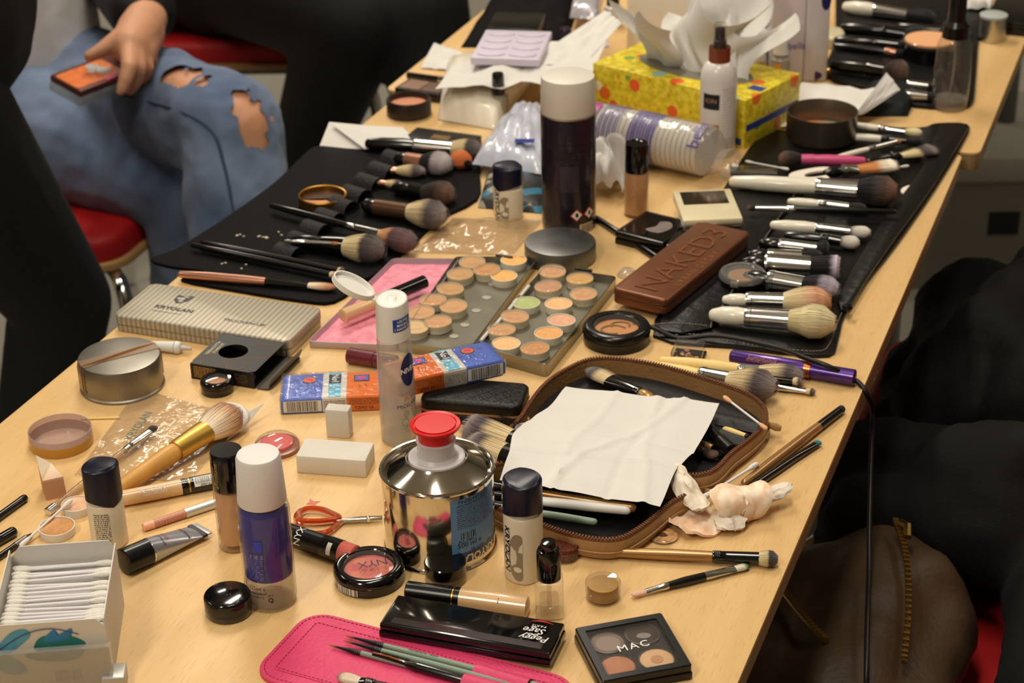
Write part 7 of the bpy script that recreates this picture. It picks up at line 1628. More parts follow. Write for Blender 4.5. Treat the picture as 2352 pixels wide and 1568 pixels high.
RB('slim dark brush turned the other way with silver ferrule and brown tip', (2060, 486), (1716, 477), 0.0155, M_HBLK, M_FERS, 'brown', 0.68, 0.945, 0.0036, 0.0036, 0.0040, 'dome', 0.8, n=90)
RB('short white-handled brush with silver ferrule beside the slim dark brush', (1808, 462), (1990, 478), 0.0105, M_HWHT, M_FERS, 'black', 0.4, 0.78, 0.0050, 0.0050, 0.0062, 'dome', 0.8, n=120)
RB('long white-handled powder brush with big black and tan head', (1674, 416), (2060, 440), 0.0135, M_HWHT, M_FERS, ramp_mat('hair_black_tan', [(0.0, (10, 10, 12)), (0.35, (30, 28, 32)), (0.65, (86, 70, 62)), (1.0, (150, 112, 88))]), 0.53, 0.775, 0.0088, 0.0098, 0.0195, 'dome', 0.85, zB=0.020, fr2=0.012, n=700)
RB('bright pink-handled brush with brown head turned the other way', (1990, 370), (1788, 364), 0.0135, mat('hot_pink', (206, 78, 130), 0.35), mat('hot_pink', (206, 78, 130), 0.35), 'brown', 0.6, 0.74, 0.0062, 0.0062, 0.0105, 'dome', 0.9, n=240, bands=False)
RB('flat wide brush with white hair stained orange', (1890, 398), (2058, 378), 0.0150, M_HBLK, M_FERS, 'used', 0.25, 0.46, 0.0060, 0.0070, 0.0135, 'flat', 0.45, zB=0.016, fr2=0.0095, n=320)
RB('thin white brush lying across towards the open tin', (1912, 364), (2074, 322), 0.0150, M_HWHT, M_FERS, 'orange', 0.5, 0.90, 0.0034, 0.0034, 0.0036, 'point', 0.9, n=60)
RB('slim white-handled brush with cream head beside the open tin', (1930, 284), (2118, 306), 0.0110, M_HWHT, M_FERS, 'cream', 0.48, 0.80, 0.0042, 0.0042, 0.0068, 'dome', 0.8, n=140)
RB('white-handled brush with black head half behind the open tin', (1930, 312), (2120, 326), 0.0100, M_HWHT, M_FERB, 'black', 0.5, 0.80, 0.0046, 0.0046, 0.0075, 'dome', 0.8, n=140)
RB('brush with fanned cream and grey head at the far end of the right roll', (1990, 372), (2146, 342), 0.0105, M_HBLK, M_FERB, 'duod', 0.35, 0.5, 0.0050, 0.0060, 0.0150, 'flat', 0.35, zB=0.012, n=320)
swab('cotton swab among the pink and white brushes of the right roll', (1712, 370), (1812, 389), 0.0125, 0.0125)
swab('cotton swab beside the orange-stained flat brush', (1985, 392), (2088, 381), 0.0115, 0.0115)
t = thing('cotton_pad', 'white cotton pad torn open in a crescent among the brushes', 'cotton pad', T(1868, 404, 0.0125), 0.0)
k = MB(); o = [(0.027 * math.cos(a), 0.021 * math.sin(a)) for a in [0.5 + (2 * PI - 1.2) * i / 26 for i in range(27)]] + [(0.014 * math.cos(a) + 0.004, 0.009 * math.sin(a)) for a in [0.5 + (2 * PI - 1.2) * (26 - i) / 26 for i in range(27)]]
k.rings([[(x, y, z + 0.004 * math.sin(60 * x)) for x, y in o] for z in (0.0, 0.0022)], True, True); k.build('pad', M_PAD, t)
one('cotton_pad', 'half white cotton pad tucked under the turned flap of the right roll', 'cotton pad', MB().prism([(0.013 * math.cos(a), 0.017 * math.sin(a)) for a in [PI / 2 + PI * i / 20 for i in range(21)]], 0, 0.0025, 0.0008), M_PAD, T(2100, 440, 0.0036), -0.5)
t = thing('acrylic_plate', 'small smoky acrylic plate between the white brush and the cotton swab', 'plate', T(1735, 392, 0.0072), ang((1700, 400), (1800, 402))); MB().box(-0.028, 0.024, -0.013, 0.013, 0, 0.0016, 0.0004).build('plate', mat('smoke_acrylic', (64, 62, 60), 0.06, coat=0.8), t); MB().box(-0.026, -0.02, 0.006, 0.010, 0.0016, 0.0022).build('stone', M_INKW, t)
t = thing('eyeshadow', 'round eyeshadow with clear lid and gold powder lying on the right roll', 'eyeshadow', T(1705, 645, 0.0073))
MB().lathe([(0, 0), (0.0225, 0), (0.0232, 0.002), (0.0232, 0.005), (0, 0.005)], 44).build('base', M_BLACKP, t); MB().lathe([(0, 0.005), (0.0145, 0.005), (0.014, 0.0066), (0, 0.007)], 36).build('powder', mat('gold_powder', (206, 152, 86), 0.4, metal=0.3), t); MB().lathe([(0.0234, 0.005), (0.0234, 0.008), (0.0215, 0.0105), (0.017, 0.011), (0.016, 0.0098), (0, 0.0098)], 44).build('clear_lid', film('lid_clear', (240, 238, 232), 0.85, 0.06, 0.14), t)
k = MB(); k.M = tr(-0.002, -0.0236, 0.004); k.box(-0.004, 0.004, -0.0015, 0.0015, 0, 0.005, 0.0005); k.build('clasp', M_CLEARW, t)

# ---------------------------------------------------------------- left roll
def left_roll():
    O = T(720, 510); O.z = TH
    t = thing('brush_roll', 'open black brush roll with strap hanging over the left table edge', 'brush roll', O)
    slab(t, O, [(346, 594), (400, 572), (470, 530), (560, 470), (640, 410), (700, 352), (735, 334), (840, 338), (960, 342), (1090, 352), (1102, 400), (1096, 455), (1010, 500), (962, 545), (900, 600), (836, 644), (768, 690), (690, 688), (540, 664), (415, 640), (470, 622), (390, 610)], 0.0003, 0.0042, M_FABRIC, 'fabric', 3)
    slab(t, O, [(455, 566), (560, 580), (660, 600), (780, 632), (836, 640), (880, 606), (780, 600), (700, 585), (600, 566), (490, 545)], 0.0042, 0.0066, M_FABRIC, 'flap', 3)
    for i in range(9):
        x, y = 660 + i * 31, 586 - i * 27; a, b = T(x - 20, y - 6, 0.0045) - O, T(x + 24, y + 8, 0.0045) - O; d = (b - a).normalized(); n_ = Vector((-d.y, d.x, 0)); k = MB()
        k.sheet(lambda u, v: a.lerp(b, u) + n_ * (v - 0.5) * 0.026 + Vector((0, 0, 0.0005 + 0.011 * math.sin(PI * v) ** 0.6)), 5, 10, 0.0008); k.build('elastic_loop', mat('elastic_black', (26, 25, 26), 0.7, bump=0.6, bscale=300), t)
    k = MB()
    for x, y, r_ in ((545, 541, 3), (552, 539, 2), (560, 543, 2), (595, 543, 3), (604, 545, 2), (612, 546, 4), (640, 533, 2), (647, 540, 2), (580, 570, 3), (510, 606, 2), (518, 604, 2), (555, 617, 2), (565, 608, 2)):
        k.M = tr(*(T(x, y, 0.0043) - O)) @ rot('Z', x); k.box(-r_ * 0.0006, r_ * 0.0006, -r_ * 0.0004, r_ * 0.0004, 0, 0.0006)
    k.build('powder_crumbs', mat('crumbs', (206, 190, 160), 0.9), t)['kind'] = 'stuff'
    k = MB(); P = smooth_open([tuple(T(x, y, 0.0055) - O) for x, y in ((640, 588), (720, 520), (800, 445), (905, 352))], 6); k.tube(P, 0.0022, 8); k.build('band_ridge', M_FABRIC, t)
left_roll()
LB = lambda *a, **k: brush(*a, group='brushes in the left brush roll', **k)
LB('brush with black handle and very shiny silver ferrule beside the flat black carton', (838, 329), (1106, 344), 0.0125, M_HBLK, M_FERS, 'duod', 0.43, 0.75, 0.0085, 0.0095, 0.0150, 'dome', 0.8, fr2=0.0105, n=360)
LB('stubby brush with rose gold ferrule and dense white head', (906, 363), (1036, 378), 0.0125, M_HBLK, M_ROSE, ramp_mat('hair_black_lilac', [(0.0, (14, 12, 13)), (0.40, (22, 20, 22)), (0.48, (168, 158, 162)), (1.0, (196, 188, 190))]), 0.22, 0.50, 0.0080, 0.0085, 0.0155, 'dome', 0.9, zB=0.016, n=320, bands=False)
LB('small brush with rose gold ferrule and cream and mauve head', (878, 390), (977, 393), 0.0110, M_HBLK, M_ROSE, 'duo', 0.22, 0.34, 0.0045, 0.0045, 0.0088, 'dome', 0.85, n=220, bands=False)
LB('tiny brush with rose gold ferrule and pale mauve head', (846, 417), (926, 424), 0.0100, M_HBLK, M_ROSE, 'duo', 0.3, 0.52, 0.0036, 0.0036, 0.0055, 'dome', 0.85, n=120, bands=False)
LB('fluffy brush with bronze ferrule and cream and grey head pointing right', (832, 472), (1024, 496), 0.0125, M_HBLK, mat('bronze_ferrule', (112, 82, 62), 0.3, metal=0.7), 'duo', 0.17, 0.57, 0.0090, 0.0092, 0.0175, 'dome', 0.9, zB=0.018, fr2=0.0095, n=600, bands=False)
LB('dark brown bushy brush behind the fluffy cream one', (900, 430), (1042, 448), 0.0115, M_HBLK, M_FERB, 'brown', 0.3, 0.52, 0.0075, 0.0082, 0.0165, 'dome', 0.85, zB=0.015, n=420, bands=False)
LB('long thin black brush with peach and plum head lying across the left roll', (620, 471), (955, 560), 0.0125, M_HBLK, M_FERS, 'dkpink', 0.55, 0.77, 0.0042, 0.0040, 0.0140, 'dome', 0.9, zB=0.0165, fr2=0.006, n=500)
LB('brush with cream and black head in front of the peach and plum one', (668, 552), (882, 575), 0.0115, M_HBLK, M_FERB, 'duod', 0.35, 0.60, 0.0080, 0.0085, 0.0170, 'dome', 0.9, zB=0.0175, fr2=0.011, n=600, bands=False)
LB('very thin silver-ferruled brush beside the cream and black head', (652, 553), (790, 560), 0.0195, M_FERS, M_FERS, 'orange', 0.2, 0.8, 0.0018, 0.0020, 0.0022, 'point', 0.9, zB=0.0205, n=40)
LB('slim black eye brush with small tan tip in the front of the left roll', (438, 562), (772, 632), 0.0100, M_HBLK, M_HBLK, 'peach', 0.72, 0.965, 0.0036, 0.0034, 0.0040, 'dome', 0.8, n=80, bands=False)
LB('second slim black eye brush lying close beside the first', (460, 556), (790, 622), 0.0105, M_HBLK, M_HBLK, 'duod', 0.72, 0.965, 0.0034, 0.0033, 0.0040, 'dome', 0.8, n=80, bands=False)
LB('rose gold brush with flat peach head along the front edge of the left roll', (408, 629), (772, 660), 0.0088, M_ROSE, M_FERB, 'peach', 0.56, 0.83, 0.0048, 0.0040, 0.0062, 'dome', 0.55, fr2=0.0046, n=160, bands=False, hshape=[(0.03, 0.0046), (0.07, 0.0048)])
t = thing('powder_compact', 'open gold-rimmed compact with a crescent of powder on the left roll', 'compact', T(742, 466, 0.0045), FRONT + PI / 2)
r = 0.0262; mgd = mat('gold_rim', (176, 128, 50), 0.3, metal=0.9)
MB().lathe([(0, 0), (r * 0.95, 0), (r, 0.001), (r * 1.01, 0.004), (r, 0.0085), (r * 1.01, 0.0095), (r * 0.98, 0.0105), (r * 0.93, 0.0102), (r * 0.92, 0.004), (0, 0.0035)], 48).build('rim', mgd, t)
MB().lathe([(0, 0.0036), (r * 0.915, 0.0036), (r * 0.915, 0.0046), (0, 0.0046)], 40).build('pan', mat('pan_brown', (86, 62, 46), 0.35, metal=0.5), t)
k = MB(); k.prism([(r * 0.9 * math.cos(a), r * 0.9 * math.sin(a)) for a in [PI + 0.25 + (PI - 0.5) * i / 18 for i in range(19)]] + [(r * 0.86 * math.cos(a), -r * 0.24 - r * 0.2 * math.sin(a)) for a in [0.3 + (PI - 0.6) * i / 12 for i in range(13)]], 0.0046, 0.0082, 0.0005); k.build('powder', mat('peach_powder', (214, 150, 96), 0.6), t)
t = thing('sponge', 'orange make-up sponge with dark smudge at the right end of the left roll', 'sponge', T(1058, 384, 0.0045), 0.3)
k = MB(); k.lathe([(0, 0), (0.009, 0.001), (0.0135, 0.006), (0.013, 0.012), (0.008, 0.018), (0, 0.021)], 24, sy=0.8); k.build('foam', mat('orange_foam', (198, 106, 56), 0.8, bump=0.3, bscale=500), t)
k = MB(); k.M = tr(0.009, -0.008, 0.0075) @ rot('X', 1.0) @ rot('Y', 0.6); k.prism(ell(0.005, 0.004, 16), -0.001, 0.002, 0.0006); k.build('smudge', M_BLACKP, t)

# ================================================================ patterned pouch, wipes, papers behind
def checks():
    m = bpy.data.materials.new('check_pattern'); m.use_nodes = True; nt = m.node_tree; b = nt.nodes['Principled BSDF']; b.inputs['Roughness'].default_value = 0.5
    tc = node(nt, 'ShaderNodeTexCoord'); mp = node(nt, 'ShaderNodeMapping'); mp.inputs['Rotation'].default_value = (0, 0, 0.75); mp.inputs['Scale'].default_value = (75, 75, 75); nt.links.new(tc.outputs['Object'], mp.inputs[0])
    v = node(nt, 'ShaderNodeTexVoronoi', distance='CHEBYCHEV'); v.inputs['Scale'].default_value = 1; v.inputs['Randomness'].default_value = 0; nt.links.new(mp.outputs[0], v.inputs['Vector'])
    sp = node(nt, 'ShaderNodeSeparateColor'); nt.links.new(v.outputs['Color'], sp.inputs[0]); cr = node(nt, 'ShaderNodeValToRGB'); cr.color_ramp.interpolation = 'CONSTANT'; e = cr.color_ramp.elements; e.new(0.5); e.new(0.7)
    for i, (p, c) in enumerate(((0, (14, 16, 18)), (0.45, (150, 144, 128)), (0.62, (14, 16, 18)), (0.78, (34, 112, 140)))): e[i].position = p; e[i].color = lin(c)
    nt.links.new(sp.outputs[0], cr.inputs[0]); nt.links.new(cr.outputs[0], b.inputs['Base Color']); return m
def cushion(name, label, cat, pts, h, m, z0=0.0, bul=0.6, n=18, part='cover', wob=0.0):
    """soft stuffed quad between photo points a b (near) c d (far)"""
    a, b, c, d = [T(*p, z0) for p in pts]; O_ = Vector((a.x, a.y, TH + z0)); t = thing(name, label, cat, O_)
    def top(u, v): return a.lerp(b, u).lerp(d.lerp(c, u), v) - O_ + Vector((0, 0, 0.0008 + h * (max(0, math.sin(PI * u)) * max(0, math.sin(PI * v))) ** (1 - bul) * (1 + wob * wr(u * 1.5, v * 1.5, h * 77))))
    def bot(u, v): return a.lerp(b, 1 - u).lerp(d.lerp(c, 1 - u), v) - O_
    k = MB(); k.grid(top, n, n); k.grid(bot, n, n); k.build(part, m, t, 60); return t
cushion('pouch', 'black pouch patterned with blue and grey squares', 'pouch', [(1098, 478), (1250, 492), (1262, 412), (1120, 398)], 0.014, checks(), 0.0, 0.75)
M_WIPE = mat('wipe_pack', (196, 200, 216), 0.22, coat=0.4, var=0.12, vscale=30, bump=0.8, bscale=45)
t = cushion('wipes_pack', 'crumpled pale blue plastic pack of wipes leaning behind the face-print bottle', 'wipes', [(1084, 378), (1248, 402), (1262, 262), (1190, 252)], 0.026, M_WIPE, 0.012, 0.72, 26, 'film', 0.12)
k = MB(); k.M = tr(*(T(1205, 325, 0.036) - t.location)) @ rot('Z', 0.3); v, f = patch2d(0.022, 0.012); k.add([(x, y, 0.001) for x, y in v], f); k.build('blue_print', mat('wipe_blue', (50, 64, 140), 0.3), t, 0)
def crumple(name, label, cat, px, py, sx, sy, h, m, seed, z0=0.0, rz=0.0, n=26, th=0.0003, amp=1.0):
    rnd = random.Random(seed); ph = [(rnd.uniform(3, 10), rnd.uniform(3, 10), rnd.uniform(0, 6)) for _ in range(6)]; k = MB()
    def f(u, v):
        x, y = (u - 0.5) * sx, (v - 0.5) * sy; s = sum(abs(math.sin(a * u + b * v + c)) / (i + 1.5) for i, (a, b, c) in enumerate(ph)) / 2.2; e = (math.sin(PI * u) * math.sin(PI * v)) ** 0.35
        return Vector((x + 0.12 * sx * math.sin(ph[0][0] * v + ph[1][2]) * e, y + 0.12 * sy * math.sin(ph[1][1] * u + ph[2][2]) * e, 0.001 + h * s * amp * (0.35 + 0.65 * e)))
    k.sheet(f, n, n, th); return one(name, label, cat, k, m, T(px, py, z0), rz, smooth=60)
crumple('tissue', 'crumpled white tissue between the hairspray can and the tan foundation bottle', 'tissue', 1398, 428, 0.045, 0.075, 0.085, M_PAPER, 5, rz=0.1)
tri_paper('paper_sheet', 'white folded paper sheet at the back of the left brush roll', 'paper', [(733, 338, 0.003), (756, 280, 0.02), (930, 296, 0.012), (960, 330, 0.006), (838, 342, 0.005)], M_PAPER)
tri_paper('paper_sheet', 'second fold of white paper lying on the first behind the left roll', 'paper', [(760, 284, 0.0215), (838, 342, 0.0075), (950, 330, 0.009), (925, 292, 0.014)], M_PAPER)
t = thing('powder_compact', 'open round black pot of pinkish tan powder by the left table edge', 'compact', T(940, 262), FRONT + PI / 2); r = 0.0272
MB().lathe([(0, 0), (r * 0.93, 0), (r, 0.002), (r, 0.019), (r * 0.97, 0.0205), (r * 0.88, 0.0205), (r * 0.86, 0.012), (0, 0.012)], 44).build('pot', mat('brown_black', (38, 28, 24), 0.35), t); MB().lathe([(0, 0.012), (r * 0.85, 0.012), (r * 0.84, 0.0135), (0, 0.0138)], 40).build('powder', mat('tan_powder', (204, 138, 104), 0.6), t)
t, Lx, Dy = boxed('eyeshadow_palette', 'brown quad eyeshadow palette with taupe squares behind the black powder pot', 'palette', (906, 200), (1008, 216), (928, 176), 0.012, 0.012)
MB().box(0, Lx, 0, Dy, 0, 0.0115, 0.001).build('case', mat('brown_black', (38, 28, 24), 0.35), t)
for i in range(2): MB().box(Lx * (0.06 + 0.46 * i), Lx * (0.50 + 0.45 * i), Dy * 0.1, Dy * 0.9, 0.0112, 0.0122, 0.0004).build('eyeshadow', mat('taupe_%d' % i, ((140, 110, 92), (104, 80, 66))[i], 0.6), t)
t, Lx, Dy = boxed('cosmetic_box', 'flat black carton with gold print beside the open powder pot', 'carton', (925, 318), (1075, 338), (930, 288), 0.010, 0.010)
MB().box(0, Lx, 0, Dy, 0, 0.010, 0.0006).build('card', mat('black_card', (20, 19, 18), 0.4), t); MB().box(Lx * 0.35, Lx * 0.62, Dy * 0.3, Dy * 0.62, 0.0099, 0.0102).build('gold_print', mat('old_gold', (120, 92, 48), 0.4, var=0.4, vscale=200), t)
cushion('tissue_stack', 'stack of white tissues in a clear film wrapper', 'tissues', [(1005, 275), (1140, 300), (1232, 175), (1028, 150)], 0.036, mat('wrapped_tissue', (240, 232, 214), 0.35, coat=0.5, bump=0.5, bscale=60), 0.0, 0.8, 22, 'wrapped_stack', 0.05)
t, h = round_bottle('nail_polish', 'clear nail varnish bottle with tall black cap', 'nail varnish', 1146, 268, 168); MB().lathe([(0, 0), (0.011, 0), (0.012, 0.002), (0.012, h * 0.48), (0.008, h * 0.53), (0.006, h * 0.54)], 28).build('glass', film('cream_glass', (232, 222, 200), 0.7, 0.04, 0.4), t); MB().lathe([(0, h * 0.5), (0.0078, h * 0.5), (0.0074, h * 0.95), (0.0066, h), (0, h)], 24).build('cap', M_BLACKG, t)
def paper_quad(label, pts, m=M_PAPER, amp=0.002, nm='paper_sheet', n=16, cat='paper', seed=0.0):
    a, b, c, d = [T(*p) for p in pts]; O_ = a.copy(); O_.z = TH; k = MB()
    k.sheet(lambda u, v: a.lerp(b, u).lerp(d.lerp(c, u), v) - O_ + Vector((0, 0, amp * wr(u, v, seed) * math.sin(PI * min(max(u, 0.02), 0.98)))), n, n, 0.0003); return one(nm, label, cat, k, m, O_, smooth=60)
paper_quad('wide white napkin lying open across the tissue packs', [(1000, 205, 0.042), (1352, 186, 0.05), (1400, 80, 0.052), (1040, 150, 0.042)], amp=0.006, seed=1.0, cat='napkin', nm='napkin')
paper_quad('white paper corner sticking up at the left table edge', [(966, 155, 0.002), (1050, 160, 0.004), (1062, 120, 0.012), (997, 98, 0.02)], amp=0.001, seed=2.0)
paper_quad('white paper sheet slanting up behind the wide napkin', [(1200, 150, 0.045), (1340, 150, 0.05), (1428, 52, 0.055), (1390, 24, 0.06)], amp=0.003, seed=3.0)
t, L_ = lay('eye_pencil', 'dark pencil with silver cap lying behind the brown quad palette', 'pencil', (935, 172), (1040, 186), 0.004); rod(t, 'barrel', 0, L_ * 0.7, 0.004, 0.004, M_HBLK, 0.001); rod(t, 'cap', L_ * 0.7, L_, 0.0044, 0.0044, M_FERS, 0, 0.001)
# false eyelash tray
t, Lx, Dy = boxed('eyelash_tray', 'pale lilac moulded plastic tray for false eyelashes', 'tray', (1080, 128), (1205, 132), (1150, 58), 0.062, 0.012)
Lx = 0.085; Dy = min(Dy, 0.11); ml_ = mat('lilac_solid', (214, 204, 222), 0.4)
MB().box(0, Lx, 0, Dy, 0, 0.010, 0.002).build('tray', ml_, t)
for i in range(2):
    for j in range(4):
        k = MB(); cx, cy = Lx * (0.27 + 0.46 * i), Dy * (0.14 + 0.235 * j); k.tube([(cx + 0.016 * math.cos(a), cy + 0.008 * math.sin(a), 0.0105) for a in [PI + PI * s / 12 for s in range(13)]], 0.0016, 8); k.build('lash_ridge', ml_, t)
block('storage_box', 'black box under the lilac eyelash tray', 'box', (1120, 148), (1236, 152), 0.07, 0.049, M_BLACKP)
cushion('brush_roll', 'black cloth brush roll at the far left corner of the second table', 'brush roll', [(1058, 110), (1300, 110), (1340, -20), (1150, -20)], 0.022, M_FABRIC, 0.0, 0.8, 18, 'fabric', 0.1)
t, h = round_bottle('mascara', 'dark mascara standing upright with copper foot behind the hairspray cap', 'mascara', 1299, 165, 64); MB().lathe([(0, 0), (0.0085, 0), (0.0088, h * 0.14), (0, h * 0.14)], 24).build('foot', mat('copper_ring', (190, 112, 66), 0.25, metal=0.9), t); MB().lathe([(0, h * 0.14), (0.0085, h * 0.14), (0.0085, h * 0.97), (0.0072, h), (0, h)], 24).build('barrel', mat('aubergine', (36, 26, 44), 0.25, coat=0.4), t)
# ================================================================ tissue box
def tissue_box():
    A, B, C = T(1362, 252), T(1709, 344), T(1790, 268); x = (B - A).normalized(); y = Vector((-x.y, x.x, 0)); Lx, Dy = (B - A).length, 0.115; h = hgt(1709, 344, 231)
    t = thing('tissue_box', 'yellow floral tissue box with blue ribbon print', 'tissue box', (A.x, A.y, TH), math.atan2(x.y, x.x))
    m = bpy.data.materials.new('floral_print'); m.use_nodes = True; nt = m.node_tree; b = nt.nodes['Principled BSDF']; b.inputs['Roughness'].default_value = 0.45; LK = nt.links.new
    tc = node(nt, 'ShaderNodeTexCoord'); v = node(nt, 'ShaderNodeTexVoronoi'); v.inputs['Scale'].default_value = 34; LK(tc.outputs['Object'], v.inputs['Vector'])
    n = node(nt, 'ShaderNodeTexNoise'); n.inputs['Scale'].default_value = 120; LK(tc.outputs['Object'], n.inputs[0])
    cr0 = node(nt, 'ShaderNodeValToRGB'); e = cr0.color_ramp.elements; e[0].position = 0.4; e[0].color = lin((206, 186, 24)); e[1].position = 0.6; e[1].color = lin((236, 218, 60)); LK(n.outputs[0], cr0.inputs[0])
    sp = node(nt, 'ShaderNodeSeparateColor'); LK(v.outputs['Color'], sp.inputs[0]); cr = node(nt, 'ShaderNodeValToRGB'); cr.color_ramp.interpolation = 'CONSTANT'; e = cr.color_ramp.elements
    for _ in range(3): e.new(0.5)
    for i, (p, c) in enumerate(((0, (232, 96, 40)), (0.25, (240, 232, 200)), (0.5, (226, 110, 36)), (0.68, (130, 160, 60)), (0.84, (150, 190, 190)))): e[i].position = p; e[i].color = lin(c)
    LK(sp.outputs[0], cr.inputs[0]); lt = node(nt, 'ShaderNodeMath', operation='LESS_THAN'); LK(v.outputs['Distance'], lt.inputs[0]); lt.inputs[1].default_value = 0.30
    v2 = node(nt, 'ShaderNodeTexVoronoi'); v2.inputs['Scale'].default_value = 110; LK(tc.outputs['Object'], v2.inputs['Vector']); lt2 = node(nt, 'ShaderNodeMath', operation='LESS_THAN'); LK(v2.outputs['Distance'], lt2.inputs[0]); lt2.inputs[1].default_value = 0.22
    mx0 = node(nt, 'ShaderNodeMix', data_type='RGBA'); LK(lt2.outputs[0], mx0.inputs[0]); LK(cr0.outputs[0], mx0.inputs[6]); mx0.inputs[7].default_value = lin((216, 140, 40))
    mx = node(nt, 'ShaderNodeMix', data_type='RGBA'); LK(lt.outputs[0], mx.inputs[0]); LK(mx0.outputs[2], mx.inputs[6]); LK(cr.outputs[0], mx.inputs[7]); LK(mx.outputs[2], b.inputs['Base Color'])
    MB().box(0, Lx, 0, Dy, 0, h, 0.001).build('carton', m, t)
    rb = mat('ribbon_blue', (44, 66, 140), 0.45)
    MB().box(Lx * 0.02, Lx * 0.98, -0.0003, 0.0, 0.004, 0.012).build('ribbon_print', rb, t); MB().box(Lx - 0.0001, Lx + 0.0003, 0.003, Dy - 0.003, h * 0.35, h * 0.48).build('ribbon_print', rb, t); MB().box(Lx * 0.9, Lx * 0.985, Dy * 0.3, Dy * 0.42, h, h + 0.0003).build('ribbon_print', rb, t); MB().box(Lx * 0.05, Lx * 0.2, Dy * 0.78, Dy * 0.88, h, h + 0.0003).build('ribbon_print', rb, t)
    k = MB(); k.prism([(a + Lx * 0.5, c + Dy * 0.5) for a, c in ell(Lx * 0.36, Dy * 0.3, 32)], h, h + 0.0006); k.build('opening', mat('slot_dark', (120, 116, 104), 0.6), t)
    for (u, w_, hh, lean, sd) in ((0.28, 0.085, 0.085, -0.02, 0.3), (0.44, 0.10, 0.07, 0.02, 1.1), (0.60, 0.09, 0.10, 0.01, 2.0), (0.74, 0.08, 0.075, 0.03, 2.9), (0.52, 0.11, 0.125, 0.03, 4.0)):
        k = MB(); k.sheet(lambda a, c: Vector((Lx * u + (a - 0.5) * w_ * (0.55 + 0.6 * c) + 0.012 * math.sin(5 * c + sd), Dy * 0.5 + lean * c * 1.5 + 0.02 * math.sin(6 * a + sd) * (0.3 + c) + (0.02 if sd > 3.5 else -0.008) , h - 0.004 + hh * c * (1 - 0.35 * abs(math.sin(4 * a + sd)) ))), 18, 14, 0.0003); k.build('tissue_sheet', M_PAPER, t, 70)
tissue_box()
crumple('tissue', 'heap of crumpled white tissues behind the yellow tissue box', 'tissue', 1668, 176, 0.10, 0.06, 0.11, M_PAPER, 21, rz=0.2, n=34)
def spray():
    t, h = round_bottle('spray_bottle', 'white spray bottle with ribbed copper collar and black pump', 'bottle', 1646, 350, 62, FRONT); r = 0.0208
    MB().lathe([(0, 0), (r * 0.94, 0), (r, 0.003), (r, h * 0.60), (r * 0.95, h * 0.665), (r * 0.8, h * 0.71), (r * 0.62, h * 0.735), (r * 0.5, h * 0.74)], 48).build('bottle', mat('white_bottle', (228, 222, 216), 0.3, coat=0.3), t)
    k = MB(); rs = []
    for z in (h * 0.735, h * 0.85): rs.append([((r * 0.56 + (0.0006 if j % 2 else 0)) * math.cos(2 * PI * j / 48), (r * 0.56 + (0.0006 if j % 2 else 0)) * math.sin(2 * PI * j / 48), z) for j in range(48)])
    k.rings(rs); k.build('collar', mat('copper_collar', (170, 106, 78), 0.25, metal=0.9), t, 20)
    MB().lathe([(0, h * 0.85), (r * 0.36, h * 0.85), (r * 0.34, h * 0.90), (r * 0.29, h * 0.905), (r * 0.27, h * 0.99), (0, h * 0.995)], 28).build('pump', M_BLACKP, t); MB().lathe([(r * 0.40, h * 0.85), (r * 0.38, h), (r * 0.33, h * 1.03), (0, h * 1.04)], 28).build('overcap', M_CLEAR, t)
    o = ell(r, r, 48); s0 = s_at(o, -0.55)
    wrap(t, patch2d(0.020, 0.018, 8), M_INK, o, s0, h * 0.455, name='label', off=0.0003); wrap(t, text2d('ION', 0.0075), mat('copper_ink2', (190, 140, 110), 0.4), o, s0, h * 0.46, off=0.0005)
    wrap(t, patch2d(0.020, 0.012, 8), mat('copper_label', (186, 130, 104), 0.4), o, s0, h * 0.235, name='label', off=0.0003); wrap(t, patch2d(0.016, h * 0.40, 8), bars_mat('spray_print', (228, 222, 216), (190, 182, 178), 1000, 'Y', 0.45, 0.4, 300, 'Z', 0.5), o, s_at(o, 0.55), h * 0.36, name='small_print', off=0.0003)
spray()
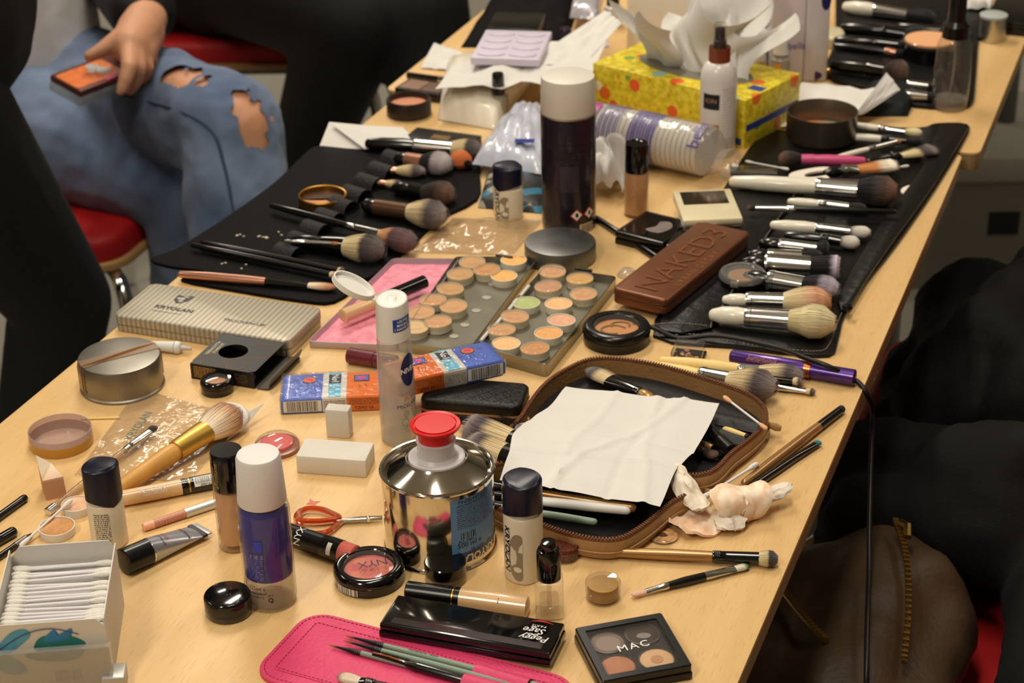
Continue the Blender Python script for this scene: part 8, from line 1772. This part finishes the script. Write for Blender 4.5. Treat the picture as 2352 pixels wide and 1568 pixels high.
def padroll():
    t, L = lay('cotton_pad_pack', 'long clear bag of cotton pads with purple stripes lying on its side', 'cotton pads', (1352, 288), (1648, 352), 0.030); r = 0.0295
    nb = 24
    for i in range(nb):
        x0 = L * (0.02 + 0.90 * i / nb); rod(t, 'cotton_pad', x0, x0 + L * 0.90 / nb * 0.995, r * 0.93, r * 0.93, M_COTTON, 0.0006, 0.0006, 28)
    pf = film('pack_film', (248, 246, 244), 0.9, 0.14, 0.12, 1.5, bump=0.8, bscale=60)
    k = MB(); rs = []
    for x, k_ in ((-0.004, 0.75), (0.0, 0.97), (L * 0.3, 1.0), (L * 0.7, 1.0), (L * 0.92, 0.98), (L * 0.97, 0.85), (L * 1.03, 0.6), (L * 1.10, 0.75)): rs.append([(x, r * k_ * math.cos(2 * PI * j / 28) * (1.1 if x > L else 1), r * k_ * math.sin(2 * PI * j / 28) * (0.7 if x > L else 1) - (0.008 if x > L else 0)) for j in range(28)])
    k.rings(rs, True, False); k.build('film', pf, t)
    mp1 = mat('stripe_purple', (92, 82, 150), 0.4)
    for i in range(9):
        x = L * (0.40 + 0.022 * i); rod_ = MB(); rod_.lathe([(r * 1.004, x), (r * 1.006, x + 0.0012), (r * 1.004, x + 0.0022)], 32, 'X'); rod_.build('stripe', mp1, t)
    for i in range(8):
        x = L * (0.16 + 0.02 * i); rod_ = MB(); rod_.lathe([(r * 1.004, x), (r * 1.006, x + 0.0006), (r * 1.004, x + 0.0012)], 32, 'X'); rod_.build('stripe', mp1, t)
    patch_rod(t, 0.022, 0.03, mat('patch_magenta', (170, 60, 140), 0.4), L * 0.06, r * 1.004, 0.5, 'logo_patch'); txt_rod(t, 'bella', 0.020, mat('ink_violet', (80, 66, 150), 0.4), L * 0.90, r * 1.008, 0.55, flip=2)
padroll()
# upright wipes pack, water bottle, little bottles
t = thing('wipes_pack', 'upright white and lilac wipes pack with dark blue disc', 'wipes', T(1826, 190), ang((1760, 190), (1895, 185)))
h = 0.16; mw_ = mat('pack_satin', (206, 202, 208), 0.3, coat=0.3)
MB().box(-0.032, 0.010, 0, 0.038, 0, h, 0.003).build('white_side', mat('pack_lilac', (220, 212, 222), 0.3, coat=0.3), t); MB().box(0.010, 0.040, 0.0, 0.038, 0, h, 0.003).build('grey_side', mw_, t)
k = MB(); k.tube(smooth_open([(-0.030, -0.0006, h * 0.72), (-0.010, -0.0006, h * 0.80), (0.008, -0.0006, h * 0.86)], 6), 0.0016, 6); k.tube(smooth_open([(-0.03, -0.0006, h * 0.9), (-0.01, -0.0006, h * 0.86), (0.006, -0.0006, h * 0.90)], 6), 0.0008, 6); k.build('purple_swirl', mat('swirl_purple', (130, 86, 170), 0.4), t)
k = MB(); k.M = tr(0.034, -0.0004, h * 0.66) @ rot('X', PI / 2); v, f = disc2d(0.006, 0.013); k.add([(x, y, 0) for x, y in v], f); k.build('logo_disc', mat('label_navyblue', (18, 26, 92), 0.35), t, 0)
txt(t, 'bella', 0.012, mat('ink_violet', (80, 66, 150), 0.4), tr(0.0, -0.0006, h * 0.30) @ rot('X', PI / 2))
t, h = round_bottle('water_bottle', 'large pale blue ribbed plastic water bottle', 'bottle', 1700, 95, -180); r = 0.046; k = MB(); pr = [(0, 0), (r * 0.9, 0), (r, 0.006)]
for i in range(14): z = 0.012 + i * 0.010; pr += [(r, z), (r * 1.03, z + 0.003), (r * 1.03, z + 0.006), (r, z + 0.009)]
k.lathe(pr + [(r * 0.9, 0.17), (r * 0.4, 0.20), (r * 0.3, 0.205), (r * 0.3, 0.225)], 44); k.build('bottle', film('blue_pet', (176, 204, 226), 0.72, 0.05, 0.14), t); MB().lathe([(0, 0.222), (r * 0.34, 0.222), (r * 0.34, 0.24), (0, 0.24)], 28).build('cap', mat('cap_blue', (60, 110, 180), 0.4), t); MB().lathe([(r * 1.035, 0.05), (r * 1.04, 0.052), (r * 1.04, 0.10), (r * 1.035, 0.102)], 44).build('label', film('label_blue_film', (90, 130, 180), 0.5, 0.2, 0.45), t)
t, h = round_bottle('glue_bottle', 'tiny bottle with white cap and orange label beside the tissue box', 'bottle', 1790, 200, 80, FRONT); r = 0.0115
MB().lathe([(0, 0), (r, 0), (r, h * 0.55), (r * 0.6, h * 0.63), (r * 0.55, h * 0.66)], 28).build('bottle', film('cream_glass2', (226, 222, 214), 0.7, 0.05, 0.4), t); MB().lathe([(0, h * 0.65), (r * 0.85, h * 0.65), (r * 0.7, h * 0.78), (r * 0.62, h * 0.97), (r * 0.5, h), (0, h)], 28).build('cap', M_WHITE, t)
o = ell(r, r, 28); wrap(t, patch2d(0.008, 0.016, 5), mat('label_orange', (226, 160, 60), 0.4), o, s_at(o, -0.4), h * 0.38, name='label')
crumple('tissue', 'small white tissue twist hanging beside the tiny bottle', 'tissue', 1745, 150, 0.05, 0.04, 0.045, M_PAPER, 9, rz=0.5)
# napkin and open tin
nk = paper_quad('stiff white napkin with a raised corner behind the open tin', [(1792, 290, 0.006), (1966, 262, 0.016), (2062, 206, 0.034), (1842, 188, 0.020)], amp=0.003, seed=4.0, cat='napkin', nm='napkin')
uc = paper_quad('upturned corner of the stiff white napkin beside the dark pouch', [(1960, 268, 0.0175), (1985, 262, 0.015), (2068, 206, 0.033), (2036, 166, 0.05)], amp=0.001, seed=5.0, cat='napkin', nm='napkin'); uc.parent = nk; uc.location = uc.location - nk.location; uc.name = 'turned_corner'; [uc.pop(k_, None) for k_ in ('label', 'category')]
t, h = round_bottle('round_tin', 'open round tin with orange make-up residue standing on the right roll', 'tin', 1885, 326, 262, FRONT); t.location.z = TH + 0.007; r = 0.0405; h *= 0.92
MB().lathe([(0, 0), (r * 0.97, 0), (r, 0.002), (r, h * 0.98), (r * 1.01, h), (r * 0.985, h), (r * 0.975, h * 0.98), (r * 0.97, 0.004), (0, 0.004)], 60).build('tin', mat('dark_tin', (118, 108, 94), 0.35, metal=0.8), t)
MB().lathe([(0, 0.004), (r * 0.965, 0.004), (r * 0.965, h * 0.16), (0, h * 0.16)], 48).build('residue', stained('orange_residue', (226, 142, 76), (172, 158, 136), 28), t)
cushion('pouch', 'dark green-black pouch behind the stiff white napkin', 'pouch', [(1955, 268), (2085, 268), (2108, 215), (2000, 200)], 0.020, mat('bottle_green', (16, 26, 28), 0.45), 0.0, 0.8, 16)

# ================================================================ far brush roll on the second table
def far_roll():
    O = T(2070, 100); O.z = TH
    t = thing('brush_roll', 'black brush roll with closed cover on the second table', 'brush roll', O)
    slab(t, O, [(1894, 168), (1920, 90), (1950, -40), (2258, -40), (2250, 60), (2240, 200), (2232, 234), (2205, 240), (2100, 238), (1990, 200)], 0.0, 0.006, M_ROLL, 'leather', 3, 0.002)
far_roll()
FB = lambda *a, **k: brush(*a, group='brushes in the far brush roll', **k)
FB('white-handled brush with silver ferrule at the back of the far roll', (1935, 14), (2150, 42), 0.014, M_HWHT, M_FERS, 'black', 0.35, 0.7, 0.010, 0.009, 0.013, 'dome', 0.8, n=120)
FB('black-handled brush lying below the white-handled one in the far roll', (1930, 62), (2130, 82), 0.013, M_HBLK, M_FERB, 'black', 0.5, 0.75, 0.009, 0.009, 0.014, 'dome', 0.8, n=120)
FB('black brush with lettered handle across the middle of the far roll', (1915, 92), (2100, 104), 0.013, M_HBLK, M_FERB, 'black', 0.5, 0.8, 0.008, 0.007, 0.009, 'dome', 0.8, n=90)
FB('slim black brush with orange mark and copper ferrule in the far roll', (1912, 104), (2075, 122), 0.0115, M_HBLK, M_ROSE, 'black', 0.75, 0.9, 0.005, 0.005, 0.006, 'dome', 0.8, n=60)
FB('bushy dark brown brush next to the stiff white napkin', (1905, 148), (2085, 168), 0.014, M_HBLK, M_FERB, 'brown', 0.5, 0.72, 0.008, 0.009, 0.018, 'dome', 0.9, zB=0.02, n=320, bands=False)
FB('slim silver and black brush in front of the powder pot', (2030, 190), (2150, 198), 0.012, M_HBLK, M_FERS, 'black', 0.45, 0.85, 0.006, 0.006, 0.007, 'dome', 0.8, n=80)
FB('brush with pale ferrule nearest the clear spray bottle', (2050, 216), (2150, 222), 0.012, M_HBLK, M_FERS, 'black', 0.3, 0.8, 0.006, 0.007, 0.007, 'dome', 0.8, n=80)
FB('black brush with thin silver lines at the back right of the far roll', (2060, 60), (2230, 78), 0.012, M_HBLK, M_HBLK, 'black', 0.6, 0.85, 0.007, 0.007, 0.009, 'dome', 0.8, n=80)
t, h = round_bottle('powder_jar', 'wide clear-sided black jar of peach loose powder', 'jar', 2132, 140, 98); t.location.z = TH + 0.0065; r = 0.034
MB().lathe([(0, 0), (r * 0.96, 0), (r, 0.003), (r, h * 0.85), (0, h * 0.85)], 44).build('jar', M_BLACKG, t); MB().lathe([(0, h * 0.85), (r * 0.94, h * 0.85), (r * 0.93, h * 0.95), (0, h)], 40).build('powder', mat('peach_loose', (228, 170, 122), 0.7), t); MB().lathe([(r * 1.0, h * 0.7), (r * 1.02, h * 0.72), (r * 1.02, h * 0.97), (r * 0.98, h)], 44).build('clear_rim', M_CLEAR, t)
def clear_spray():
    t, h = round_bottle('spray_bottle', 'clear plastic spray bottle with black pump standing past the right roll', 'bottle', 2180, 246, 78, FRONT); r = 0.0218
    MB().lathe([(0, 0.001), (r * 0.9, 0.0), (r, 0.004), (r * 1.0, h * 0.5), (r * 0.93, h * 0.85), (r * 0.78, h * 0.95), (r * 0.6, h)], 44).build('bottle', M_CLEAR, t)
    MB().lathe([(0, 0.003), (r * 0.93, 0.003), (r * 0.94, h * 0.13), (0, h * 0.13)], 36).build('liquid', film('water_clear', (226, 220, 216), 0.95, 0.02, 0.10), t)
    MB().tube(smooth_open([(0.0, 0, h * 1.0), (0.003, 0.001, h * 0.6), (-0.004, 0.001, h * 0.25), (-0.012, 0.0, 0.006)], 8), 0.0015, 8).build('dip_tube', M_CLEARW, t)
    MB().lathe([(0, h * 0.96), (r * 0.72, h * 0.96), (r * 0.72, h * 1.12), (r * 0.5, h * 1.18), (r * 0.46, h * 1.5), (r * 0.4, h * 1.53), (0, h * 1.53)], 32).build('pump', M_BLACKP, t)
clear_spray()
t, h = round_bottle('canister', 'small brushed steel canister with pale lid at the second table\'s edge', 'canister', 2277, 92, 32); r = 0.0178
MB().lathe([(0, 0), (r * 0.97, 0), (r, 0.002), (r, h * 0.9), (0, h * 0.9)], 40).build('body', M_STEEL, t); MB().lathe([(0, h * 0.9), (r * 1.02, h * 0.9), (r * 1.02, h * 0.985), (r * 0.97, h), (0, h)], 40).build('lid', mat('lid_pale', (176, 182, 180), 0.4), t)
crumple('tissue', 'cream crumpled tissue behind the clear spray bottle', 'tissue', 2235, 22, 0.05, 0.05, 0.04, M_PAPER, 31)
flat_palette('large black palette lying beyond the steel canister', (2262, 46), (2420, 60), (2290, -30), 0.018, 0.018, False)
t, Lx, Dy = boxed('powder_compact', 'white oval soap-like compact beside the far roll', 'compact', (1890, 88), (1925, 90), (1900, 40), 0.016, 0.016); MB().prism([(a + 0.012, b + 0.03) for a, b in ell(0.014, 0.026, 28)], 0, 0.016, 0.005, 0.002, 3).build('body', mat('cream_lacquer', (226, 214, 178), 0.25, coat=0.4), t)
t, L = lay('lipstick', 'purple lipstick lying at the foot of the upright wipes pack', 'lipstick', (1866, 172), (1900, 166), 0.008); rod(t, 'barrel', 0, L * 0.7, 0.008, 0.008, mat('plum', (66, 36, 84), 0.3, coat=0.3), 0.001); rod(t, 'ring', L * 0.7, L, 0.0078, 0.0078, M_GOLD)
one('plate', 'flat lilac blister card lying by the far pink-edged napkin', 'card', MB().box(-0.03, 0.03, -0.02, 0.02, 0, 0.002, 0.0005), mat('lilac_plastic2', (206, 190, 214), 0.4), T(1345, 100), 0.4)
# white box and dark pots at the very back
block('carton', 'tall white carton behind the tissue box', 'carton', (1440, 118), (1600, 128), 0.06, 0.10, mat('white_carton', (236, 228, 212), 0.6))
t, h = round_bottle('nail_polish', 'small dark bottle with pale lower half beside the white carton', 'bottle', 1408, 60, -40); MB().lathe([(0, 0), (0.012, 0), (0.012, h * 0.45), (0.008, h * 0.5)], 24).build('bottle', mat('milk_glass', (206, 200, 196), 0.2), t); MB().lathe([(0, h * 0.5), (0.009, h * 0.5), (0.008, h), (0, h)], 24).build('cap', M_BLACKG, t)
cushion('wipes_pack', 'shiny silver and lilac wrapper at the back of the second table', 'wrapper', [(1308, 42), (1372, 46), (1390, -10), (1320, -16)], 0.02, mat('foil_wrap', (190, 186, 194), 0.2, metal=0.3, bump=0.8, bscale=60), 0.024, 0.8, 16)
# ================================================================ cable over the table edge
t = thing('cable', 'thin black cable running across the table and hanging over its right edge', 'cable', (-0.3, 1.5, TH))
O = t.location
pts = [T(1452, 748, 0.010), T(1500, 752, 0.0105), T(1560, 776, 0.004), T(1640, 770, 0.0095), T(1720, 782, 0.0085), T(1790, 800, 0.008), T(1850, 822, 0.0185), T(1905, 842, 0.0175), T(1950, 866, 0.006)]
pe = T(1974, 880, 0.003); pts += [pe, Vector((-0.2335, pe.y - 0.004, TH - 0.006)), T(2004, 948, -0.035), T(2001, 1060, -0.07), T(1998, 1180, -0.10), T(1996, 1300, -0.125), T(1992, 1430, -0.130), T(1990, 1568, -0.150), T(1990, 1640, -0.20), T(1990, 1760, -0.33), Vector((-0.17, 1.12, 0.1)), Vector((-0.14, 1.08, 0.006)), Vector((0.1, 0.9, 0.004)), Vector((0.5, 0.8, 0.004))]
MB().tube(smooth_open([p - O for p in pts], 6), 0.0023, 10).build('cord', mat('cable_black', (12, 12, 12), 0.45), t)
